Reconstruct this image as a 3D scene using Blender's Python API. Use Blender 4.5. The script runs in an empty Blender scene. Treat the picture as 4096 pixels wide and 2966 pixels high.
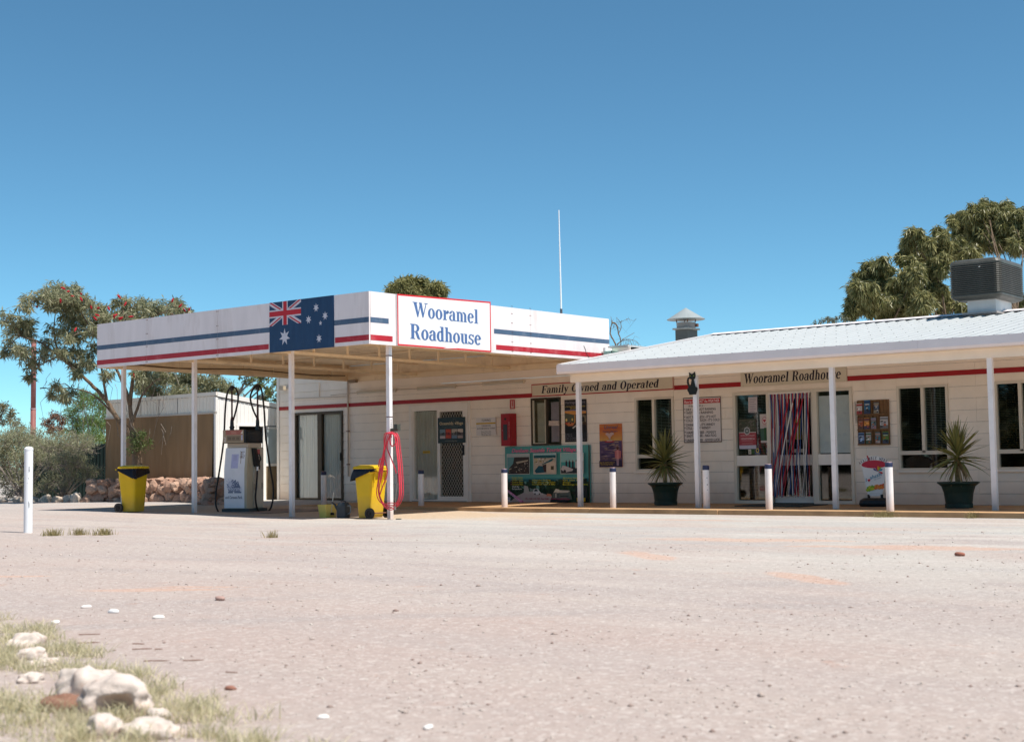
import bpy, bmesh, math, random
import numpy as np
from math import sin, cos, pi, radians, atan2, sqrt
from mathutils import Vector, Matrix, noise as mnoise

scene = bpy.context.scene
COL = scene.collection

# ------------------------------------------------------------------ camera
CAM = Vector((14.603, -23.934, 0.921))
YAW, PITCH, ROLL = -0.664, 0.067, -0.015
F_ = Vector((sin(YAW)*cos(PITCH), cos(YAW)*cos(PITCH), sin(PITCH)))
R_ = Vector((cos(YAW), -sin(YAW), 0.0))
U_ = R_.cross(F_)
R2 = R_*cos(ROLL) + U_*sin(ROLL)
U2 = U_*cos(ROLL) - R_*sin(ROLL)
cam_data = bpy.data.cameras.new('camera')
cam = bpy.data.objects.new('camera', cam_data)
COL.objects.link(cam)
cam.matrix_world = Matrix(((R2.x, U2.x, -F_.x, CAM.x), (R2.y, U2.y, -F_.y, CAM.y), (R2.z, U2.z, -F_.z, CAM.z), (0, 0, 0, 1)))
cam_data.sensor_width = 36.0
cam_data.lens = 36.0*5518.5/4096.0
cam_data.clip_start = 0.1
cam_data.clip_end = 20000.0
cam_data.dof.use_dof = True
cam_data.dof.focus_distance = 26.0
cam_data.dof.aperture_fstop = 4.0
scene.camera = cam

# ------------------------------------------------------------------ light
SUN_X, SUN_Y = 0.51, 0.03            # horizontal lean of the direction to the sun, per metre up
sun_dir = Vector((SUN_X, SUN_Y, 1.0)).normalized()
sun_el = math.asin(sun_dir.z)
sun_az = atan2(sun_dir.x, sun_dir.y)  # clockwise from +Y
world = bpy.data.worlds.new('World')
scene.world = world
world.use_nodes = True
wn = world.node_tree.nodes; wl = world.node_tree.links
wn.clear()
w_out = wn.new('ShaderNodeOutputWorld'); w_bg = wn.new('ShaderNodeBackground'); w_sky = wn.new('ShaderNodeTexSky')
w_sky.sky_type = 'NISHITA'; w_sky.sun_disc = False
w_sky.sun_elevation = sun_el; w_sky.sun_rotation = sun_az
w_sky.altitude = 30.0; w_sky.air_density = 0.62; w_sky.dust_density = 0.0; w_sky.ozone_density = 6.0
w_bg.inputs['Strength'].default_value = 0.095
w_tint = wn.new('ShaderNodeMix'); w_tint.data_type = 'RGBA'; w_tint.blend_type = 'MULTIPLY'
w_tint.inputs['Factor'].default_value = 1.0; w_tint.inputs['B'].default_value = (0.77, 1.09, 0.95, 1.0)   # the film's cyan sky
wl.new(w_sky.outputs[0], w_tint.inputs['A']); wl.new(w_tint.outputs['Result'], w_bg.inputs['Color']); wl.new(w_bg.outputs[0], w_out.inputs['Surface'])
sun_data = bpy.data.lights.new('sun', 'SUN')
sun_data.energy = 4.0; sun_data.angle = radians(0.5); sun_data.color = (1.0, 0.95, 0.88)
sun = bpy.data.objects.new('sun', sun_data); COL.objects.link(sun)
sun.rotation_euler = sun_dir.to_track_quat('Z', 'Y').to_euler()
sun.location = (0, 0, 60)
vs = scene.view_settings
vs.view_transform = 'Standard'; vs.look = 'None'; vs.gamma = 1.0; vs.use_curve_mapping = False
vs.exposure = 0.68
try:
    scene.cycles.max_bounces = 10; scene.cycles.diffuse_bounces = 8
    scene.cycles.transparent_max_bounces = 16
except Exception:
    pass

# ------------------------------------------------------------------ materials
MATS = {}
def M(name, col, rough=0.6, var=0.0, scale=6.0, metal=0.0, bump=0.0, bscale=60.0, spec=0.3, dirt=None, dirt_amt=0.5, dirt_scale=3.0, stretch=None, base_dust=None):
    if name in MATS: return MATS[name]
    m = bpy.data.materials.new(name); m.use_nodes = True
    nt = m.node_tree; b = nt.nodes['Principled BSDF']; L = nt.links
    b.inputs['Roughness'].default_value = rough
    b.inputs['Metallic'].default_value = metal
    b.inputs['Specular IOR Level'].default_value = spec
    c = (col[0], col[1], col[2], 1.0)
    b.inputs['Base Color'].default_value = c
    if var > 0 or dirt or bump > 0:
        tc = nt.nodes.new('ShaderNodeTexCoord'); vec = tc.outputs['Object']
        if stretch:
            mp = nt.nodes.new('ShaderNodeMapping'); mp.inputs['Scale'].default_value = stretch
            L.new(vec, mp.inputs['Vector']); vec = mp.outputs[0]
    last = None
    if var > 0:
        n = nt.nodes.new('ShaderNodeTexNoise'); n.inputs['Scale'].default_value = scale; n.inputs['Detail'].default_value = 6
        L.new(vec, n.inputs['Vector'])
        mr = nt.nodes.new('ShaderNodeMapRange'); mr.inputs[1].default_value = 0.3; mr.inputs[2].default_value = 0.7
        mr.inputs[3].default_value = 1-var; mr.inputs[4].default_value = 1+var
        L.new(n.outputs[0], mr.inputs[0])
        hs = nt.nodes.new('ShaderNodeHueSaturation'); hs.inputs['Color'].default_value = c
        L.new(mr.outputs[0], hs.inputs['Value']); last = hs.outputs[0]
    if dirt:
        n2 = nt.nodes.new('ShaderNodeTexNoise'); n2.inputs['Scale'].default_value = dirt_scale; n2.inputs['Detail'].default_value = 8; n2.inputs['Roughness'].default_value = 0.65
        L.new(vec, n2.inputs['Vector'])
        r2 = nt.nodes.new('ShaderNodeMapRange'); r2.inputs[1].default_value = 0.52; r2.inputs[2].default_value = 0.78
        r2.inputs[3].default_value = 0.0; r2.inputs[4].default_value = dirt_amt
        L.new(n2.outputs[0], r2.inputs[0])
        mx = nt.nodes.new('ShaderNodeMix'); mx.data_type = 'RGBA'
        L.new(r2.outputs[0], mx.inputs['Factor'])
        if last is not None: L.new(last, mx.inputs['A'])
        else: mx.inputs['A'].default_value = c
        mx.inputs['B'].default_value = (dirt[0], dirt[1], dirt[2], 1)
        last = mx.outputs['Result']
    if base_dust:            # red dust splashed up from the ground: (colour, height it fades at)
        gp = nt.nodes.new('ShaderNodeNewGeometry'); sx = nt.nodes.new('ShaderNodeSeparateXYZ'); L.new(gp.outputs['Position'], sx.inputs[0])
        n4 = nt.nodes.new('ShaderNodeTexNoise'); n4.inputs['Scale'].default_value = 5; n4.inputs['Detail'].default_value = 7; L.new(gp.outputs['Position'], n4.inputs['Vector'])
        ml = nt.nodes.new('ShaderNodeMath'); ml.operation = 'MULTIPLY_ADD'; L.new(n4.outputs[0], ml.inputs[0]); ml.inputs[1].default_value = -.7*base_dust[1]; L.new(sx.outputs[2], ml.inputs[2])
        r4 = nt.nodes.new('ShaderNodeMapRange'); r4.inputs[1].default_value = base_dust[1]*.75; r4.inputs[2].default_value = -.1*base_dust[1]; r4.inputs[3].default_value = 0; r4.inputs[4].default_value = base_dust[2]
        L.new(ml.outputs[0], r4.inputs[0])
        m4 = nt.nodes.new('ShaderNodeMix'); m4.data_type = 'RGBA'; L.new(r4.outputs[0], m4.inputs['Factor'])
        if last is not None: L.new(last, m4.inputs['A'])
        else: m4.inputs['A'].default_value = c
        m4.inputs['B'].default_value = (*base_dust[0], 1); last = m4.outputs['Result']
    if last is not None: L.new(last, b.inputs['Base Color'])
    if bump > 0:
        n3 = nt.nodes.new('ShaderNodeTexNoise'); n3.inputs['Scale'].default_value = bscale; n3.inputs['Detail'].default_value = 5
        L.new(vec, n3.inputs['Vector'])
        bp = nt.nodes.new('ShaderNodeBump'); bp.inputs['Strength'].default_value = bump; bp.inputs['Distance'].default_value = 0.02
        L.new(n3.outputs[0], bp.inputs['Height']); L.new(bp.outputs[0], b.inputs['Normal'])
    MATS[name] = m
    return m

def C8(r, g, b):            # sRGB 0-255 print colour -> linear
    f = lambda v: (v/255/12.92) if v/255 <= 0.04045 else ((v/255+0.055)/1.055)**2.4
    return (f(r), f(g), f(b))
INK = {}
def ink(rgb, rough=0.5):
    key = (tuple(rgb), rough)
    if key not in INK:
        INK[key] = M('ink_%d_%d_%d' % tuple(rgb), C8(*rgb), rough, var=0.06, scale=15)
    return INK[key]

def glass_mat(name, tint, refl=0.05, rough=0.03):
    if name in MATS: return MATS[name]
    m = bpy.data.materials.new(name); m.use_nodes = True
    nt = m.node_tree; nt.nodes.clear(); L = nt.links
    o = nt.nodes.new('ShaderNodeOutputMaterial'); mx = nt.nodes.new('ShaderNodeMixShader')
    t = nt.nodes.new('ShaderNodeBsdfTransparent'); g = nt.nodes.new('ShaderNodeBsdfGlossy')
    t.inputs[0].default_value = (*tint, 1); g.inputs['Color'].default_value = (0.95, 0.95, 0.95, 1); g.inputs['Roughness'].default_value = rough
    fr = nt.nodes.new('ShaderNodeFresnel'); fr.inputs[0].default_value = 1.5
    gb = nt.nodes.new('ShaderNodeNewGeometry'); io = nt.nodes.new('ShaderNodeMath'); io.operation = 'MULTIPLY_ADD'   # same reflectance at both faces of a thin pane
    io.inputs[1].default_value = 1/1.5-1.5; io.inputs[2].default_value = 1.5
    L.new(gb.outputs['Backfacing'], io.inputs[0]); L.new(io.outputs[0], fr.inputs[0])
    ad = nt.nodes.new('ShaderNodeMath'); ad.operation = 'ADD'; ad.inputs[1].default_value = refl
    L.new(fr.outputs[0], ad.inputs[0]); L.new(ad.outputs[0], mx.inputs[0])
    L.new(t.outputs[0], mx.inputs[1]); L.new(g.outputs[0], mx.inputs[2]); L.new(mx.outputs[0], o.inputs[0])
    MATS[name] = m
    return m

def leaf_mat(name, c1, c2, trans=0.25, rough=0.55):
    if name in MATS: return MATS[name]
    m = bpy.data.materials.new(name); m.use_nodes = True
    nt = m.node_tree; L = nt.links; b = nt.nodes['Principled BSDF']
    geo = nt.nodes.new('ShaderNodeNewGeometry'); cr = nt.nodes.new('ShaderNodeValToRGB')
    cr.color_ramp.elements[0].color = (*c1, 1); cr.color_ramp.elements[1].color = (*c2, 1)
    L.new(geo.outputs['Random Per Island'], cr.inputs[0]); L.new(cr.outputs[0], b.inputs['Base Color'])
    b.inputs['Roughness'].default_value = rough; b.inputs['Specular IOR Level'].default_value = 0.35
    tr = nt.nodes.new('ShaderNodeBsdfTranslucent'); L.new(cr.outputs[0], tr.inputs[0])
    mx = nt.nodes.new('ShaderNodeMixShader'); mx.inputs[0].default_value = trans
    out = nt.nodes['Material Output']
    L.new(b.outputs[0], mx.inputs[1]); L.new(tr.outputs[0], mx.inputs[2]); L.new(mx.outputs[0], out.inputs[0])
    MATS[name] = m
    return m

# ------------------------------------------------------------------ mesh helpers
class MB:
    def __init__(s): s.v = []; s.f = []; s.m = []
    def add(s, vs_, fs_, m=0):
        k = len(s.v); s.v += [tuple(p) for p in vs_]
        for f in fs_: s.f.append(tuple(i+k for i in f)); s.m.append(m)
        return s
    def box(s, x0, y0, z0, x1, y1, z1, m=0):
        return s.add([(x0,y0,z0),(x1,y0,z0),(x1,y1,z0),(x0,y1,z0),(x0,y0,z1),(x1,y0,z1),(x1,y1,z1),(x0,y1,z1)],
                     [(0,3,2,1),(4,5,6,7),(0,1,5,4),(1,2,6,5),(2,3,7,6),(3,0,4,7)], m)
    def hexa(s, p, m=0):          # 8 corners, bottom ring then top ring
        return s.add(p, [(0,3,2,1),(4,5,6,7),(0,1,5,4),(1,2,6,5),(2,3,7,6),(3,0,4,7)], m)
    def prism(s, poly, axis, a, b, m=0):   # poly in the other two axes, extruded along axis from a to b
        def P(q, t):
            if axis == 'x': return (t, q[0], q[1])
            if axis == 'y': return (q[0], t, q[1])
            return (q[0], q[1], t)
        n = len(poly)
        vs_ = [P(q, a) for q in poly] + [P(q, b) for q in poly]
        fs_ = [tuple(range(n)), tuple(range(2*n-1, n-1, -1))] + [(i, i+n, (i+1) % n+n, (i+1) % n) for i in range(n)]
        return s.add(vs_, fs_, m)
    def tube(s, path, r, n=8, m=0, cap=True, closed=False):
        P = [Vector(p) for p in path]; N = len(P)
        rs = r if isinstance(r, (list, tuple)) else [r]*N
        base = len(s.v); prev = None
        for i in range(N):
            if closed: t = (P[(i+1) % N]-P[i-1])
            else: t = P[min(i+1, N-1)]-P[max(i-1, 0)]
            if t.length < 1e-9: t = Vector((0, 0, 1))
            t.normalize()
            if prev is None:
                a = Vector((0, 0, 1)) if abs(t.z) < 0.9 else Vector((1, 0, 0))
                u = t.cross(a).normalized()
            else:
                u = (prev - t*prev.dot(t))
                u = u.normalized() if u.length > 1e-6 else t.orthogonal().normalized()
            w = t.cross(u); prev = u
            for k in range(n):
                a = 2*pi*k/n
                q = P[i]+(u*cos(a)+w*sin(a))*rs[i]
                s.v.append((q.x, q.y, q.z))
        rng = N if closed else N-1
        for i in range(rng):
            j = (i+1) % N
            for k in range(n):
                s.f.append((base+i*n+k, base+i*n+(k+1) % n, base+j*n+(k+1) % n, base+j*n+k)); s.m.append(m)
        if cap and not closed:
            s.f.append(tuple(base+k for k in range(n-1, -1, -1))); s.m.append(m)
            s.f.append(tuple(base+(N-1)*n+k for k in range(n))); s.m.append(m)
        return s
    def lathe(s, prof, cx=0, cy=0, n=20, m=0, cap=True):
        base = len(s.v)
        for (r, z) in prof:
            for k in range(n):
                a = 2*pi*k/n; s.v.append((cx+r*cos(a), cy+r*sin(a), z))
        for i in range(len(prof)-1):
            for k in range(n):
                s.f.append((base+i*n+k, base+i*n+(k+1) % n, base+(i+1)*n+(k+1) % n, base+(i+1)*n+k)); s.m.append(m)
        if cap:
            s.f.append(tuple(base+k for k in range(n-1, -1, -1))); s.m.append(m)
            s.f.append(tuple(base+(len(prof)-1)*n+k for k in range(n))); s.m.append(m)
        return s
    def rings(s, rings_, m=0, cap=True):   # list of equal-length closed rings, lofted
        base = len(s.v); n = len(rings_[0])
        for r in rings_: s.v += [tuple(p) for p in r]
        for i in range(len(rings_)-1):
            for k in range(n):
                s.f.append((base+i*n+k, base+i*n+(k+1) % n, base+(i+1)*n+(k+1) % n, base+(i+1)*n+k)); s.m.append(m)
        if cap:
            s.f.append(tuple(base+k for k in range(n-1, -1, -1))); s.m.append(m)
            s.f.append(tuple(base+(len(rings_)-1)*n+k for k in range(n))); s.m.append(m)
        return s
    def mesh(s, name, mats, smooth=False):
        me = bpy.data.meshes.new(name)
        me.from_pydata(s.v, [], s.f)
        for q in (mats if isinstance(mats, (list, tuple)) else [mats]): me.materials.append(q)
        if s.m and max(s.m) > 0: me.polygons.foreach_set('material_index', s.m)
        if smooth: me.polygons.foreach_set('use_smooth', [True]*len(s.f))
        me.update()
        return me
    def build(s, name, mats, parent=None, loc=(0, 0, 0), smooth=False):
        o = bpy.data.objects.new(name, s.mesh(name, mats, smooth)); COL.objects.link(o)
        o.location = loc
        if parent is not None: o.parent = parent
        return o

def tag(o, label, cat, group=None):
    o['label'] = label; o['category'] = cat
    if group: o['group'] = group
    return o
def thing(name, label, cat, loc=(0, 0, 0), rz=0.0, group=None):
    o = bpy.data.objects.new(name, None); COL.objects.link(o)
    o.location = loc; o.rotation_euler = (0, 0, rz); o.empty_display_size = 0.1
    return tag(o, label, cat, group)
def sub(name, me, parent, loc=(0, 0, 0), rot=(0, 0, 0), sc=(1, 1, 1)):
    o = bpy.data.objects.new(name, me); COL.objects.link(o); o.parent = parent
    o.location = loc; o.rotation_euler = rot; o.scale = sc
    return o
def holder(name, parent, loc=(0, 0, 0)):
    o = bpy.data.objects.new(name, None); COL.objects.link(o); o.parent = parent; o.location = loc; o.empty_display_size = 0.1
    return o
def copy_thing(src, loc, rz, label):
    r = src.copy(); COL.objects.link(r); r.location = loc; r.rotation_euler = (0, 0, rz); r['label'] = label
    for ch in list(src.children):
        c = ch.copy(); COL.objects.link(c); c.parent = r
        for g in list(ch.children):
            d = g.copy(); COL.objects.link(d); d.parent = c
    return r
def numpy_mesh(name, V, Q, mat, n=4):
    me = bpy.data.meshes.new(name)
    V = np.asarray(V, np.float32); Q = np.asarray(Q, np.int32)
    me.vertices.add(len(V)); me.vertices.foreach_set('co', V.ravel())
    me.loops.add(Q.size); me.loops.foreach_set('vertex_index', Q.ravel())
    me.polygons.add(len(Q)); me.polygons.foreach_set('loop_start', np.arange(len(Q), dtype=np.int32)*n)
    me.polygons.foreach_set('loop_total', np.full(len(Q), n, np.int32))
    me.materials.append(mat); me.update(calc_edges=True)
    return me

# ------------------------------------------------------------------ lettering
TXT = {}
def font_mesh(body):
    """built-in face, flat mesh, returned as (verts2d, tris) with cap height 1"""
    if body in TXT: return TXT[body]
    cu = bpy.data.curves.new('t', 'FONT'); cu.body = body; cu.size = 1.0; cu.resolution_u = 2; cu.offset = 0.012; cu.fill_mode = 'FRONT'
    o = bpy.data.objects.new('t', cu); COL.objects.link(o)
    dg = bpy.context.evaluated_depsgraph_get()
    me = bpy.data.meshes.new_from_object(o.evaluated_get(dg))
    v = [(p.co.x, p.co.y) for p in me.vertices]; f = [tuple(p.vertices) for p in me.polygons]
    bpy.data.objects.remove(o); bpy.data.curves.remove(cu); bpy.data.meshes.remove(me)
    TXT[body] = (v, f)
    return TXT[body]
_capv = font_mesh('H')[0]; CAPH = max(p[1] for p in _capv)

def arc(cx, cy, rx, ry, ix, iy, a0, a1, n=14):
    o = [(cx+rx*cos(radians(a0+(a1-a0)*i/n)), cy+ry*sin(radians(a0+(a1-a0)*i/n))) for i in range(n+1)]
    q = [(cx+ix*cos(radians(a0+(a1-a0)*i/n)), cy+iy*sin(radians(a0+(a1-a0)*i/n))) for i in range(n+1)]
    return [[o[i], o[i+1], q[i+1], q[i]] for i in range(n)]
def rc(x0, y0, x1, y1): return [[(x0, y0), (x1, y0), (x1, y1), (x0, y1)]]
X_ = 0.68
def glyph(ch):
    """heavy condensed slab-serif letters: (advance, list of polygons), cap height 1"""
    s = []
    if ch == ' ': return 0.34, s
    if ch == 'o': return 0.54, arc(.26, .34, .25, .36, .085, .29, 0, 360, 24)
    if ch == 'O': return 0.74, arc(.36, .5, .34, .52, .14, .44, 0, 360, 28)
    if ch == 'd':
        s = arc(.24, .34, .24, .36, .075, .28, 60, 300, 18) + rc(.30, 0, .47, 1.0) + rc(.22, .95, .30, 1.0) + rc(.47, 0, .53, .05)
        return 0.56, s
    if ch == 'a':
        s = rc(.28, .0, .45, .5) + arc(.245, .48, .205, .22, .05, .16, 0, 170, 12) + arc(.09, .53, .07, .07, 0, 0, 0, 360, 10) + arc(.20, .2, .20, .22, .06, .14, 70, 300, 14) + rc(.45, 0, .51, .06)
        return 0.53, s
    if ch == 'e':
        s = arc(.25, .34, .25, .36, .08, .29, 8, 320, 22) + rc(.08, .35, .42, .41)
        return 0.52, s
    if ch == 'r':
        s = rc(.06, 0, .23, X_) + rc(0, 0, .30, .05) + rc(0, .63, .06, X_) + arc(.36, .44, .14, .24, .0, .15, 60, 180, 8) + arc(.38, .57, .075, .09, 0, 0, 0, 360, 10)
        return 0.45, s
    if ch in 'mn':
        k = 2 if ch == 'm' else 1
        s = rc(.06, 0, .22, X_) + rc(0, 0, .26, .05) + rc(0, .63, .06, X_)
        for i in range(k):
            x = .22+i*.27
            s += arc(x+.05, .46, .22, .24, .06, .14, 0, 110, 8) + rc(x+.11, 0, x+.27, .47) + rc(x+.08, 0, x+.31, .05)
        return .06+.17+.27*k+.08, s
    if ch == 'u':
        s = rc(.06, .2, .22, X_) + rc(0, .63, .06, X_) + arc(.245, .22, .185, .24, .03, .15, 180, 290, 8) + rc(.32, 0, .48, X_) + rc(.26, .63, .32, X_) + rc(.48, 0, .54, .05)
        return 0.57, s
    if ch == 'h':
        s = rc(.06, 0, .22, 1.0) + rc(0, 0, .26, .05) + rc(0, .95, .06, 1.0) + arc(.27, .46, .22, .24, .06, .14, 0, 110, 8) + rc(.33, 0, .49, .47) + rc(.30, 0, .54, .05)
        return 0.57, s
    if ch == 'l': return 0.33, rc(.07, 0, .24, 1.0) + rc(0, 0, .31, .05) + rc(0, .95, .07, 1.0)
    if ch == 'i': return 0.33, rc(.07, 0, .24, X_) + rc(0, 0, .31, .05) + rc(0, .63, .07, X_) + arc(.155, .86, .09, .1, 0, 0, 0, 360, 10)
    if ch == 't': return 0.38, rc(.1, .1, .26, .9) + rc(0, .61, .36, X_) + arc(.24, .13, .14, .15, .02, .08, 180, 320, 8)
    if ch == 's':
        s = arc(.215, .5, .19, .2, .07, .14, 20, 230, 12) + [[(.05, .42), (.20, .30), (.36, .22), (.40, .20), (.34, .32), (.16, .44)]] + arc(.205, .19, .2, .21, .07, .14, 200, 400, 12) + rc(.36, .5, .41, .68) + rc(0, 0, .05, .19)
        return 0.45, s
    if ch == 'p':
        s = rc(.06, -.3, .22, X_) + rc(0, -.3, .28, -.25) + rc(0, .63, .06, X_) + arc(.26, .34, .25, .36, .085, .28, -125, 125, 18)
        return 0.55, s
    if ch == 'y':
        s = [[(.0, X_), (.18, X_), (.33, .16), (.26, -.02)], [(.40, X_), (.48, X_), (.24, -.22), (.18, -.14)]] + rc(-.03, .63, .0, X_) + rc(.33, .64, .54, X_) + arc(.12, -.2, .1, .1, 0, 0, 0, 360, 10)
        return 0.55, s
    if ch == 'w':
        s = [[(0, X_), (.17, X_), (.30, .18), (.22, 0)], [(.36, X_), (.41, X_), (.28, 0), (.22, 0)], [(.32, X_), (.48, X_), (.60, .2), (.52, 0)], [(.68, X_), (.74, X_), (.58, 0), (.52, 0)]] + rc(-.03, .63, 0, X_) + rc(.60, .64, .80, X_)
        return 0.80, s
    if ch == 'W':
        s = [[(.04, 1), (.25, 1), (.38, .26), (.30, 0)], [(.50, 1), (.56, 1), (.37, 0), (.30, 0)], [(.42, 1), (.62, 1), (.74, .28), (.66, 0)], [(.90, 1), (.96, 1), (.73, 0), (.66, 0)]] + rc(-.02, .95, .31, 1) + rc(.80, .95, 1.04, 1)
        return 1.04, s
    if ch == 'R':
        s = rc(.07, 0, .26, 1) + rc(0, 0, .33, .05) + rc(0, .95, .07, 1) + rc(.26, .94, .36, 1) + rc(.26, .47, .38, .53) + arc(.34, .735, .27, .265, .09, .205, -90, 90, 12) + [[(.33, .47), (.50, .47), (.64, .05), (.72, 0), (.55, 0), (.46, .08)]]
        return 0.72, s
    if ch == 'F':
        s = rc(.07, 0, .26, 1) + rc(0, 0, .36, .05) + rc(0, .95, .07, 1) + rc(.26, .93, .60, 1) + [[(.53, .93), (.60, .93), (.62, .72), (.57, .72)]] + rc(.26, .47, .42, .54) + rc(.40, .38, .46, .63)
        return 0.63, s
    return 0.5, rc(.05, 0, .3, .6)

class Print:
    """flat print on a board: rectangles, shapes and lettering in board coordinates (x right, z up), a fraction of a millimetre apart"""
    def __init__(s): s.mb = MB(); s.mats = []; s.k = 0; s.step = 0.00025
    def mi(s, col, rough):
        m = ink(col, rough) if isinstance(col, (tuple, list)) else col
        if m not in s.mats: s.mats.append(m)
        return s.mats.index(m)
    def poly(s, pts, col, rough=0.5):
        s.k += 1; y = -s.step*s.k
        s.mb.add([(p[0], y, p[1]) for p in pts], [tuple(range(len(pts)))], s.mi(col, rough)); return s
    def rect(s, x0, z0, x1, z1, col, rough=0.5): return s.poly([(x0, z0), (x1, z0), (x1, z1), (x0, z1)], col, rough)
    def disc(s, cx, cz, rx, rz, col, n=16): return s.poly([(cx+rx*cos(2*pi*i/n), cz+rz*sin(2*pi*i/n)) for i in range(n)], col)
    def text(s, body, x, z, h, col, w=None, align='L', shear=0.0, rot=0.0, rough=0.5):
        v, f = font_mesh(body)
        if not v: return s
        x0 = min(p[0] for p in v); x1 = max(p[0] for p in v)
        sz = h/CAPH; sx = sz if w is None else w/(x1-x0)
        wid = (x1-x0)*sx
        ox = {'L': 0, 'C': -wid/2, 'R': -wid}[align]
        s.k += 1; y = -s.step*s.k
        pts = []
        for p in v:
            a = (p[0]-x0)*sx+ox+shear*p[1]*sz; b = p[1]*sz
            pts.append((x+a*cos(rot)-b*sin(rot), y, z+a*sin(rot)+b*cos(rot)))
        s.mb.add(pts, f, s.mi(col, rough)); return s
    def slab(s, body, x, z, h, w, col, shear=0.0):
        tot = sum(glyph(c)[0] for c in body); sx = w/tot; px = 0
        mi = s.mi(col, 0.5)
        for c in body:
            adv, polys = glyph(c)
            for i, pg in enumerate(polys):
                y = -s.step*(s.k+1)-0.00012*(i % 9)
                s.mb.add([(x+(px+q[0])*sx+shear*q[1]*h, y, z+q[1]*h) for q in pg], [tuple(range(len(pg)))], mi)
            px += adv
        s.k += 5
        return s
    def build(s, parent, name='print', loc=(0, 0, 0), rz=0.0):
        o = s.mb.build(name, s.mats, parent, loc); o.rotation_euler = (0, 0, rz)
        return o

def hg(x):
    t = min(max((-1-x)/10, 0), 1)
    return .1*t*t*(3-2*t)
# ------------------------------------------------------------------ common materials
WALLW = M('wall_paint', (.91, .80, .68), .55, base_dust=((.42, .25, .16), .55, .45), var=.04, scale=2.5, dirt=(.52, .40, .30), dirt_amt=.25, dirt_scale=1.6, bump=.08, bscale=120)
TRIMW = M('trim_paint', (.86, .79, .71), .45, var=.04, scale=5)
WHITE = M('white_metal_paint', (.80, .79, .78), .4, var=.03, scale=4, dirt=(.5, .42, .36), dirt_amt=.2)
POSTW = M('post_paint', (.87, .82, .80), .4, base_dust=((.45, .28, .19), .35, .5), var=.04, scale=6, dirt=(.40, .28, .22), dirt_amt=.3, dirt_scale=4)
CREAM = M('ceiling_cream', (.86, .70, .48), .55, var=.06, scale=3, dirt=(.35, .22, .12), dirt_amt=.5, dirt_scale=2)
REDP = M('red_stripe_paint', (.36, .012, .016), .45, var=.06, scale=6)
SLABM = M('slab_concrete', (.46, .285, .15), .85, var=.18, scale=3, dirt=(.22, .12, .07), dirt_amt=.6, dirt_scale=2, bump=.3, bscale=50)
ROOFM = M('roof_steel', (.43, .445, .44), .42, var=.04, scale=2, dirt=(.5, .48, .46), dirt_amt=.25, dirt_scale=1.2)
GUTW = M('gutter_paint', (.86, .77, .75), .45, var=.03, scale=3)
BEAMW = M('beam_paint', (.90, .79, .66), .5, var=.04, scale=3)
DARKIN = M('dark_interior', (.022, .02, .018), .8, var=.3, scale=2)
BLINDM = M('blind_slats', (.42, .46, .43), .5, var=.1, scale=3)
GLASS = glass_mat('window_glass', (.80, .86, .84), .02)
GLASSC = glass_mat('clear_glass', (.93, .95, .94), .02)
GLASSD = glass_mat('dark_glass', (.62, .64, .60), .03)
ALUM = M('cream_aluminium', (.70, .62, .51), .4, var=.03)
BRONZE = M('bronze_frame', (.055, .038, .02), .4, var=.1)
BLACKP = M('black_plastic', (.012, .012, .013), .35, var=.2, scale=12)
RUST = M('rust_steel', (.16, .07, .04), .7, var=.3, scale=20)
SCREW = M('screw_grey', (.22, .22, .23), .4)
CANVAS = M('brown_canvas', (.28, .175, .092), .85, var=.12, scale=2.0, dirt=(.33, .24, .16), dirt_amt=.5, dirt_scale=1.3, stretch=(3, 3, .5))

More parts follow.
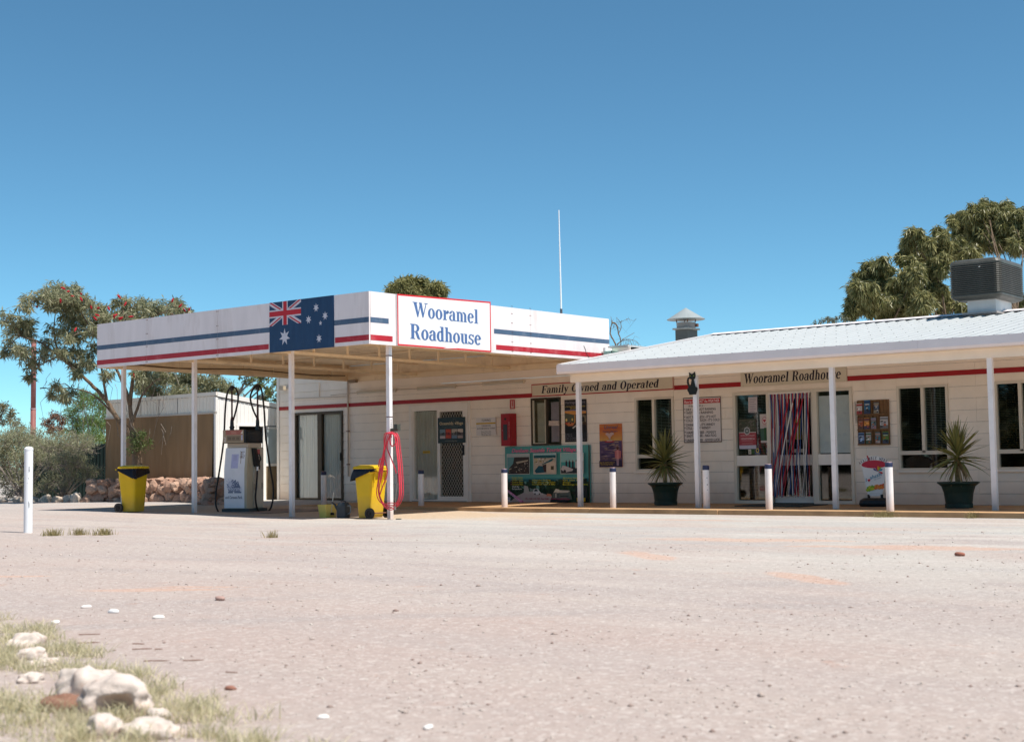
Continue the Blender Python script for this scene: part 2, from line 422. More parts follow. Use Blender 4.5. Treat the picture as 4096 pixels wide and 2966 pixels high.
# ------------------------------------------------------------------ ground
def ground_material():
    m = bpy.data.materials.new('gravel_ground'); m.use_nodes = True
    nt = m.node_tree; L = nt.links; b = nt.nodes['Principled BSDF']
    b.inputs['Roughness'].default_value = .95; b.inputs['Specular IOR Level'].default_value = .1
    tc = nt.nodes.new('ShaderNodeTexCoord'); V = tc.outputs['Object']
    def noise(sc, det=6, rough=.6, vec=None):
        n = nt.nodes.new('ShaderNodeTexNoise'); n.inputs['Scale'].default_value = sc; n.inputs['Detail'].default_value = det; n.inputs['Roughness'].default_value = rough
        L.new(vec or V, n.inputs['Vector']); return n.outputs[0]
    def ramp(src, a, b_, lo=0., hi=1.):
        r = nt.nodes.new('ShaderNodeMapRange'); r.inputs[1].default_value = a; r.inputs[2].default_value = b_; r.inputs[3].default_value = lo; r.inputs[4].default_value = hi
        r.interpolation_type = 'SMOOTHSTEP'; L.new(src, r.inputs[0]); return r.outputs[0]
    def mix(f, A, B, mode='MIX'):
        x = nt.nodes.new('ShaderNodeMix'); x.data_type = 'RGBA'; x.blend_type = mode
        if isinstance(f, float): x.inputs['Factor'].default_value = f
        else: L.new(f, x.inputs['Factor'])
        for q, nm in ((A, 'A'), (B, 'B')):
            if isinstance(q, tuple): x.inputs[nm].default_value = (*q, 1)
            else: L.new(q, x.inputs[nm])
        return x.outputs['Result']
    def math_(op, a, b_=None):
        x = nt.nodes.new('ShaderNodeMath'); x.operation = op
        for i, q in enumerate((a, b_)):
            if q is None: continue
            if isinstance(q, (int, float)): x.inputs[i].default_value = q
            else: L.new(q, x.inputs[i])
        return x.outputs[0]
    pale = (.44, .418, .378); pink = (.415, .35, .312); grey = (.38, .365, .345); red = (.43, .22, .145)
    # wheel tracks: noise stretched along the drive (roughly the building's own direction)
    mp = nt.nodes.new('ShaderNodeMapping'); mp.inputs['Rotation'].default_value = (0, 0, radians(-12)); mp.inputs['Scale'].default_value = (.16, 1.25, 1)
    L.new(V, mp.inputs['Vector'])
    c = mix(ramp(noise(.35, 5), .42, .6), pale, pink)
    c = mix(ramp(noise(.9, 6, .6, mp.outputs[0]), .46, .62, 0, .9), c, grey)
    c = mix(ramp(noise(.55, 6, .65, mp.outputs[0]), .52, .66, 0, .8), c, (.515, .48, .435))
    # distance of the near edge: redder dirt towards the verge where the camera stands
    sx = nt.nodes.new('ShaderNodeSeparateXYZ'); L.new(V, sx.inputs[0])
    verge = math_('ADD', math_('MULTIPLY', sx.outputs[0], -.30), math_('MULTIPLY', sx.outputs[1], -.95))
    verge = math_('ADD', verge, math_('MULTIPLY', noise(.8, 5), 3.0))
    c = mix(ramp(verge, 5.0, 17.5, 0, .75), c, (.405, .315, .278))
    c = mix(ramp(noise(.30, 5, .6, mp.outputs[0]), .50, .62, 0, .5), c, (.37, .315, .29))
    # warm tone of the canopy's shade put into the ground colour
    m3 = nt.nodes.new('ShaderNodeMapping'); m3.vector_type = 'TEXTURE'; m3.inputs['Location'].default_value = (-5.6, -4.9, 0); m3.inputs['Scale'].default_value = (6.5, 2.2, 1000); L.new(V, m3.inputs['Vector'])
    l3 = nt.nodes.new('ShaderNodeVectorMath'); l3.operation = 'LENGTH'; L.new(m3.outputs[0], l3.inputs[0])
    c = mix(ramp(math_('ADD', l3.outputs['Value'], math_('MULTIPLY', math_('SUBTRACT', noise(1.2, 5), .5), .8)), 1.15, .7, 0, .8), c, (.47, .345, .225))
    # wheel tracks: pairs of faint smoother bands on long curves
    tm = None
    for (cx_, cy_, rr_) in ((4, -60, 50.0), (4, -60, 51.45), (27, -34, 24.5), (27, -34, 25.95), (-6, 22, 33.4), (-6, 22, 34.85), (12, -60, 44.6), (12, -60, 46.05)):
        vm = nt.nodes.new('ShaderNodeVectorMath'); vm.operation = 'SUBTRACT'; L.new(V, vm.inputs[0]); vm.inputs[1].default_value = (cx_, cy_, 0)
        ln_ = nt.nodes.new('ShaderNodeVectorMath'); ln_.operation = 'LENGTH'; L.new(vm.outputs[0], ln_.inputs[0])
        dd_ = math_('ABSOLUTE', math_('SUBTRACT', math_('ADD', ln_.outputs['Value'], math_('MULTIPLY', noise(.5, 3), .5)), rr_+.25))
        q_ = ramp(dd_, .26, .06)
        tm = q_ if tm is None else math_('MAXIMUM', tm, q_)
    c = mix(math_('MULTIPLY', tm, ramp(noise(.7, 4), .38, .62, .05, .6)), c, (.345, .30, .28))
    # red sand patches
    patches = [(5.95, -17.22, .75, .16, 28), (6.0, -16.95, .5, .1, 28), (3.55, -17.05, .5, .13, 30), (7.2, -12.4, .9, .22, -40), (9.7, -14.0, .7, .2, -40), (6.8, -9.6, 1.4, .5, 10), (9.0, -10.2, 1.5, .4, 10), (2.5, -5.2, 2.5, .25, 2)]
    pm = None
    wob = noise(2.2, 5)
    for (px, py, ra, rb, ang) in patches:
        m2 = nt.nodes.new('ShaderNodeMapping'); m2.vector_type = 'TEXTURE'
        m2.inputs['Location'].default_value = (px, py, 0); m2.inputs['Rotation'].default_value = (0, 0, radians(ang)); m2.inputs['Scale'].default_value = (ra, rb, 1000)
        L.new(V, m2.inputs['Vector'])
        ln = nt.nodes.new('ShaderNodeVectorMath'); ln.operation = 'LENGTH'; L.new(m2.outputs[0], ln.inputs[0])
        d = math_('ADD', ln.outputs['Value'], math_('MULTIPLY', math_('SUBTRACT', wob, .5), 1.6))
        q = ramp(d, 1.0, .55)
        pm = q if pm is None else math_('MAXIMUM', pm, q)
    c = mix(math_('MULTIPLY', pm, .55), c, (.52, .315, .225))
    c = mix(ramp(noise(1.7, 8, .7), .60, .72, 0, .45), c, red)
    # stones of the gravel: two sizes of cells, each with a tone of its own
    for sc, amt, thr in ((75, .40, .0), (28, .2, .0)):
        vo = nt.nodes.new('ShaderNodeTexVoronoi'); vo.inputs['Scale'].default_value = sc; L.new(V, vo.inputs['Vector'])
        sp = nt.nodes.new('ShaderNodeSeparateColor'); L.new(vo.outputs['Color'], sp.inputs[0])
        c = mix(ramp(sp.outputs[0], .86, .99, 0, amt*.7), c, (.26, .19, .16))
        c = mix(ramp(sp.outputs[1], .86, .99, 0, amt), c, (.70, .65, .60))
    v = ramp(noise(14, 8, .7), .3, .7, .93, 1.07)
    hs = nt.nodes.new('ShaderNodeHueSaturation'); L.new(c, hs.inputs['Color']); L.new(v, hs.inputs['Value'])
    L.new(hs.outputs[0], b.inputs['Base Color'])
    h = math_('ADD', math_('MULTIPLY', noise(55, 6, .7), .6), math_('MULTIPLY', noise(9, 6, .6), 1.2))
    bp = nt.nodes.new('ShaderNodeBump'); bp.inputs['Strength'].default_value = .55; bp.inputs['Distance'].default_value = .02
    L.new(h, bp.inputs['Height']); L.new(bp.outputs[0], b.inputs['Normal'])
    return m
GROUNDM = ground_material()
def axis(breaks):
    out = []
    for a, b_, st in breaks:
        n = max(1, int(round((b_-a)/st))); out += [a+(b_-a)*i/n for i in range(n)]
    return np.array(out+[breaks[-1][1]])
gx = axis([(-3000, -300, 450), (-300, -60, 40), (-60, -22, 3), (-22, 16, .3), (16, 60, 4), (60, 300, 60), (300, 3000, 900)])
gy = axis([(-3000, -300, 900), (-300, -60, 60), (-60, -24, 4), (-24, 2, .25), (2, 40, 4), (40, 300, 40), (300, 3000, 450)])
def gz(x, y):
    z = hg(x)
    if -22 < x < 16 and -26 < y < -3.3:
        w = min(1, (-3.3-y)/3)
        z += w*(.012*mnoise.noise(Vector((x*.35, y*.35, 0)))+.006*mnoise.noise(Vector((x*1.3, y*1.3, 3))))
        # the verge in front of the camera is slightly heaped
        dd = (-.35*(x-10.0)-.93*(y+20.35))
        if dd > 0: z += min(dd, 1.0)*.05+.02*max(0, mnoise.noise(Vector((x*3, y*3, 1))))
    return z
GV = [(float(x), float(y), gz(float(x), float(y))) for y in gy for x in gx]
nx = len(gx)
GQ = [(j*nx+i, j*nx+i+1, (j+1)*nx+i+1, (j+1)*nx+i) for j in range(len(gy)-1) for i in range(nx-1)]
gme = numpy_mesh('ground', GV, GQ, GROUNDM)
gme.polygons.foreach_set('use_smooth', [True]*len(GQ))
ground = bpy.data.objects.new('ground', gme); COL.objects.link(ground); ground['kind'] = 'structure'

# ------------------------------------------------------------------ pavement slab in front of the building
pave = bpy.data.objects.new('pavement', None); COL.objects.link(pave); pave['kind'] = 'structure'
edges = [-11.7, -9.3, -6.9, -4.6, -2.42, .12, 2.78, 5.42, 8.1, 11.2]
for i in range(len(edges)-1):
    a, b_ = edges[i], edges[i+1]
    random.seed(40+i)
    yf = -3.2+random.uniform(-.012, .012)
    if b_ < -2.4: yf += .08
    mb = MB(); mb.box(a+.006, yf, -.12, b_-.006, -.0, .08+random.uniform(-.003, .003))
    mb.build('slab', SLABM, pave)
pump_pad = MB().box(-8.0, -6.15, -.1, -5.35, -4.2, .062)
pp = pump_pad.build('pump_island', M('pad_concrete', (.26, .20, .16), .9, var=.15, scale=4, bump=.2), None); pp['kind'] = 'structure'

# ------------------------------------------------------------------ the roadhouse
house = thing('roadhouse_building', 'long white weatherboard roadhouse with red stripe, pale metal roof and veranda posts', 'roadhouse', (0, 0, 0))
XL, XR, ZT = -11.68, 11.2, 3.30
openings = {'dark_door': (-11.05, -9.36, .08, 2.27), 'screen_door': (-7.17, -5.37, .08, 2.31), 'paper_window': (-3.59, -2.80, 1.305, 2.33),
            'win1': (-.91, .02, .725, 2.228), 'entry': (1.37, 3.86, .08, 2.236), 'win2': (4.715, 5.66, .69, 2.21), 'win3': (6.475, 7.42, .69, 2.21),
            'win4': (9.2, 10.1, .69, 2.21)}
z0, dz = .0715, .2085
joints_by_row = {0: [-9.2, -5.35, -1.0, 1.1, 4.5, 7.9], 1: [-8.4, -5.35, -1.9, .9, 4.1, 6.15, 9.2], 2: [-9.0, -5.35, -1.0, 1.2, 6.15, 8.7]}
def board(x0, x1, za, zb, zr):
    ya = -.019+.009*(za-zr)/dz; yb = -.019+.009*(zb-zr)/dz
    g = .0012
    mb = MB(); mb.hexa([(x0+g, ya, za+.0015), (x1-g, ya, za+.0015), (x1-g, 0, za+.0015), (x0+g, 0, za+.0015), (x0+g, yb, zb-.002), (x1-g, yb, zb-.002), (x1-g, 0, zb-.002), (x0+g, 0, zb-.002)])
    mb.build('weatherboard', WALLW, house)
k = 0
while True:
    za = z0+k*dz; zb = min(za+dz, ZT)
    if za >= ZT-.01: break
    if k == 0: za_ = .082
    else: za_ = za
    xr_lim = XR
    cuts = sorted(set([XL, XR]+[j for j in joints_by_row[k % 3]]+[e for o in openings.values() for e in o[:2] if o[2] < zb and o[3] > za]))
    segs = []
    for a, b_ in zip(cuts[:-1], cuts[1:]):
        mid = (a+b_)/2; free = [(za_, zb)]
        for o in openings.values():
            if o[0] <= mid <= o[1]:
                nf = []
                for (p, q) in free:
                    if o[3] <= p or o[2] >= q: nf.append((p, q)); continue
                    if o[2] > p+.01: nf.append((p, o[2]))
                    if o[3] < q-.01: nf.append((o[3], q))
                free = nf
        for fr in free: segs.append([a, b_, fr if a < -1.001 else (fr[0], min(fr[1], 3.10))])
    for a, b_, fr in segs:
        if fr[1]-fr[0] > .02: board(a, b_, fr[0], fr[1], za)
    k += 1
# shell behind the boards: ends, back, inner room surfaces
MB().box(XL, .002, .08, XL+.1, 6.2, ZT).build('end_wall', WALLW, house)
MB().box(XL+.1, 6.1, .08, XR, 6.2, 3.1).build('back_wall', WALLW, house)
MB().box(XR-.1, .002, .08, XR, 6.1, 3.05).build('end_wall', WALLW, house)
MB().box(XL+.1, .03, .081, XR-.1, 6.1, .1).build('floor', M('lino_floor', (.10, .08, .06), .5), house)
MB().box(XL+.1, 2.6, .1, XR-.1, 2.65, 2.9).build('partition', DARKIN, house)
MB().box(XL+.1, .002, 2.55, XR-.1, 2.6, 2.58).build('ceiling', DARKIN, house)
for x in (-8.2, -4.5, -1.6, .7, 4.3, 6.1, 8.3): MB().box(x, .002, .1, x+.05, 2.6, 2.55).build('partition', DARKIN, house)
MB().box(XL-.03, -.034, .08, XL+.05, .002, ZT).build('corner_trim', TRIMW, house)
MB().box(-5.375, -.034, .082, -5.32, -.001, 2.345).build('corner_trim', TRIMW, house)
for a, b_ in ((XL+.05, -3.575), (.04, 1.56), (3.775, 11.2)):
    MB().box(a, -.0275, 2.352, b_, -.0245, 2.442).build('red_stripe', REDP, house)

def frame(parent, x0, x1, za, zb, w, mat, y0=-.045, y1=.06, name='frame', bars=()):
    mb = MB(); mb.box(x0, y0, za, x0+w, y1, zb); mb.box(x1-w, y0, za, x1, y1, zb); mb.box(x0+w, y0, zb-w, x1-w, y1, zb); mb.box(x0+w, y0, za, x1-w, y1, za+w)
    for (a, c, b_, d) in bars: mb.box(a, y0+.006, c, b_, y1-.006, d)
    return mb.build(name, mat, parent)
def pane(parent, x0, x1, za, zb, y=.02, mat=None):
    return MB().box(x0, y, za, x1, y+.005, zb).build('pane', mat or GLASS, parent)
def blind(parent, x0, x1, za, zb, y=.07, mat=None, step=.03):
    mb = MB(); z = zb-step
    while z > za:
        mb.hexa([(x0, y, z), (x1, y, z), (x1, y+.022, z+.006), (x0, y+.022, z+.006), (x0, y, z+.002), (x1, y, z+.002), (x1, y+.022, z+.008), (x0, y+.022, z+.008)]); z -= step
    for xs in (x0+.12, x1-.12): mb.box(xs, y-.002, za, xs+.004, y-.001, zb)
    o = mb.build('venetian_blind', mat or BLINDM, parent)
    o['kind'] = 'stuff'
    return o
def curtain(parent, x0, x1, za, zb, y, mat, folds=9, amp=.02):
    n = folds*6; mb = MB()
    for i in range(n+1):
        x = x0+(x1-x0)*i/n; yy = y+amp*sin(2*pi*folds*i/n)+amp*.4*sin(17.3*i/n)
        mb.v += [(x, yy, za), (x, yy, zb)]
    for i in range(n): mb.f.append((2*i, 2*i+2, 2*i+3, 2*i+1)); mb.m.append(0)
    return mb.build('curtain', mat, parent, smooth=True)
def sill(parent, x0, x1, z, mat=None): MB().box(x0-.03, -.075, z-.035, x1+.03, .0, z).build('sill', mat or TRIMW, parent)

# sliding windows with a low fixed light below
def slider(x0, x1, za, zb, mx, tz, label=None):
    w = holder('window', house)
    t = .045
    frame(w, x0, x1, za, zb, t, ALUM, bars=[(mx-.028, tz, mx+.028, zb-t), (x0+t, tz-.035, x1-t, tz+.035)])
    pane(w, x0+t, mx-.028, tz+.035, zb-t, .015, GLASSD); pane(w, mx+.028, x1-t, tz+.035, zb-t, .03)
    pane(w, x0+t, x1-t, za+t, tz-.035, .02, GLASSD)
    blind(w, mx+.02, x1-.05, tz+.04, zb-.06, .045)
    blind(w, x0+.05, mx, tz+.04, zb-.06, .07, M('dark_blind', (.36, .33, .27), .6))
    sill(w, x0, x1, za)
    if label: w['label'] = label
slider(-.91, .02, .725, 2.228, -.465, 1.03)
slider(4.715, 5.66, .69, 2.21, 5.19, 1.008)
slider(6.475, 7.42, .69, 2.21, 6.91, 1.003)
slider(9.2, 10.1, .69, 2.21, 9.65, 1.003)

# narrow brown window with paper behind its panes
w = holder('window', house); w['label'] = 'narrow brown window with paper behind its panes'
frame(w, -3.59, -2.80, 1.305, 2.33, .03, BRONZE, bars=[(-3.19, 1.335, -3.15, 2.30)])
fr2 = MB(); x0, x1, za, zb, t = -3.545, -3.20, 1.345, 2.285, .016
fr2.box(x0, -.038, za, x0+t, .01, zb); fr2.box(x1-t, -.038, za, x1, .01, zb); fr2.box(x0+t, -.038, za, x1-t, .01, za+t); fr2.build('sash', M('cream_sash', (.62, .55, .42), .45), w)
MB().box(-3.56, .06, 1.33, -3.19, .065, 2.30).build('backing', M('brown_board', (.10, .065, .03), .7), w)
MB().box(-3.475, .045, 1.375, -3.235, .055, 2.225).build('paper_sheet', M('old_paper', (.46, .42, .34), .9, var=.12, scale=6, dirt=(.25, .22, .16), dirt_amt=.4), w)
MB().box(-3.105, .045, 1.375, -2.845, .055, 2.235).build('paper_sheet', M('mauve_paper', (.40, .33, .38), .9, var=.12, scale=7, dirt=(.62, .58, .6), dirt_amt=.4), w)
pane(w, -3.53, -3.21, 1.36, 2.27, .0, GLASSC); pane(w, -3.15, -2.83, 1.34, 2.30, .02, GLASSC)

# dark framed sliding door at the far left
d = holder('door', house); d['label'] = 'dark framed sliding glass door with pale curtain behind'
frame(d, -11.05, -9.36, .085, 2.27, .06, BRONZE, bars=[(-10.235, .14, -10.09, 2.21)])
pane(d, -10.99, -10.235, .145, 2.21, .02, GLASSC); pane(d, -10.09, -9.42, .145, 2.21, .035, GLASSC)
CURT = M('net_curtain', (.80, .76, .70), .9, var=.12, scale=3, dirt=(.30, .26, .2), dirt_amt=.4, stretch=(4, 4, .6))
curtain(d, -10.99, -10.2, .16, 2.2, .05, CURT, 11, .012); curtain(d, -10.13, -9.42, .16, 2.2, .06, CURT, 10, .012)
MB().box(-9.43, -.07, 1.06, -9.40, -.045, 1.25).build('handle', BLACKP, d)

# white sliding door with diamond security mesh
d = holder('door', house); d['label'] = 'white sliding door with a diamond mesh security screen'
ar = MB(); ar.box(-7.17, -.05, .082, -7.08, -.0, 2.31); ar.box(-5.46, -.05, .082, -5.378, .0, 2.31); ar.box(-7.08, -.05, 2.215, -5.46, .0, 2.31); ar.build('architrave', TRIMW, d)
frame(d, -7.08, -5.46, .085, 2.215, .045, TRIMW, y0=-.035, bars=[(-6.32, .13, -6.25, 2.17)])
pane(d, -7.035, -6.32, .16, 2.17, .02, GLASSC)
curtain(d, -7.03, -6.3, .14, 2.16, .055, M('grey_curtain', (.62, .58, .52), .9, var=.1, stretch=(4, 4, .6)), 8, .02)
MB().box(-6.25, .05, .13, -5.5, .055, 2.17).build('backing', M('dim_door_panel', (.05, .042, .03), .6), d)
sf = holder('security_screen', d)
MB().box(-6.25, -.03, .13, -6.235, .0, 2.17).box(-5.545, -.03, .13, -5.505, .0, 2.17).box(-6.235, -.03, 2.13, -5.545, .0, 2.17).box(-6.235, -.03, .13, -5.545, .0, .2).build('screen_frame', TRIMW, sf)
gm = MB(); xa, xb, za, zb = -6.235, -5.545, .2, 2.13
pw, ph, r = .0766, .118, .0045
def clip_line(p, q):
    (x0, y0), (x1, y1) = p, q; t0, t1 = 0., 1.
    for pp, qq in ((-(x1-x0), x0-xa), ((x1-x0), xb-x0), (-(y1-y0), y0-za), ((y1-y0), zb-y0)):
        if pp == 0:
            if qq < 0: return None
        else:
            t = qq/pp
            if pp < 0: t0 = max(t0, t)
            else: t1 = min(t1, t)
    if t0 >= t1: return None
    return (x0+(x1-x0)*t0, y0+(y1-y0)*t0), (x0+(x1-x0)*t1, y0+(y1-y0)*t1)
sl = ph/pw; H = zb-za
for s_ in (1, -1):
    for i in range(-30, 42):
        x = xa+i*pw
        ln = clip_line((x, za), (x+s_*H/sl, zb))
        if ln: gm.tube([(ln[0][0], -.02+.002*s_, ln[0][1]), (ln[1][0], -.02+.002*s_, ln[1][1])], r, 4)
gr = gm.build('mesh_grille', M('grille_cream', (.60, .54, .45), .45), sf)
MB().box(-5.53, -.07, 1.13, -5.5, -.03, 1.36).build('handle', BLACKP, d)
MB().box(-7.1, -.055, .081, -5.44, -.0, .10).build('threshold', M('alu_sill', (.35, .33, .3), .4, metal=.6), d)

# entry: two side lights and the open doorway between them
e = holder('entrance', house); e['label'] = 'glazed shop entrance with white middle rails'
mb = MB(); y0, y1 = -.05, .06
for (a, b_) in ((1.37, 1.43), (2.10, 2.165), (3.045, 3.15), (3.805, 3.86)): mb.box(a, y0, .085, b_, y1, 2.236)
for (a, b_) in ((1.43, 2.10), (2.165, 3.045), (3.15, 3.805)): mb.box(a, y0, 2.18, b_, y1, 2.236)
for (a, b_) in ((1.43, 2.10), (3.15, 3.805)): mb.box(a, y0, .085, b_, y1, .145)
mb.build('frame', ALUM, e)
for (a, b_) in ((1.43, 2.10), (3.15, 3.805)):
    MB().box(a, -.04, .81, b_, .05, 1.01).build('middle_rail', TRIMW, e)
pane(e, 1.43, 2.10, 1.01, 2.18, .02); pane(e, 1.43, 2.10, .145, .81, .02, GLASSD)
pane(e, 3.15, 3.805, 1.01, 2.18, .02, GLASSC); pane(e, 3.15, 3.805, .145, .81, .02, GLASSD)
blind(e, 1.46, 2.08, 1.03, 2.16, .05, M('green_grey_blind', (.24, .25, .22), .6)); blind(e, 1.46, 2.08, .16, .8, .06, M('tan_blind', (.40, .28, .14), .6))
MB().box(3.16, .03, 1.03, 3.80, .035, 2.10).build('whiteboard', M('white_sheet', (.64, .66, .68), .5, var=.05, scale=5, dirt=(.45, .47, .5), dirt_amt=.25), e)
dl = holder('shop_door', house)
dm = MB(); dm.box(2.17, .09, .085, 2.25, .13, 2.18); dm.box(2.96, .09, .085, 3.04, .13, 2.18); dm.box(2.25, .09, 2.08, 2.96, .13, 2.18); dm.box(2.25, .09, .085, 2.96, .13, .22); dm.box(2.25, .09, .81, 2.96, .13, 1.01)
dm.build('door_frame', TRIMW, dl)
MB().box(2.25, .108, 1.01, 2.96, .112, 2.08).build('pane', GLASSD, dl); MB().box(2.25, .108, .22, 2.96, .112, .81).build('pane', GLASSD, dl)
nd = Print(); nd.rect(2.42, 1.25, 2.55, 1.85, (150, 145, 140)).rect(2.42, 1.3, 2.5, 1.55, (120, 40, 40)).rect(2.62, 1.3, 2.75, 1.7, (150, 140, 40)).rect(2.6, 1.45, 2.68, 1.62, (150, 40, 30)).rect(2.55, 1.05, 2.8, 1.12, (190, 185, 175))
nd.build(dl, 'stickers', (0, .106, 0))

# veranda: posts, beam, gutter, soffit
for x in (-.77, 1.83, 4.49, 7.17, 9.85):
    MB().box(x-.04, -2.255, .08, x+.04, -2.175, 2.466).build('veranda_post', POSTW, house)
MB().box(-.93, -2.262, 2.466, 11.2, -2.168, 2.62).build('veranda_beam', BEAMW, house)
gp = [(-2.56, 2.62), (-2.585, 2.66), (-2.585, 2.795), (-2.57, 2.795), (-2.57, 2.665), (-2.44, 2.665), (-2.44, 2.74), (-2.425, 2.74), (-2.425, 2.62)]
for a, b_ in ((-1.02, 2.45), (2.452, 6.15), (6.152, 11.25)):
    MB().prism(gp, 'x', a, b_).build('gutter', GUTW, house)
MB().box(-1.022, -2.583, 2.622, -1.02, -2.425, 2.79).build('gutter_end', GUTW, house)
MB().box(-.9, -2.42, 2.622, 11.2, -.002, 2.64).build('soffit', BEAMW, house)
# pitched roof of ribbed sheets
PIT = radians(9.3); YE, ZE, YRD = -2.52, 2.768, 3.45
ZRD = ZE+(YRD-YE)*math.tan(PIT); RL = (YRD-YE)/cos(PIT)
def roof_sheet_mesh():
    W_, nr, rib = .88, 4, .22
    prof = []
    for i in range(nr):
        x = i*rib
        prof += [(x, .0), (x+.135, .0), (x+.155, .022), (x+.195, .022), (x+.215, .0)]
    prof.append((W_, 0))
    mb = MB(); n = len(prof)
    for t in (0, RL):
        for (x, h) in prof: mb.v.append((x, t, h))
    for i in range(n-1): mb.f.append((i, i+1, n+i+1, n+i)); mb.m.append(0)
    for j in range(7):
        t = .12+(RL-.24)*j/6
        for i in range(nr):
            x = i*rib+.175; mb.box(x-.007, t-.007, .022, x+.007, t+.007, .03, 1)
    return mb.mesh('roof_sheet', [ROOFM, SCREW])
RSM = roof_sheet_mesh()
nsh = 14
for i in range(nsh):
    x = -1.0+i*.88
    sub('roof_sheet', RSM, house, (x, YE, ZE), (PIT, 0, 0))
    sub('roof_sheet', RSM, house, (x+.88, YRD*2-YE, ZE), (PIT, 0, pi))
XRE = -1.0+nsh*.88
MB().prism([(YRD-.2, ZRD-.2*math.tan(PIT)+.035), (YRD, ZRD+.04), (YRD+.2, ZRD-.2*math.tan(PIT)+.035), (YRD+.2, ZRD-.2*math.tan(PIT)+.045), (YRD, ZRD+.06), (YRD-.2, ZRD-.2*math.tan(PIT)+.045)], 'x', -1.0, XRE).build('ridge_cap', GUTW, house)
bg = MB()
for (ya, za, yb, zb) in ((YE, ZE, YRD, ZRD), (YRD, ZRD, 2*YRD-YE, ZE)):
    bg.hexa([(-1.04, ya, za-.13), (-.99, ya, za-.13), (-.99, yb, zb-.13), (-1.04, yb, zb-.13), (-1.04, ya, za+.05), (-.94, ya, za+.05), (-.94, yb, zb+.05), (-1.04, yb, zb+.05)])
bg.build('barge', M('barge_pale', (.72, .68, .66), .45), house)
MB().add([(-.97, YE+.1, ZE-.1), (-.97, 2*YRD-YE-.1, ZE-.1), (-.97, YRD, ZRD-.03)], [(0, 1, 2)]).build('gable', WALLW, house)
# low roof of the left wing, its parapet sheet and rainwater head
MB().box(XL-.1, -.03, 3.301, -1.05, 6.3, 3.34).build('low_roof', ROOFM, house)
MB().box(-1.50, -.28, 3.2, -1.44, 3.0, 3.29).build('parapet', WHITE, house)
# flue chimney behind the ridge
ch = holder('chimney', house); cx, cy = -2.78, 5.23
MB().box(-2.95, 5.0, 3.3, -2.6, 5.46, 4.12).build('chimney_stack', M('render_grey', (.13, .125, .11), .8, var=.1), ch)
MB().box(-3.0, 4.95, 4.12, -2.55, 5.5, 4.16).build('cap_slab', M('cap_metal', (.42, .38, .33), .5, var=.2, scale=8), ch)
MB().lathe([(.23, 4.16), (.235, 4.29), (.245, 4.30)], cx, cy, 20).build('flue', M('flue_galv', (.34, .29, .26), .5, var=.12, scale=5), ch)
MB().lathe([(.46, 4.372), (.47, 4.38), (.02, 4.66), (.0, 4.665)], cx, cy, 24).build('cowl', M('galv_cowl', (.30, .33, .33), .45, var=.08, scale=4, dirt=(.45, .3, .25), dirt_amt=.4), ch)
cm = MB()
for a in (40, 130, 220, 310): cm.tube([(cx+.22*cos(radians(a)), cy+.22*sin(radians(a)), 4.28), (cx+.24*cos(radians(a)), cy+.24*sin(radians(a)), 4.39)], .013, 5)
cm.build('cowl_stay', RUST, ch)
MB().box(-2.43, 5.05, 4.16, -2.36, 5.12, 4.24).build('bracket', RUST, ch)
# pipes and conduit on the wall
pm = M('pipe_paint', (.55, .46, .38), .5, var=.08)
MB().tube([(-9.16, -.05, .68), (-9.16, -.05, 2.96)], .02, 8).build('drain_pipe', pm, house)
for z in (.95, 1.75): MB().box(-9.19, -.08, z, -9.13, -.02, z+.025).build('pipe_clip', RUST, house)
MB().tube([(-11.07, -.04, 2.63), (-10.15, -.04, 2.62), (-9.19, -.04, 2.605)], .011, 6).build('conduit', pm, house)
MB().tube([(-10.16, -.04, 2.64), (-10.16, -.04, 3.0)], .011, 6).build('conduit', pm, house)
MB().tube([(-7.55, -.05, 2.70), (-6.9, -.05, 2.69)], .009, 6).build('conduit', pm, house)
MB().tube([(-5.70, -.05, 2.70), (-4.92, -.05, 2.705)], .009, 6).build('conduit', pm, house)
MB().tube([(-9.75, -.05, 2.66), (-8.8, -.05, 2.685)], .009, 6).build('conduit', pm, house)
# ------------------------------------------------------------------ fuel canopy
canopy = thing('fuel_canopy', 'flat white fuel canopy with blue and red striped fascia on thin posts', 'canopy')
CX0, CX1, CY0, CZ0, CZ1 = -9.16, -1.54, -7.19, 2.97, 3.86
FASC = M('fascia_paint', (.87, .78, .76), .45, var=.05, scale=2.2, dirt=(.50, .38, .31), dirt_amt=.45, dirt_scale=1.6, stretch=(2.2, 2.2, .45), bump=.12, bscale=3)
BLUES = M('blue_stripe_paint', (.075, .125, .20), .45, var=.08, scale=8, dirt=(.5, .5, .52), dirt_amt=.25, dirt_scale=5)
REDS = M('fascia_red_paint', (.47, .022, .035), .45, var=.08, scale=8, dirt=(.62, .35, .34), dirt_amt=.3, dirt_scale=4)
def lift(y): return .055*(y-CY0)/7.2
for i, (a, b_) in enumerate(((CX0, -7.54), (-7.54, -5.44), (-5.44, -4.006), (-2.372, CX1))):
    p = MB().box(a+.003, CY0, CZ0, b_-.003, CY0+.03, CZ1).build('fascia_panel', FASC, canopy)
    MB().box(a+.003, CY0-.003, 3.335, b_-.003, CY0-.0005, 3.424).build('blue_stripe', BLUES, p)
    r0, r1 = (a+.003, b_-.003)
    if i == 2: r1 = -4.035
    if i == 3: r0 = -2.352
    MB().box(r0, CY0-.003, 3.032, r1, CY0-.0005, 3.126).build('red_stripe', REDS, p)
MB().box(-4.0, CY0+.004, CZ0+.01, -2.378, CY0+.03, CZ1-.01).build('backing_panel', FASC, canopy)
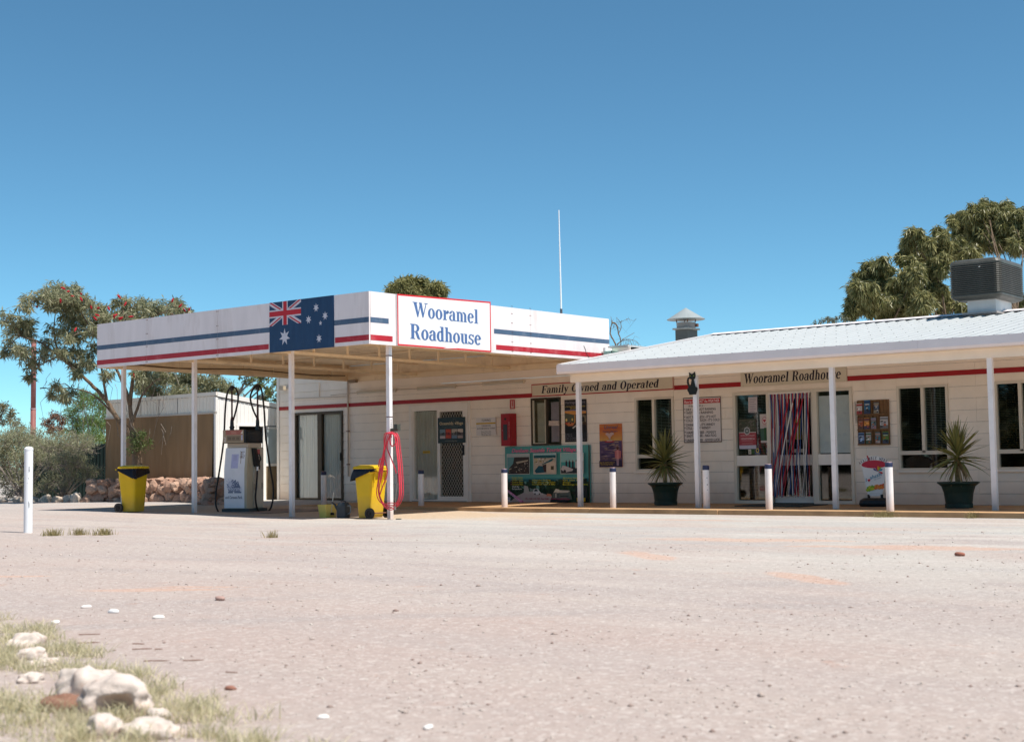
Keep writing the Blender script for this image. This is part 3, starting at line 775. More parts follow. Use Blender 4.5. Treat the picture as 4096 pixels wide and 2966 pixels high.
def xpanel(mb, x0, x1, ya, yb, za, zb, m=0):
    la, lb = lift(ya), lift(yb)
    return mb.hexa([(x0, ya, za+la), (x1, ya, za+la), (x1, yb, za+lb), (x0, yb, za+lb), (x0, ya, zb+la), (x1, ya, zb+la), (x1, yb, zb+lb), (x0, yb, zb+lb)], m)
for i, (a, b_) in enumerate(((CY0+.031, -6.537), (-6.537, -3.962), (-3.962, -3.284), (-3.284, -2.703), (-2.703, .02))):
    p = xpanel(MB(), CX1-.03, CX1, a+.002, b_-.002, CZ0, CZ1).build('fascia_panel', FASC, canopy)
    if i == 1: continue
    xb, xr = CX1+.0005, CX1+.003
    if i == 0: s0, s1, t0, t1 = a, -6.713, a, -6.617
    elif i == 2: s0, s1, t0, t1 = -3.835, b_-.002, -3.781, b_-.002
    else: s0, s1, t0, t1 = a+.002, b_-.002, a+.002, b_-.002
    xpanel(MB(), xb, xr, s0, s1, 3.335, 3.424).build('blue_stripe', BLUES, p)
    xpanel(MB(), xb, xr, t0, t1, 3.032, 3.126).build('red_stripe', REDS, p)
# nail heads and a torn crease on the last panel
nm_ = MB()
for y in (-3.3, -3.268, -2.72, -2.688):
    for z in (3.02, 3.2, 3.38, 3.56, 3.74, 3.88): nm_.box(CX1, y-.006, z+lift(y), CX1+.006, y+.006, z+.012+lift(y))
for x in (-7.56, -7.52, -5.46, -5.42, -9.13):
    for z in (3.0, 3.3, 3.55, 3.82): nm_.box(x-.006, CY0-.006, z, x+.006, CY0, z+.012)
nm_.build('nails', RUST, canopy)
cr = MB(); cr.tube([(CX1+.004, -.92, 3.30), (CX1+.006, -.86, 3.22), (CX1+.006, -.84, 3.15), (CX1+.006, -.76, 3.09), (CX1+.004, -.74, 3.06)], .006, 4)
cr.build('crease', M('crease_dark', (.25, .20, .19), .8), canopy)
MB().box(CX0, CY0+.031, CZ0, CX0+.03, .02, CZ1).build('fascia_panel', CREAM, canopy)
POSTX = (-9.12, -6.868, -4.115, -1.674)
for i, x in enumerate(POSTX):
    p = MB().box(x-.0375, -6.6075, hg(x)-.05, x+.0375, -6.5325, 3.06).build('canopy_post', POSTW, canopy)
    if i == 3:
        for z in (1.745, 2.80): MB().box(x-.041, -6.611, z, x+.041, -6.529, z+.014).build('band', M('band_brown', (.10, .05, .04), .5), p)
        g = Print()
        for q in range(9):
            random.seed(q+5); zz = 1.70-q*.035
            g.poly([(-.02+random.uniform(0, .02), zz), (.02, zz-.004), (.015, zz-.012), (-.02, zz-.008)], (40, 38, 40)); g.poly([(-.012+random.uniform(0, .02), zz), (-.004+random.uniform(0, .02), zz), (.002, zz-.022), (-.004, zz-.022)], (45, 42, 44))
        g.build(p, 'scribble', (x+.038, -6.57, 0), pi/2)
for i, x in enumerate(POSTX):
    t = MB()
    t.box(x-.03, CY0+.05, 2.985, x+.03, -.07, 3.04); t.box(x-.03, CY0+.05, 3.25, x+.03, -.07, 3.295)
    y = -6.9
    while y < -.2: t.box(x-.015, y, 3.04, x+.015, y+.035, 3.25); y += .88
    t.build('truss', CREAM, canopy)
MB().box(CX0+.04, -6.63, 3.062, CX1-.04, -6.51, 3.12).build('header_beam', CREAM, canopy)
for y in (-4.6, -2.4): MB().box(CX0+.04, y-.02, 3.297, CX1-.04, y+.02, 3.325).build('purlin', CREAM, canopy)
MB().box(CX0+.03, -.115, 2.955, -1.6, -.028, 3.075).build('wall_plate', CREAM, canopy)
MB().box(CX0+.03, -.07, 3.076, -1.6, -.028, 3.33).build('wall_lining', CREAM, canopy)
sh = MB(); nr = 48; pr = []
for i in range(nr):
    y = CY0+.04+i*.15; pr += [(y, 3.34), (y+.05, 3.34), (y+.07, 3.365), (y+.13, 3.365)]
a0, n = len(sh.v), len(pr)
for x in (CX0+.031, CX1-.031): sh.v += [(x, q[0], q[1]) for q in pr]
for i in range(n-1): sh.f.append((i, i+1, n+i+1, n+i)); sh.m.append(0)
sh.build('ceiling_sheet', M('ceiling_sheet_paint', (.86, .70, .48), .5, var=.07, scale=3, dirt=(.32, .17, .08), dirt_amt=.55, dirt_scale=2.2), canopy)
MB().box(CX0+.032, CY0+.033, 3.372, CX1-.032, .0, 3.40).build('roof_deck', ROOFM, canopy)
cb = MB(); cb.tube([(CX0+.05, -6.9, 3.1), (CX0+.06, -5.2, 3.05), (CX0+.06, -3.2, 3.12), (CX0+.06, -1.2, 3.07), (CX0+.06, -.2, 3.1)], .012, 5); cb.build('cable', M('cable_brown', (.12, .08, .05), .6), canopy)
MB().box(-9.0, -.22, 2.92, -8.75, -.12, 2.99).build('junction_box', M('old_metal', (.25, .2, .15), .6), canopy)
MB().box(-9.16+.07, -.7, 3.1, -9.16+.12, -.62, 3.26).build('bracket', CREAM, canopy)
MB().tube([(-1.62, -.7, 2.68), (-1.60, -.7, 3.0)], .018, 6).build('stay', M('stay_brown', (.3, .2, .12), .6), canopy)

# flag panel on the fascia
fl = thing('flag_panel', 'dark blue Australian flag board on the striped canopy fascia', 'flag panel', (-4.003, CY0-.004, CZ0))
FW, FH = 1.629, .89
MB().box(0, -.006, -.005, FW, .006, FH+.003).build('board', M('flag_navy', C8(34, 66, 100), .5, var=.10, scale=4, dirt=C8(60, 84, 112), dirt_amt=.4, dirt_scale=5, stretch=(3, 3, .7)), fl)
P = Print(); w, h = .82, .42; ox, oz = .0, FH-h
WH, RD = (214, 206, 212), (196, 40, 52)
def band(x0, z0, x1, z1, t, col):
    dx, dz_ = x1-x0, z1-z0; l = sqrt(dx*dx+dz_*dz_); nx_, nz_ = -dz_/l*t, dx/l*t
    pts = [(x0+nx_, z0+nz_), (x1+nx_, z1+nz_), (x1-nx_, z1-nz_), (x0-nx_, z0-nz_)]
    # keep inside the canton
    def clip(poly, f, inter):
        out = []
        for i in range(len(poly)):
            a, b_ = poly[i], poly[(i+1) % len(poly)]
            if f(a): out.append(a)
            if f(a) != f(b_): out.append(inter(a, b_))
        return out
    for ax, lim, sg in ((0, ox, 1), (0, ox+w, -1), (1, oz, 1), (1, oz+h, -1)):
        def f(p, ax=ax, lim=lim, sg=sg): return sg*(p[ax]-lim) >= 0
        def it(a, b_, ax=ax, lim=lim):
            t_ = (lim-a[ax])/(b_[ax]-a[ax]); return (a[0]+(b_[0]-a[0])*t_, a[1]+(b_[1]-a[1])*t_)
        pts = clip(pts, f, it)
        if len(pts) < 3: return
    P.poly(pts, col)
band(ox, oz, ox+w, oz+h, .04, WH); band(ox, oz+h, ox+w, oz, .04, WH)
cxm, czm = ox+w/2, oz+h/2
for (a, b_, o_) in (((ox, oz+h), (cxm, czm), -.012), ((cxm, czm), (ox+w, oz), -.012), ((ox, oz), (cxm, czm), .012), ((cxm, czm), (ox+w, oz+h), .012)):
    band(a[0], a[1]+o_*(-1 if a[0] == ox else 1), b_[0], b_[1]+o_*(-1 if a[0] == ox else 1), .013, RD)
P.rect(cxm-.07, oz, cxm+.07, oz+h, WH).rect(ox, czm-.07, ox+w, czm+.07, WH)
P.rect(cxm-.045, oz, cxm+.045, oz+h, RD).rect(ox, czm-.045, ox+w, czm+.045, RD)
def star(cx, cz, r, n=7, ri=.45, sx=.92):
    P.poly([(cx+sx*(r if i % 2 == 0 else r*ri)*sin(pi*i/n), cz+(r if i % 2 == 0 else r*ri)*cos(pi*i/n)) for i in range(2*n)], (206, 204, 212))
for (x, z, r, n_) in ((-3.607, 3.222, .155, 7), (-2.806, 3.681, .08, 7), (-2.583, 3.522, .08, 7), (-2.995, 3.487, .08, 7), (-2.736, 3.136, .08, 7), (-2.698, 3.402, .045, 5)):
    Q = P; P = Print(); star(x+4.003, z-CZ0, r, n_); P.build(fl, 'star', (0, -.0063, 0)); P = Q
P.build(fl, 'union_canton_print', (0, -.0063, 0))

# big name board on the sunny side of the canopy
ns = thing('name_board', 'big white board with red edge and blue lettering on the sunny canopy side', 'sign', (CX1+.002, -6.527, CZ0+.008), pi/2)
NW, NH, LF = 2.562, .895, .05
BW = M('name_board_white', (.82, .81, .80), .4, var=.02)
MB().hexa([(0, -.03, 0), (NW, -.03, LF-.03), (NW, -.002, LF-.03), (0, -.002, 0), (0, -.03, NH-.005), (NW, -.03, NH+LF+.02), (NW, -.002, NH+LF+.02), (0, -.002, NH-.005)]).build('board', BW, ns)
P = Print(); b_ = .028; RE = (214, 48, 52)
zl = lambda x: (LF-.03)*x/NW
zu = lambda x: NH-.005+(LF+.025)*x/NW
P.poly([(0, zl(0)), (NW, zl(NW)), (NW, zl(NW)+b_), (0, zl(0)+b_)], RE).poly([(0, zu(0)-b_), (NW, zu(NW)-b_), (NW, zu(NW)), (0, zu(0))], RE)
P.poly([(0, 0), (b_, 0), (b_, zu(0)), (0, zu(0))], RE).poly([(NW-b_, zl(NW)), (NW, zl(NW)), (NW, zu(NW)), (NW-b_, zu(NW))], RE)
P.poly([(1.2, .018), (1.34, .02), (1.52, .034), (1.6, .03), (1.5, .044), (1.3, .04)], (225, 220, 220))
BL = (82, 112, 160)
P.slab('Wooramel', .40, .527, .26, 1.80, BL); P.slab('Roadhouse', .325, .137, .262, 1.95, BL)
P.build(ns, 'lettering', (0, -.0303, 0))

# ------------------------------------------------------------------ signs on the wall
def wall_board(name, label, cat, x0, x1, za, zb, th=.012, y=-.026, mat=None, border=None):
    t = thing(name, label, cat, (x0, y, za))
    MB().box(0, -th, 0, x1-x0, 0, zb-za).build('board', mat, t)
    return t, x1-x0, zb-za, -th-.0003
def lean(t, a): t.rotation_euler = (a, 0, 0)

t, w, h, y = wall_board('family_sign', 'long cream sign reading Family Owned and Operated with red edges', 'sign', -3.565, .035, 2.36, 2.635, mat=M('sign_cream', (.66, .58, .45), .5, var=.03))
P = Print(); RW = (172, 22, 30)
P.rect(0, 0, w, .022, RW).rect(0, 0, .014, h, RW).rect(w-.014, 0, w, h, RW).rect(0, h-.02, 2.0, h, RW)
P.build(t, 'border', (0, y, 0)); P = Print(); P.k = 5
P.slab('Family Owned and Operated', .265, .066, .165, 2.98, (34, 32, 48), shear=.2)
P.rect(2.585, .03, 2.587, h-.03, (150, 128, 98))
P.build(t, 'lettering', (0, y, 0))
t, w, h, y = wall_board('shop_sign', 'cream sign reading Wooramel Roadhouse over the shop entrance', 'sign', 1.562, 3.767, 2.343, 2.618, mat=M('sign_cream', (0, 0, 0)))
P = Print(); P.slab('Wooramel Roadhouse', .06, .062, .19, 2.03, (34, 32, 46), shear=.13)
for i in range(6): P.rect(.05+i*.42, .012, .058+i*.42, .02, (90, 70, 50))
P.build(t, 'lettering', (0, y, 0))

t, w, h, y = wall_board('weather_sign', 'white weather joke sign with red heading hung behind the cat post', 'sign', .25, 1.108, 1.284, 2.182, mat=M('sign_pale', (.74, .66, .62), .5, var=.03))
P = Print(); K = (34, 18, 20); R_d = (188, 24, 36)
P.rect(0, 0, w, .016, K).rect(0, h-.016, w, h, K).rect(0, 0, .014, h, K).rect(w-.014, 0, w, h, K)
P.build(t, 'border', (0, y, 0)); P = Print(); P.k = 5
P.rect(.016, h-.125, w-.016, h-.035, R_d)
P.text('How to FORECAST the WEATHER', .03, h-.108, .055, (232, 222, 222), w=w-.06)
P.text('If the ROCK is -', .13, h-.185, .036, K, w=.36)
lines = [("DRY", "IT'S NOT RAINING"), ("WET", "IT'S RAINING"), None, ("HOT TO TOUCH", "IT'S HOT"), ("COLD TO TOUCH", "IT'S COLD"), None, ("SWINGING", "IT'S WINDY"), ("STILL", "NOT WINDY"), None, ("HARD TO SEE", "FOGGY"), ("EASY TO SEE", "NO FOG"), None, ("UNDERWATER", "GOOD LUCK")]
z = h-.262
for ln in lines:
    if ln is None: z -= .022; continue
    P.text('* '+ln[0]+' - '+ln[1], .022, z, .048, K, w={'DRY': .72, 'WET': .66, 'HOT TO TOUCH': .72, 'COLD TO TOUCH': .80, 'SWINGING': .70, 'STILL': .60, 'HARD TO SEE': .72, 'EASY TO SEE': .72, 'UNDERWATER': .80}[ln[0]])
    z -= .0655
P.build(t, 'lettering', (0, y, 0))
rk = thing('hanging_rock', 'small dark rock hanging on a string before the weather sign', 'rock', (.62, -.16, 1.78))
MB().lathe([(.006, -.04), (.022, -.03), (.028, 0), (.016, .035), (.005, .045)], 0, 0, 8).build('rock', M('rock_dark', (.08, .05, .04), .9), rk)
MB().tube([(0, 0, .04), (0, 0, .43), (.0, .1, .45)], .003, 4).build('string', M('string_brown', (.2, .14, .1), .8), rk)

t, w, h, y = wall_board('towing_sign', 'pale towing sign with a yellow bar beside the red hose box', 'sign', -5.14, -4.57, 1.557, 1.955, mat=M('sign_perspex', (.70, .64, .60), .3, var=.02))
P = Print(); K2 = (44, 38, 42)
P.text('TOWING', w/2, h-.085, .05, K2, w=.26, align='C').rect(.0, h-.145, w-.012, h-.112, (196, 158, 40))
P.text('CARNARVON', w/2, h-.20, .036, (62, 54, 58), w=.26, align='C').text('AUTO SERVICING & TOWING', w/2, h-.258, .036, (62, 54, 58), w=.52, align='C')
for i, s_ in enumerate(('Phone: 9941 1435', 'Mob: 0427 190 562', 'A/hours: 9941 1274')): P.text(s_, w/2, h-.325-i*.04, .024, (66, 58, 60), w=.27, align='C')
P.rect(w-.012, .07, w-.006, h, (150, 130, 115))
P.build(t, 'lettering', (0, y, 0))

t, w, h, y = wall_board('village_sign', 'dark green Oceanside Village sign with four pictures on the mesh door', 'sign', -6.255, -5.442, 1.41, 1.99, y=-.06, mat=M('sign_dark_green', (.012, .028, .028), .35))
P = Print(); CRM = (214, 190, 150)
P.text('Oceanside Village', w/2, h-.165, .068, CRM, w=.70, align='C')
P.poly([(.50+.04*cos(a*.5), h-.075+.05*sin(a*.5)) for a in range(13)], (90, 100, 90)); P.disc(.50, h-.075, .032, .042, (16, 36, 38))
P.rect(.12, h-.205, .68, h-.2, (120, 125, 110)).rect(.2, h-.235, .6, h-.23, (110, 115, 105))
for i, (c1, c2, c3) in enumerate((((120, 140, 150), (95, 100, 100), (190, 170, 170)), ((190, 70, 40), (170, 50, 36), (186, 70, 44)), ((180, 165, 150), (110, 110, 110), (110, 130, 150)), ((200, 180, 165), (90, 80, 80), (160, 140, 135)))):
    x = .065+i*.178
    P.rect(x, .105, x+.16, .315, c1).rect(x, .165, x+.16, .235, c2).rect(x, .105, x+.16, .165, c3)
    random.seed(i)
    for q in range(4): xx = x+random.uniform(0, .12); P.rect(xx, .19, xx+.03, .22+random.uniform(0, .04), tuple(int(v*.6) for v in c2))
P.text('www.oceansidevillage.com.au', w/2, .04, .025, (150, 150, 135), w=.36, align='C').rect(.08, .018, .74, .022, (90, 95, 85))
P.build(t, 'print', (0, y, 0))

t, w, h, y = wall_board('heritage_poster', 'black Heritage Resort poster with a lamplit room picture', 'poster', -2.686, -2.122, 1.362, 2.26, mat=M('poster_black', (.016, .013, .014), .3))
P = Print()
P.text('Heritage Resort', .02, h-.085, .055, (128, 122, 128), w=w-.045).text('Denham - Monkey Mia - Shark Bay', .03, h-.13, .018, (100, 92, 100), w=w-.08)
P.text('4 STAR OCEAN FRONT ACCOMMODATION', .02, h-.16, .022, (214, 180, 80), w=w-.045, shear=.15).text('BAR & RESTAURANT', w/2, h-.195, .022, (214, 180, 80), w=.26, align='C', shear=.15)
P.rect(.004, .33, w-.004, .665, (64, 44, 24)).poly([(.004, .665), (w-.004, .60), (w-.004, .655), (.25, .69), (.004, .67)], (112, 110, 135)).poly([(.004, .62), (.25, .575), (w-.004, .60), (w-.004, .645), (.2, .665), (.004, .66)], (205, 140, 70))
P.poly([(.004, .61), (.25, .57), (.25, .42), (.004, .42)], (84, 84, 66)).poly([(.25, .57), (.28, .57), (.28, .40), (.25, .40)], (190, 130, 60))
P.disc(.045, .47, .025, .03, (226, 196, 110)).disc(.2, .475, .018, .028, (226, 190, 100)).poly([(.004, .40), (.12, .42), (.26, .40), (.22, .345), (.1, .34)], (190, 110, 66)).rect(.13, .385, .17, .41, (30, 18, 16)).disc(.05, .40, .035, .02, (170, 60, 44))
P.poly([(.30, .40), (w-.004, .42), (w-.004, .56), (.36, .58)], (120, 108, 86)).rect(.44, .35, .46, .42, (190, 180, 165))
for q in range(9): random.seed(q); P.rect(.42+.09*random.random(), .42, .425+.1*random.random(), .5+.03*random.random(), (40, 34, 26))
P.poly([(.19, .28), (.34, .36), (.5, .37), (w-.004, .34), (w-.004, .2), (.004, .2), (.004, .36)], (18, 14, 16)).poly([(.2, .30), (.29, .355), (.30, .33), (.22, .28)], (200, 190, 180))
for i, s_ in enumerate(('Ph: 9948 1133', 'Fax: 9948 1134', 'Knight Tce Denham', 'Email us to book your stay')): P.text(s_, .015, .15-i*.038, .024, (118, 114, 122), w=(.17, .18, .30, w-.04)[i])
P.build(t, 'print', (0, y, 0))

t, w, h, y = wall_board('fishing_poster', 'orange and purple fishing charter poster on the weatherboards above a bollard', 'poster', -1.795, -1.236, .82, 1.716, mat=M('poster_orange', C8(206, 120, 62), .4, var=.05))
P = Print()
for i in range(10): f = i/9; P.rect(0, .545+i*.028, w, .573+i*.028, (int(214-8*f), int(160-58*f), int(84-30*f)))
P.rect(0, 0, w, .545, (92, 70, 104))
random.seed(8)
for i in range(95):
    zz = random.uniform(.13, .54); ww = random.uniform(.05, .18); xx = random.uniform(0, w-ww); c = random.choice([(150, 120, 140), (180, 140, 120), (52, 40, 70), (70, 54, 92), (196, 160, 130)])
    P.poly([(xx, zz), (xx+ww, zz+.006), (xx+ww, zz+.014), (xx+ww*.4, zz+.011)], c)
P.rect(0, 0, w, .13, (58, 44, 70))
P.text('Unreal', .13, h-.105, .075, (110, 96, 112), w=.33, shear=.25).text('Fishing Charters', .10, h-.175, .04, (96, 78, 104), w=.37, shear=.25)
for (x, z, a, b__) in ((.27, .66, .07, .03), (.22, .685, .05, .025), (.33, .69, .055, .028), (.27, .63, .03, .04), (.28, .60, .016, .03)): P.disc(x, z, a, b__, (206, 170, 160))
P.poly([(.13, .545), (.18, .515), (.36, .515), (.40, .54)], (176, 50, 60)).rect(.2, .54, .34, .556, (212, 190, 180)).rect(.26, .556, .264, .60, (80, 60, 60))
P.poly([(.395, .33), (.47, .36), (.55, .33), (.545, .19), (.50, .17), (.49, .03), (.44, .03), (.43, .17), (.40, .2)], (196, 110, 110)).disc(.465, .39, .028, .035, (96, 60, 56)).poly([(.44, .35), (.49, .35), (.50, .16), (.44, .16)], (214, 140, 134)).rect(.44, .03, .46, .16, (150, 150, 170)).rect(.475, .03, .49, .16, (150, 150, 170))
P.text('Enjoy the beautiful waters of', .02, .085, .024, (214, 176, 70), w=.36).text('World Heritage Shark Bay', .03, .045, .024, (214, 176, 70), w=.32)
for i in range(3): P.rect(.02, .155+i*.018, .30, .160+i*.018, (120, 90, 80))
P.build(t, 'print', (0, y, 0))

t, w, h, y = wall_board('tourist_board', 'large teal Denham Seaside Tourist Village board standing on the pavement', 'billboard', -4.30, -2.03, .085, 1.292, th=.035, y=-.05, mat=M('board_teal', C8(88, 158, 150), .4, var=.03))
MB().box(w-.03, -.04, 0, w+.0, -.0352, h).build('edge_strip', M('edge_brown', (.06, .045, .03), .6), t)
P = Print()
P.rect(0, 0, w-.03, .50, (36, 66, 44)).rect(0, .44, w-.03, .50, (40, 104, 110)).rect(.0, .49, w-.03, .515, (56, 128, 128))
random.seed(5)
for i in range(150):
    x = random.uniform(0, w-.1); z = random.uniform(.16, .46); r = random.uniform(.02, .06); g = random.uniform(.5, 1.3)
    if .45 < x < 1.5 and z > .30 and random.random() < .4: col = (int(96*g), int(134*g), int(120*g))
    else: col = (int(38*g), int(58*g), int(30*g))
    P.poly([(x+r*cos(a)*random.uniform(.6, 1.2), z+r*sin(a)*random.uniform(.6, 1.3)) for a in (0, .9, 1.8, 2.7, 3.6, 4.5, 5.4)], col)
P.poly([(.15, .0), (1.25, .0), (1.3, .13), (1.0, .20), (.75, .235), (.55, .21), (.35, .13)], (176, 160, 156)).poly([(.0, .1), (.18, .02), (.26, .0), (0, 0)], (200, 196, 196))
P.poly([(.54, .20), (.56, .36), (.66, .34), (.70, .20), (.66, .17)], (176, 170, 160)).poly([(.70, .31), (.80, .28), (.82, .24), (.72, .22)], (110, 130, 120))
P.poly([(.79, .20), (.82, .29), (.92, .29), (1.0, .21), (1.0, .17), (.9, .165)], (206, 202, 200)).poly([(.825, .23), (.84, .28), (.91, .28), (.93, .235)], (60, 72, 76)).disc(.85, .175, .02, .02, (20, 20, 22)).disc(.97, .175, .018, .018, (20, 20, 22)).disc(1.03, .175, .05, .02, (190, 182, 176))
P.poly([(1.15, .13), (1.18, .19), (1.28, .17), (1.3, .13)], (196, 120, 90))
P.poly([(1.31, .09), (1.33, .20), (1.42, .28), (1.50, .26), (1.48, .18), (1.62, .25), (1.78, .24), (1.84, .06), (1.55, .05)], (84, 96, 92)).poly([(1.42, .20), (1.48, .26), (1.78, .25), (1.72, .21)], (190, 184, 172)).poly([(1.35, .21), (1.41, .29), (1.50, .27), (1.49, .22)], (206, 200, 184)).rect(1.40, .1, 1.42, .19, (210, 200, 185)).rect(1.46, .1, 1.475, .18, (30, 30, 30)).rect(1.52, .12, 1.74, .14, (40, 50, 50))
P.rect(1.26, .0, 1.72, .05, (24, 28, 34)).rect(1.92, .03, w-.04, .35, (22, 32, 36))
P.poly([(0, .30), (.03, .32), (.56, .0), (.44, .0)], (186, 78, 140)); P.text('SENIORS DISCOUNTS', .04, .245, .052, (240, 214, 232), w=.50, rot=-.545)
P.text('Denham Seaside Tourist Village', .22, 1.075, .085, (222, 96, 140), w=1.72, shear=.3); P.text('Denham Seaside Tourist Village', .224, 1.078, .08, (232, 110, 150), w=1.72, shear=.3)
pics = ((.095, .70), (.84, 1.43), (1.57, 2.15))
for i, (a, b__) in enumerate(pics):
    za, zb = .612, 1.035
    P.rect(a-.012, za-.012, b__+.012, zb+.012, (206, 202, 196)); W_, H_ = b__-a, zb-za
    random.seed(30+i)
    if i == 0:
        P.rect(a, za, b__, zb, (104, 150, 150)).rect(a, zb-.06, b__, zb, (176, 182, 176)).poly([(a+.2, zb-.06), (b__, zb-.06), (b__, za), (a+.02, za), (a+.05, za+.12), (a+.16, za+.22)], (62, 50, 42))
        for q in range(55):
            x = random.uniform(a+.06, b__-.05); z = random.uniform(za, za+.30*(x-a)/W_+.06); r = random.uniform(.008, .028)
            P.poly([(x, z), (x+r*1.5, z+r*.4), (x+r*.8, z+r), (x-.003, z+r*.6)], random.choice([(206, 190, 170), (150, 130, 110), (26, 20, 18), (180, 160, 140)]))
        P.poly([(a+.25, za+.26), (b__-.02, za+.3), (b__-.02, za+.27), (a+.28, za+.22)], (180, 164, 140))
    elif i == 1:
        P.rect(a, za, b__, zb, (186, 172, 152)).rect(a, zb-.09, b__, zb-.03, (30, 84, 90)).rect(a, zb-.03, b__, zb, (150, 190, 190)).poly([(a+.02, za+.06), (a+.13, za+.17), (a+.33, za+.15), (a+.34, za+.03), (a+.06, za+.01)], (28, 78, 92))
        for q in range(26):
            x = random.uniform(a, b__-.06); z = random.uniform(zb-.2, zb-.1); P.rect(x, z, x+.03, z+.018, random.choice([(226, 222, 214), (150, 120, 90), (90, 96, 70), (200, 170, 80)]))
        P.poly([(a+.22, za+.2), (b__-.06, za+.33), (b__-.09, za+.27), (a+.24, za+.19)], (38, 96, 104)).poly([(a+.34, za+.02), (b__, za), (b__, za+.24), (a+.5, za+.26), (a+.34, za+.22)], (206, 186, 164)).rect(a+.46, za+.08, a+.54, za+.16, (84, 74, 52)).poly([(a+.24, za+.18), (a+.34, za+.2), (a+.34, za+.03), (a+.28, za+.05)], (60, 40, 36))
    else:
        P.rect(a, za, b__, zb, (142, 186, 180)).rect(a, za+.13, b__, za+.24, (70, 150, 146)).rect(a, za, b__, za+.13, (44, 52, 54)).poly([(b__-.1, za), (b__, za), (b__, za+.26), (b__-.08, za+.24)], (44, 66, 44))
        for q in range(5): x = a+.12+q*.085; P.rect(x, za+.11, x+.045, za+.25, random.choice([(40, 40, 48), (196, 190, 186), (70, 60, 60)])).disc(x+.022, za+.265, .013, .017, (120, 84, 70))
        P.poly([(a, za+.09), (a+.05, za+.17), (a+.14, za+.15), (a+.32, za+.09), (a+.30, za+.05), (a+.1, za+.02)], (196, 186, 182)).disc(a+.1, za+.04, .035, .04, (40, 42, 46)).disc(a+.34, za+.03, .03, .035, (40, 42, 46))
YE_ = (206, 196, 50)
for i, s_ in enumerate(('Budget Cabins', 'Chalet Units', 'Caravan Bays', 'Camping Bays')): P.text(s_, .25, .515-i*.048, .034, YE_, w=.30).rect(.215, .52-i*.048, .232, .536-i*.048, (206, 110, 90))
P.text('Shark Bay', .25, .32, .034, (226, 224, 214), w=.2).text('Backpackers', .25, .272, .034, (226, 224, 214), w=.26)
P.text('All modern facilities', .80, .46, .03, YE_, w=.5).text('Fully equipped camp kitchen', .80, .415, .03, YE_, w=.62).text('Recreation room & BBQ', .80, .37, .03, YE_, w=.62)
for i, s_ in enumerate(('Absolute beachfront', 'On site fuel', 'Shops', 'Bookings welcome')): P.text(s_, 1.62, .50-i*.045, .03, YE_, w=(.56, .5, .2, .64)[i])
P.text('Ph: 1300 133 733  Fax 9948', .62, .055, .04, (150, 40, 70), w=.62)
P.text('www.seasidevillage', 1.3, .06, .036, (170, 40, 90), w=.5)
P.rect(.0, .04, .2, .1, (226, 226, 224)).poly([(.02, .055), (.2, .06), (.18, .09), (.06, .085)], (36, 70, 130))
P.rect(1.98, .02, 2.2, .1, (206, 168, 40))
for q in range(5): P.disc(2.04+.025*q, .13+.04*sin(pi*q/4), .009, .009, (220, 190, 50), 5)
P.build(t, 'print', (0, y, 0)); lean(t, -.012)

# fire hose cabinet and its little sign
fc = thing('hose_cabinet', 'red metal fire hose cabinet with a slot window on the wall', 'cabinet', (-4.262, -.026, 1.31))
RC = M('cabinet_red', (.33, .010, .018), .4, var=.05, scale=5)
MB().box(0, -.225, 0, .258, 0, .705).build('body', RC, fc)
MB().box(.008, -.232, .01, .25, -.2255, .695).build('door', RC, fc)
MB().box(.07, -.234, .125, .185, -.2325, .47).build('slot_window', M('slot_dark', (.05, .04, .045), .25), fc)
MB().lathe([(.026, 0), (.026, .006)], 0, 0, 14).build('gauge', BLACKP, fc).matrix_local = Matrix.Translation((.13, -.2325, .585)) @ Matrix.Rotation(pi/2, 4, 'X')
P = Print(); P.text('FIRE HOSE REEL', .222, .53, .02, (205, 150, 140), w=.36, rot=-pi/2); P.rect(.04, .33, .052, .342, (220, 200, 190)); P.build(fc, 'lettering', (0, -.2323, 0))
us = thing('hose_marker', 'small red and white marker plate above the red hose cabinet', 'marker plate', (-4.175, -.026, 2.121))
MB().box(0, -.006, 0, .134, 0, .203).build('plate', M('marker_red', (.42, .02, .025), .4), us)
P = Print(); P.rect(.03, .03, .104, .18, (210, 190, 180)).rect(.052, .055, .082, .18, (190, 40, 44)).rect(.02, .018, .114, .024, (220, 200, 190)); P.build(us, 'symbol', (0, -.0063, 0))

# small notices on the glass
def notice(name, label, cat, x0, x1, za, zb, y, col, draw=None, tilt=0):
    t = thing(name, label, cat, (x0, y, za)); t.rotation_euler = (0, tilt, 0)
    MB().box(0, -.002, 0, x1-x0, 0, zb-za).build('sheet', ink(col), t)
    if draw:
        P = Print(); draw(P, x1-x0, zb-za); P.build(t, 'print', (0, -.0023, 0))
    return t
def W32(px, py): return 1.381+(px-200)/(1000-200)*(2.10-1.381), None
fx = lambda p: 1.43+(p-250)*(.67/745.); fz = lambda p: 1.01+(1470-p)*(1.17/1370.)
def dr(P, w, h):
    for i in range(7): P.rect(.03, h*.82-i*.045, w-.03-(.03 if i % 2 else 0), h*.82-i*.045+.008, (110, 100, 112))
notice('paper_notice', 'white paper notice taped high in the left entrance glass', 'notice', fx(532), fx(748), fz(495), fz(145), .012, (190, 178, 180), dr, .02)
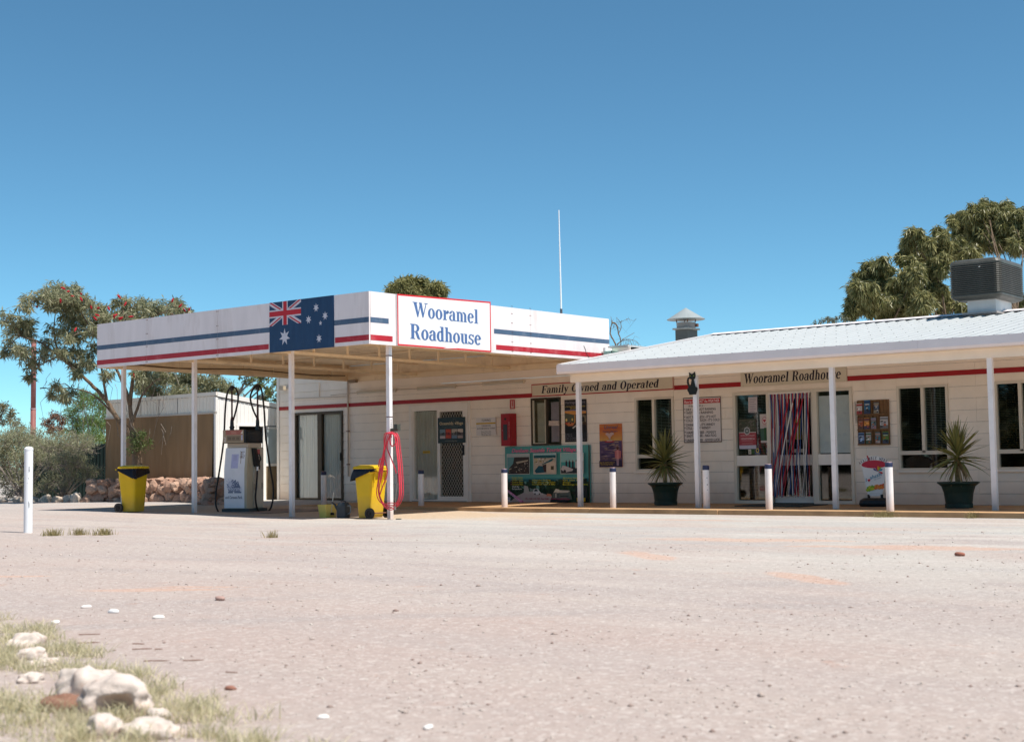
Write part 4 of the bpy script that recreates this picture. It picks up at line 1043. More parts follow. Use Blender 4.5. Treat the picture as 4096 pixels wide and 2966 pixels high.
def dr(P, w, h):
    P.rect(0, h*.56, w, h, (74, 74, 58)); random.seed(2)
    for q in range(34): x = random.uniform(0, w-.05); z = random.uniform(h*.6, h*.93); P.poly([(x, z), (x+.04, z+.01), (x+.03, z+.035), (x, z+.02)], random.choice([(94, 92, 76), (56, 58, 46), (110, 104, 92), (64, 84, 60)]))
    P.rect(0, .07, w, h*.54, (160, 66, 74)); P.rect(0, h*.54, w, h*.56, (206, 196, 190)); P.disc(w*.47, h*.6, .065, .075, (206, 200, 196), 20); P.disc(w*.47, h*.6, .053, .062, (110, 114, 110), 20); P.poly([(w*.40, h*.585), (w*.45, h*.62), (w*.52, h*.61), (w*.54, h*.585)], (190, 188, 184))
    P.text('OUTDOOR CONCERT', w/2, h*.42, .03, (216, 170, 168), w=w*.84, align='C').text('THE BLACK SORROWS', w/2, h*.31, .026, (226, 200, 198), w=w*.82, align='C')
    for i in range(4): P.rect(w*.15, h*.36-i*.045*(1.2), w*.8, h*.36-i*.045*1.2+.007, (206, 150, 148))
    P.rect(0, 0, w, .07, (190, 184, 198))
notice('concert_poster', 'poster with round emblem and dusky red lower half in the entrance glass', 'poster', fx(300), fx(712), fz(1320), fz(640), .011, (160, 66, 74), dr)
def dr(P, w, h):
    P.disc(w*.62, h*.77, .055, .07, (170, 36, 48), 20); P.disc(w*.62, h*.77, .046, .06, (214, 196, 190), 20); P.poly([(w*.62, h*.70), (w*.40, h*.79), (w*.48, h*.815), (w*.62, h*.80), (w*.76, h*.815), (w*.84, h*.79)], (176, 40, 52)); P.rect(0, .04, w, h*.5, (62, 92, 74))
    P.rect(w*.5, .04, w, h*.52, (48, 84, 44)); P.rect(w*.3, h*.58, w*.9, h*.59, (200, 140, 130)); P.rect(w*.3, h*.62, w*.9, h*.63, (200, 140, 130))
notice('heart_notice', 'white and green notice with a red heart badge beside the doorway', 'notice', fx(815), 2.10, fz(1190), fz(545), .010, (196, 184, 178), dr, -.02)
def dr(P, w, h): P.rect(w*.45, 0, w, h, (52, 84, 44)); P.rect(w*.1, h*.2, w*.35, h*.6, (150, 140, 120))
notice('green_sticker', 'small white and green sticker low in the entrance glass', 'sticker', fx(508), fx(660), fz(1440), fz(1330), .012, (190, 184, 172), dr)
def dr(P, w, h): P.disc(w*.5, h*.62, .035, .045, (206, 180, 90), 16); P.disc(w*.5, h*.62, .018, .024, (26, 50, 90), 12); P.rect(w*.1, h*.1, w*.9, h*.2, (150, 160, 176))
notice('blue_sticker', 'small navy sticker with a yellow ring low in the entrance glass', 'sticker', fx(662), fx(795), fz(1440), fz(1310), .011, (28, 50, 88), dr)
def dr(P, w, h): P.rect(w*.1, h*.55, w*.9, h*.85, (120, 40, 44)); P.rect(w*.1, h*.1, w*.9, h*.4, (90, 90, 130))
notice('card_sticker', 'narrow card sticker beside the doorway in the left glass', 'sticker', fx(938), 2.10, fz(1440), fz(1200), .012, (160, 150, 144), dr)
def dr(P, w, h):
    P.rect(.02, h*.62, w*.4, h*.66, (110, 95, 85)); P.rect(.02, h*.4, w*.6, h*.43, (130, 110, 100)); P.rect(.02, h*.25, w*.7, h*.28, (130, 110, 100)); P.disc(w*.86, h*.55, .026, .032, (90, 70, 66), 16); P.disc(w*.86, h*.55, .02, .026, (206, 186, 172), 16); P.poly([(w*.80, h*.78), (w*.825, h*.78), (w*.92, h*.32), (w*.90, h*.32)], (90, 70, 66))
notice('no_entry_label', 'white label with a crossed circle on the narrow brown window', 'label', -3.14, -2.825, 1.725, 1.83, -.004, (206, 186, 172), dr, .03)
notice('yellow_sticker', 'small yellow strip sticker on the curtained door glass', 'sticker', -6.80, -6.58, 1.19, 1.245, .015, (190, 158, 30), lambda P, w, h: P.rect(.03, .018, w*.85, .034, (150, 110, 40)))

# thermometer and brochure rack
th = thing('thermometer', 'thin white wall thermometer beside the brochure rack', 'thermometer', (3.905, -.026, 1.565))
MB().box(0, -.012, 0, .05, 0, .40).build('plate', M('thermo_white', (.60, .54, .46), .5), th)
P = Print(); P.rect(.022, .04, .028, .36, (96, 70, 60))
for i in range(16): P.rect(.008, .05+i*.02, .02, .054+i*.02, (110, 90, 80)); P.rect(.031, .05+i*.02, .043, .054+i*.02, (110, 90, 80))
P.build(th, 'scale', (0, -.0123, 0))
WOOD = M('rack_wood', (.20, .105, .045), .7, var=.2, scale=4, stretch=(8, 2, .8), bump=.2)
rkx, rkz, RWd, RHt = 3.965, 1.162, .605, .822
rack = thing('brochure_rack', 'wooden wall rack with three rows of tourist brochures', 'rack', (rkx, -.026, rkz))
for i in range(6): MB().box(i*RWd/6+.002, -.014, 0, (i+1)*RWd/6-.002, 0, RHt).build('plank', WOOD, rack)
for z in (.0, .268, .545): MB().box(0, -.07, z, RWd, -.014, z+.022).build('shelf', WOOD, rack)
for x in (.0, .125, .275, .42, RWd-.012):
    for z in (.022, .29, .567): MB().box(x, -.045, z, x+.010, -.014, z+.245).build('divider', WOOD, rack)
for z in (.16, .435, .72): MB().tube([(0, -.068, z), (RWd, -.068, z)], .003, 5).build('wire', RUST, rack)
px2x = lambda p: (p-190)*RWd/417.; py2z = lambda p: (738-p)*RHt/600.
bro = [(188, 180, 262, 318, (190, 180, 176), (176, 50, 50), 'white brochure with red heading in the top row'), (288, 140, 368, 312, (50, 110, 146), (40, 56, 96), 'tall blue brochure in the top row of the rack'), (415, 172, 485, 305, (60, 72, 92), (150, 140, 120), 'dark blue brochure alone at the top row centre'),
       (202, 378, 270, 518, (150, 84, 60), (90, 60, 50), 'rust coloured brochure at the left of the middle row'), (280, 376, 352, 516, (196, 126, 50), (60, 48, 80), 'sunset orange brochure with purple top in the middle row'), (372, 374, 440, 506, (96, 116, 120), (150, 130, 150), 'grey green brochure in the middle row'), (492, 368, 596, 508, (196, 190, 190), (120, 116, 116), 'wide white brochure at the right of the middle row'),
       (198, 572, 276, 714, (120, 150, 190), (36, 50, 80), 'pale blue brochure in the bottom left corner of the rack'), (298, 570, 368, 704, (186, 180, 172), (60, 90, 66), 'white topped brochure with green hills in the bottom row'), (425, 572, 490, 704, (74, 120, 130), (176, 130, 120), 'teal brochure in the bottom row right of the gap'), (520, 566, 598, 704, (96, 130, 60), (50, 60, 90), 'green topped brochure in the bottom right corner of the rack')]
for i, (a, b1, c_, d_, c1, c2, lb) in enumerate(bro):
    x0, x1, za, zb = px2x(a), px2x(c_), py2z(d_)+.004, py2z(b1)
    za = {0: .57, 1: .57, 2: .57}.get(i, .293 if i < 7 else .025)
    t = thing('brochure', lb, 'brochure', (rkx+x0, -.026-.05, rkz+za), 0, 'brochures in the wooden rack'); t.rotation_euler = (-.05, 0, 0)
    w, h = x1-x0, zb-za
    MB().box(0, -.006, 0, w, 0, h).build('cover', ink(c1), t)
    P = Print(); random.seed(i+60)
    P.rect(0, h*.78, w, h*.92, c2).rect(0, 0, w, h*.3, tuple(int(v*.7+30) for v in c2))
    for q in range(7):
        x = random.uniform(0, w*.6); z = random.uniform(h*.05, h*.6); P.poly([(x, z), (x+w*.35, z+h*.03), (x+w*.25, z+h*.13), (x+w*.05, z+h*.1)], random.choice([c2, tuple(min(255, v+50) for v in c1), (196, 190, 180), (40, 44, 50), (190, 90, 50)]))
    P.rect(w*.15, h*.66, w*.85, h*.72, (210, 205, 200)).build(t, 'print', (0, -.0063, 0))

# lamps (unlit) on the wall
def batten(x0, x1, z, label):
    t = thing('tube_light', label, 'light fitting', (x0, -.03, z), 0, 'tube lights along the canopy wall')
    MB().box(0, -.055, .02, x1-x0, 0, .055).build('housing', M('batten_cream', (.62, .54, .42), .5, var=.05), t)
    MB().tube([(.03, -.04, .0), (x1-x0-.03, -.04, .0)], .017, 10).build('tube', M('tube_glass', (.70, .66, .58), .3), t)
    for x in (.012, x1-x0-.03): MB().box(x, -.055, -.022, x+.018, -.02, .0195).build('socket', M('batten_cream', (0, 0, 0)), t)
batten(-8.83, -7.55, 2.665, 'unlit tube light on the wall nearest the canopy corner box'); batten(-6.88, -5.70, 2.67, 'unlit tube light on the wall above the mesh door'); batten(-4.915, -3.735, 2.685, 'unlit tube light on the wall beside the family sign')
fl_ = thing('flood_lamp', 'small square lamp high on the left end of the wall', 'lamp', (-11.39, -.03, 2.86))
MB().box(-.07, -.14, 0, .07, -.04, .1).build('lamp_body', M('lamp_cream', (.5, .42, .3), .5), fl_); MB().box(-.2, -.03, .04, -.07, -.005, .06).build('arm', M('lamp_cream', (0, 0, 0)), fl_); MB().box(-.055, -.143, .015, .055, -.1405, .085).build('lens', M('lens_grey', (.62, .5, .38), .2), fl_); MB().box(-.02, -.04, .03, .02, 0, .07).build('bracket', RUST, fl_)

# ribbon fly curtain in the doorway
fly = thing('ribbon_curtain', 'red white and blue plastic ribbon fly curtain across the shop doorway', 'fly curtain', (2.165, -.06, 0))
MB().box(.0, -.02, 2.17, .885, .004, 2.20).build('rail', TRIMW, fly)
RIB = [M('ribbon_white', (.66, .62, .58), .45), M('ribbon_red', (.36, .014, .03), .4), M('ribbon_blue', (.035, .075, .22), .4)]
random.seed(21)
nrib = 34
for i in range(nrib):
    x = .03+i*.82/(nrib-1); col = RIB[(0, 2, 1)[i % 3]]
    end = x-.02+random.uniform(-.02, .02); sway = random.uniform(-.03, .02)
    if i in (17, 21, 26, 29): end = x-random.uniform(.40, .55); sway = -.05
    elif i < 15: end = x*.72-.02+random.uniform(-.04, .02); sway = random.uniform(-.02, .05)
    elif random.random() < .3: end = x-random.uniform(.05, .2)
    mb = MB(); n = 9; zb = .20+random.uniform(0, .06); yb = -.01-.03*random.random(); hw = .0125
    for k in range(n+1):
        f = k/n; z = 2.17-(2.17-zb)*f
        xx = x+(end-x)*(f**1.5)+sway*sin(pi*f)+.008*sin(9*f+i); yy = yb-.012*sin(3*f*pi+i)-(.05 if i in (17, 21, 26, 29) else 0)*sin(pi*f)
        tw = cos(f*random.choice((0, 1.0, 2.2)))*.9+.1 if k else 1
        q = max(.35, abs(tw))*hw; zz_ = .012*(-1 if end < x-.3 else 0)
        mb.v += [(xx-q, yy, z-zz_), (xx+q, yy-.004, z+zz_)]
    for k in range(n): mb.f.append((2*k, 2*k+1, 2*k+3, 2*k+2)); mb.m.append(0)
    mb.build('ribbon', col, fly)
mt = tag(MB().box(2.19, -1.55, .0845, 3.5, -.42, .1).build('door_mat', M('mat_dark', (.05, .055, .05), .95, var=.3, scale=30, bump=.4)), 'dark rubber mat on the pavement before the shop doorway', 'mat')
# ------------------------------------------------------------------ fuel pump
pump = thing('fuel_pump', 'white and black fuel pump with two overhead hose masts under the canopy', 'fuel pump', (-6.726, -5.948, .062), radians(12))
PW, PD = .56, .52
PWH = M('pump_white', (.86, .83, .84), .35, var=.03, scale=4, dirt=(.5, .46, .42), dirt_amt=.2)
PTAN = M('pump_tan', (.50, .42, .30), .45, var=.06, scale=5)
PDK = M('pump_dark', (.02, .022, .024), .35, var=.2, scale=10)
MB().box(-.03, -.04, -.07, PW+.06, PD+.05, .06).build('plinth', M('plinth_dark', (.06, .07, .07), .6, var=.2), pump)
MB().prism([(.02, .06), (.02, .82), (.075, 1.26), (PD, 1.26), (PD, .06)], 'x', .015, PW-.015).build('cabinet', PTAN, pump)
MB().prism([(.0, .07), (.0, .82), (.055, 1.25), (.078, 1.25), (.022, .82), (.022, .07)], 'x', .0, PW-.07).build('front_panel', PWH, pump)
MB().prism([(-.001, .07), (-.001, .82), (.055, 1.25), (.2, 1.25), (.2, .07)], 'x', PW-.069, PW-.01).build('side_trim', PTAN, pump)
MB().box(PW-.012, .21, .08, PW+.004, PD+.004, 1.24).build('side_panel', M('pump_cream', (.56, .50, .40), .45, var=.05), pump)
MB().box(.04, .05, 1.262, PW-.02, PD-.03, 1.34).build('neck', M('pump_neck', (.55, .46, .36), .5), pump)
MB().box(-.005, -.03, 1.341, PW-.01, PD-.01, 1.605).build('display_head', PDK, pump)
MB().box(.01, -.04, 1.35, .50, -.0305, 1.60).build('display_face', M('display_tan', (.42, .32, .21), .35, var=.08), pump)
MB().box(PW-.009, .0, 1.38, PW+.002, PD-.05, 1.57).build('side_display', M('display_glass', (.03, .035, .04), .1), pump)
P = Print()
P.rect(.06, .155, .46, .245, (176, 110, 96)).text('DIESEL', .20, .175, .045, (200, 150, 130), w=.12).text('2', .02, .04, .07, (220, 216, 214)).rect(.015, .02, .07, .03, (210, 205, 200)).rect(.44, .05, .47, .15, (190, 190, 215)).poly([(.42, .17), (.47, .24), (.48, .18)], (225, 215, 200)).rect(.09, .03, .42, .14, (140, 122, 100))
for i in range(3): P.rect(.12+i*.1, .06, .19+i*.1, .11, (118, 104, 86))
P.build(pump, 'display_print', (.01, -.0405, 1.35))
P = Print(); LG = (112, 122, 148)
P.poly([(.08, .37), (.07, .48), (.12, .47), (.17, .54), (.22, .56), (.24, .53), (.28, .56), (.30, .50), (.34, .53), (.36, .47), (.40, .40), (.38, .33), (.12, .33)], LG)
for q in range(12):
    a = q*pi/6; P.poly([(.145+.02*cos(a-.2), .475+.025*sin(a-.2)), (.145+.10*cos(a-.09), .475+.12*sin(a-.09)), (.145+.10*cos(a+.09), .475+.12*sin(a+.09)), (.145+.02*cos(a+.2), .475+.025*sin(a+.2))], (206, 206, 218))
P.disc(.145, .475, .045, .055, (206, 206, 218), 14)
for (x, z) in ((.27, .50), (.31, .45), (.25, .44), (.33, .49)): P.disc(x, z, .010, .012, (214, 214, 222), 5)
P.text('Wooramel', .075, .345, .075, (222, 222, 230), w=.36).text('Wooramel', .073, .345, .075, (218, 218, 228), w=.36)
P.rect(.10, .295, .22, .325, LG).rect(.25, .295, .42, .325, LG)
P.text('and Caravan Park', .035, .185, .055, (104, 106, 126), w=.41)
P.build(pump, 'logo_print', (0, -.0005, .07))
P = Print(); P.rect(.16, .03, .33, .31, (196, 192, 222))
for i in range(5): P.rect(.20+.01*(i % 2), .27-i*.022, .29, .274-i*.022, (126, 122, 150))
for i, s_ in enumerate(('Please pay', 'for fuel', 'no smoking', 'no mobile')): P.text(s_, .36, .345-i*.038, .024, (84, 66, 60), w=(.11, .08, .12, .11)[i])
P.rect(.385, .12, .395, .36, (150, 104, 64)).rect(.37, .25, .42, .258, (150, 104, 64)).text('" "', .22, .04, .02, (110, 104, 130))
o = P.build(pump, 'notice_print', (0, -.0008, .82)); o.rotation_euler = (-math.atan2(.055, .43), 0, 0)
P = Print(); P.rect(.12, .40, .26, .80, (30, 28, 30)).rect(.12, .70, .26, .80, (176, 96, 96))
for i in range(5): P.rect(.16, .44+i*.052, .24, .482+i*.052, (196, 190, 188))
P.rect(.05, .0, .10, .12, (168, 158, 140)).rect(.3, .02, .34, .14, (150, 138, 118))
P.build(pump, 'side_labels', (PW+.0045, .15, .42), pi/2)
def mast(x, y, top):
    m_ = holder('hose_mast', pump)
    MB().tube([(x, y, 1.6), (x, y, 1.80)], [.045, .035], 10).tube([(x-.05, y, 1.66), (x+.05, y, 1.66)], .02, 8).build('swivel', PDK, m_)
    MB().tube([(x, y, 1.80), (x, y, 1.88), (x, y, top-.06)], [.032, .018, .016], 8).build('spring_arm', M('mast_brown', (.07, .022, .018), .5), m_)
    MB().lathe([(.0, -.06), (.035, -.05), (.045, 0), (.03, .04), (.0, .05)], x, y, 10).build('top_clamp', PDK, m_, (0, 0, top))
mast(.115, .10, 2.44); mast(.50, .42, 2.45)
def spline(pts, n=8):
    out = []; P_ = [Vector(p) for p in pts]
    for i in range(len(P_)-1):
        p0, p1, p2, p3 = P_[max(i-1, 0)], P_[i], P_[i+1], P_[min(i+2, len(P_)-1)]
        for k in range(n):
            t = k/n; out.append(.5*((2*p1)+(-p0+p2)*t+(2*p0-5*p1+4*p2-p3)*t*t+(-p0+3*p1-3*p2+p3)*t**3))
    out.append(P_[-1]); return out
HOSE = M('hose_black', (.018, .012, .011), .45, var=.2, scale=10)
MB().tube(spline([(.12, .10, 1.74), (.20, .10, 1.95), (.265, .10, 2.2), (.24, .10, 2.38), (.115, .10, 2.47), (.0, .10, 2.33), (-.05, .10, 2.0), (-.09, .10, 1.4), (-.18, .08, .8), (-.24, .05, .38), (-.20, .0, .12), (-.08, -.05, -.035)]), .018, 8).build('hose', HOSE, pump, smooth=True)
MB().tube(spline([(.50, .42, 1.82), (.44, .36, 2.0), (.39, .33, 2.25), (.43, .38, 2.42), (.50, .42, 2.50), (.56, .47, 2.4), (.60, .50, 2.0), (.62, .52, 1.5), (.66, .60, .9), (.69, .68, .42), (.68, .62, .08), (.66, .45, -.04), (.64, .24, .02), (.63, .17, .25), (.63, .20, .5), (.62, .25, .82)]), .018, 8).build('hose', HOSE, pump, smooth=True)
nz = holder('nozzle', pump)
MB().hexa([(PW+.005, .20, .88), (PW+.075, .20, .88), (PW+.075, .33, .86), (PW+.005, .33, .86), (PW+.005, .13, 1.24), (PW+.055, .13, 1.24), (PW+.055, .24, 1.24), (PW+.005, .24, 1.24)]).build('nozzle_body', PDK, nz)
MB().tube([(PW+.05, .30, .95), (PW+.05, .38, 1.02), (PW+.05, .33, 1.12)], .014, 6).build('trigger_guard', PDK, nz)
MB().tube([(.62, .25, .88), (.62, .25, .80)], .022, 8).build('hose_collar', PWH, nz)

# ------------------------------------------------------------------ wheelie bins and bin liners
YEL = M('bin_yellow', (.74, .47, .012), .4, base_dust=((.40, .25, .10), .4, .4), var=.05, scale=5, dirt=(.45, .28, .03), dirt_amt=.35, dirt_scale=3)
def rrect(hx, hy, r, z, n=4, ox=0, oy=0):
    out = []
    for (sx, sy, a0) in ((1, 1, 0), (-1, 1, 90), (-1, -1, 180), (1, -1, 270)):
        for k in range(n+1):
            a = radians(a0+90*k/n); out.append((ox+sx*(hx-r)+r*cos(a), oy+sy*(hy-r)+r*sin(a), z))
    return out
def make_bin(label, loc, rz):
    """front of the bin faces local -x, the wheels sit at local +x"""
    b = thing('wheelie_bin', label, 'wheelie bin', loc, rz, 'yellow wheelie bins')
    MB().rings([rrect(.145, .175, .05, .02, ox=-.01), rrect(.15, .18, .05, .06, ox=-.01), rrect(.205, .225, .06, .78), rrect(.215, .235, .06, .80), rrect(.215, .235, .06, .86)]).build('body', YEL, b)
    MB().rings([rrect(.225, .24, .07, .865, ox=-.01), rrect(.235, .25, .07, .875, ox=-.01), rrect(.225, .235, .07, .905, ox=-.01), rrect(.13, .16, .05, .93, ox=-.01)]).build('lid', YEL, b)
    MB().box(-.285, -.12, .865, -.236, .12, .892).build('lid_handle', YEL, b)
    h = MB()
    for y in (-.13, .13): h.box(.20, y-.02, .82, .275, y+.02, .85)
    h.tube([(.265, -.2, .845), (.265, .2, .845)], .016, 8); h.build('handle', YEL, b)
    h = MB()
    for y in (-.16, -.05, .06, .15): h.box(.17, y-.008, .62, .222, y+.008, .80)
    h.build('rib', YEL, b)
    for y in (-.235, .235):
        w = MB(); R = .095
        ring = [(R*.62, -.022), (R, -.022), (R, .022), (R*.62, .022)]
        n = 20; base = 0
        for (r, t) in ring:
            for k in range(n): w.v.append((.165+r*cos(2*pi*k/n), y+t, .095+r*sin(2*pi*k/n)))
        for i in range(4):
            for k in range(n): w.f.append((i*n+k, i*n+(k+1) % n, ((i+1) % 4)*n+(k+1) % n, ((i+1) % 4)*n+k)); w.m.append(0)
        wo = w.build('wheel', M('tyre_grey', (.045, .042, .04), .8, var=.2, scale=20), b)
        hb = MB(); hb.v += [(.165+.06*cos(2*pi*k/14), y+(.012 if y > 0 else -.012), .095+.06*sin(2*pi*k/14)) for k in range(14)]; hb.f.append(tuple(range(14))); hb.m.append(0)
        hb.tube([(.165, y-.026, .095), (.165, y+.026, .095)], .022, 10)
        hb.build('hub', BLACKP, wo)
    MB().tube([(.165, -.22, .095), (.165, .22, .095)], .012, 8).build('axle', RUST, b)
    return b
LINER = M('liner_black', (.010, .009, .012), .28, var=.3, scale=14, bump=.5, bscale=18)
def liner(label, loc, rz, dx, dy, seed):
    t = thing('bin_liner', label, 'bin liner', loc, rz, 'black bin liners'); random.seed(seed)
    rr = []
    n4 = 7; top = rrect(.220, .240, .06, .863, n4); n = len(top)
    lens = []
    for (x, y, z) in top:
        f = max(0, (x/.22*dx+y/.24*dy)); lens.append(.05+.13*f+random.uniform(-.008, .012))
    for s_, o_ in ((0, 0), (.35, .018), (.7, .035), (1.0, .045)):
        ring = []
        for i, (x, y, z) in enumerate(top):
            rip = random.uniform(-.006, .008); zz = z-lens[i]*s_; tap = 1-.10*(z-zz)/.3*.6
            k_ = 1+(o_*(lens[i]/.15)+rip)/.24
            ring.append((x*k_*tap, y*k_*tap, zz))
        rr.append(ring)
    MB().rings(rr, cap=False).build('liner', LINER, t)
    return t
make_bin('yellow wheelie bin standing in the sun beside the hose post', (-2.30, -6.39, .003), radians(4))
liner('black bin liner folded over the sunny bin beside the hose post', (-2.30, -6.39, .003), radians(4), -.9, -.35, 4)
make_bin('yellow wheelie bin in the shade by the far left canopy post', (-8.22, -7.0, .072), radians(196))
liner('black bin liner folded over the shaded bin by the far left post', (-8.22, -7.0, .072), radians(196), -.75, .5, 9)

# yellow squeegee bucket and watering can
bk = thing('squeegee_bucket', 'pale yellow square bucket on the ground beside the grey can', 'bucket', (-3.30, -6.47, .011))
bm = MB(); bm.rings([rrect(.085, .12, .012, 0), rrect(.105, .145, .012, .22), rrect(.11, .15, .012, .222), rrect(.11, .15, .012, .232), rrect(.095, .135, .012, .232), rrect(.085, .12, .012, .04)]); bm.build('bucket', M('bucket_yellow', (.72, .55, .13), .45, var=.04), bk)
sq = thing('squeegee', 'window squeegee with a pale handle leaning in the yellow bucket', 'squeegee', (-3.22, -6.47, .06))
MB().tube([(0, 0, 0), (.06, .02, .40)], .009, 6).build('handle', M('squeegee_pale', (.6, .58, .5), .5), sq); MB().hexa([(-.09, -.02, -.005), (.07, -.02, -.005), (.07, .02, -.005), (-.09, .02, -.005), (-.08, -.015, .04), (.07, -.015, .04), (.07, .015, .04), (-.08, .015, .04)]).build('blade', BLACKP, sq)
wc = thing('watering_can', 'dark grey plastic watering can with a slanting spout', 'watering can', (-2.87, -6.50, .008), radians(4))
GC = M('can_grey', (.055, .062, .068), .45, var=.12, scale=8)
MB().rings([rrect(.095, .075, .03, 0), rrect(.10, .08, .03, .02), rrect(.10, .08, .03, .22), rrect(.075, .065, .03, .275), rrect(.06, .05, .02, .28)]).build('body', GC, wc)
MB().tube([(-.09, 0, .09), (-.15, 0, .17), (-.20, 0, .235), (-.27, 0, .275)], [.035, .024, .018, .016], 8).build('spout', GC, wc)
MB().tube(spline([(.095, 0, .21), (.15, 0, .22), (.165, 0, .18), (.16, 0, .10), (.10, 0, .07)]), .012, 6).build('handle', M('can_handle', (.22, .24, .25), .5), wc)
MB().tube(spline([(-.06, 0, .27), (-.03, 0, .30), (.03, 0, .30), (.06, 0, .27)]), .012, 6).build('top_grip', GC, wc)

# ------------------------------------------------------------------ red air hose on the post
ah = thing('air_hose', 'coiled red air hose hung on the right hand canopy post', 'hose', (-1.674, -6.57, 0))
RH = M('hose_red', (.72, .055, .085), .45, var=.06, scale=6)
hk = MB(); hk.tube([(.037, 0, 1.53), (.25, -.03, 1.535)], .03, 8); hk.lathe([(.0, 0), (.05, 0), (.05, .02), (.0, .02)], .22, -.03, 10); hk.box(.17, -.075, 1.535, .25, .005, 1.62)
hk.build('hook', M('hook_green_grey', (.07, .075, .06), .5), ah)
hs_ = MB(); random.seed(12)
cx_, top_ = .02, 1.50
for i, (xl, xr, zb, xt) in enumerate(((-.19, .37, .22, .15), (-.17, .35, .19, .12), (-.21, .33, .25, .10), (-.15, .38, .21, .17), (-.13, .36, .27, .18))):
    y = -.07-.022*i
    pts = [(xt, y, top_-.01*i), (xt-.11, y-.01, top_-.06), (-.05+.012*i, y, 1.15), (-.10, y, .85), (xl, y, .50), (xl+.06, y, .32), (.02, y-.01, zb), (.16, y, zb-.02+.01*i), (xr-.06, y, .30), (xr, y, .48), (xr-.02, y, .9), (xr-.06, y, 1.2), (xr-.10, y, top_-.08)]
    P_ = spline(pts+[pts[0]], 6)[:-1]
    hs_.tube(P_, .008, 7, closed=True)
hs_.tube(spline([(.12, -.10, 1.48), (.05, -.12, 1.25), (.14, -.12, 1.05), (.24, -.12, .85), (.27, -.12, .72)]), .011, 7)
hs_.tube(spline([(.02, -.13, 1.40), (.0, -.13, 1.1), (.06, -.13, .8), (-.06, -.13, .55), (-.12, -.13, .42)]), .011, 7)
hs_.tube(spline([(.28, -.12, 1.47), (.26, -.13, 1.3), (.17, -.13, 1.25), (.13, -.13, 1.36), (.16, -.12, 1.47)]), .011, 7)
hs_.tube(spline([(-.22, -.05, .90), (-.19, -.05, 1.02), (-.12, -.05, 1.05)]), .010, 6)
hs_.build('hose', RH, ah, smooth=True)
ga = MB(); ga.box(.27, -.15, .62, .30, -.11, .78); ga.tube([(.285, -.13, .78), (.31, -.13, .84), (.34, -.13, .80)], .014, 6); ga.tube([(.285, -.13, .62), (.26, -.13, .45), (.235, -.13, .22)], .006, 5); ga.box(.222, -.14, .17, .248, -.12, .225)
ga.build('inflator', M('inflator_metal', (.35, .34, .33), .3, metal=.7), ah)

# ------------------------------------------------------------------ bollards
BCAP = M('bollard_navy', (.035, .045, .10), .45, var=.1)
BTOP = M('bollard_faded_top', (.40, .25, .24), .6, var=.15, scale=12)
def make_bollard(label, loc, top, chips=()):
    b = thing('bollard', label, 'bollard', loc, 0, 'white bollards with navy tops along the pavement')
    h = top-loc[2]; r = .060
    MB().lathe([(r, 0), (r, h-.075)], 0, 0, 24, cap=False).build('pipe', POSTW, b, smooth=True)
    MB().lathe([(r+.001, h-.0755), (r+.001, h-.012), (r-.006, h)], 0, 0, 24).build('band', BCAP, b)
    MB().lathe([(r-.008, h+.0005), (r-.012, h+.006), (.0, h+.008)], 0, 0, 24).build('cap', BTOP, b)
    if chips:
        c = MB()
        for (a, z, s_) in chips:
            q = [(r+.0008)*1.0]; c.add([((r+.0012)*cos(a+dx), (r+.0012)*sin(a+dx), z+dz_) for dx, dz_ in ((-.12*s_, 0), (0, -.014*s_), (.12*s_, -.002), (.05*s_, .014*s_))], [(0, 1, 2, 3)])
        c.build('chip', M('chip_grey', (.16, .15, .16), .7), b)
    return b
B_ = [(-7.359, -2.622, .08, .809, 'white bollard on the pavement before the dark sliding door', ()),
      (-4.59, -2.523, .08, .813, 'white bollard before the mesh screened sliding door', ()),
      (-2.166, -2.80, .08, .819, 'white bollard at the left edge of the teal tourist board', ()),
      (.283, -2.657, .08, .816, 'white bollard under the orange fishing poster', ()),
      (2.176, -2.52, .08, .834, 'white bollard with chipped paint beside the cat post', ((-.72, .42, 1.2), (-.66, .33, .8), (-.80, .54, 1.0))),
      (3.492, -2.69, .08, .845, 'white bollard before the ribbon curtained doorway', ((-.75, .3, .4),)),
      (5.768, -2.98, .08, .853, 'white bollard partly hiding the slush cup sign', ())]
for (x, y, z, t_, lb, chips) in B_: make_bollard(lb, (x, y, z), t_, chips)
wb = thing('white_post', 'tall plain white steel post with grey chips on the gravel at far left', 'post', (-3.515, -12.333, .012))
WBP = M('post_bright_white', (.84, .85, .86), .4, var=.02)
MB().lathe([(.062, -.05), (.062, 1.21)], 0, 0, 28, cap=False).build('pipe', WBP, wb, smooth=True)
MB().lathe([(.062, 1.2105), (.065, 1.211), (.065, 1.235), (.055, 1.25), (.03, 1.264), (.0, 1.266)], 0, 0, 28).build('cap', WBP, wb)
c = MB()
for (a, z, s_, hh) in ((-.42, .93, .20, .045), (-.55, .80, .07, .012), (-.85, .73, .05, .006), (-.42, .41, .16, .045), (-.5, .44, .1, .03)):
    n = 10; c.add([(.0626*cos(a+s_*cos(2*pi*k/n)), .0626*sin(a+s_*cos(2*pi*k/n)), z+hh*sin(2*pi*k/n)*(1+.3*sin(3*k))) for k in range(n)], [tuple(range(n))])
c.build('chip', M('chip_light_grey', (.36, .37, .38), .7), wb)

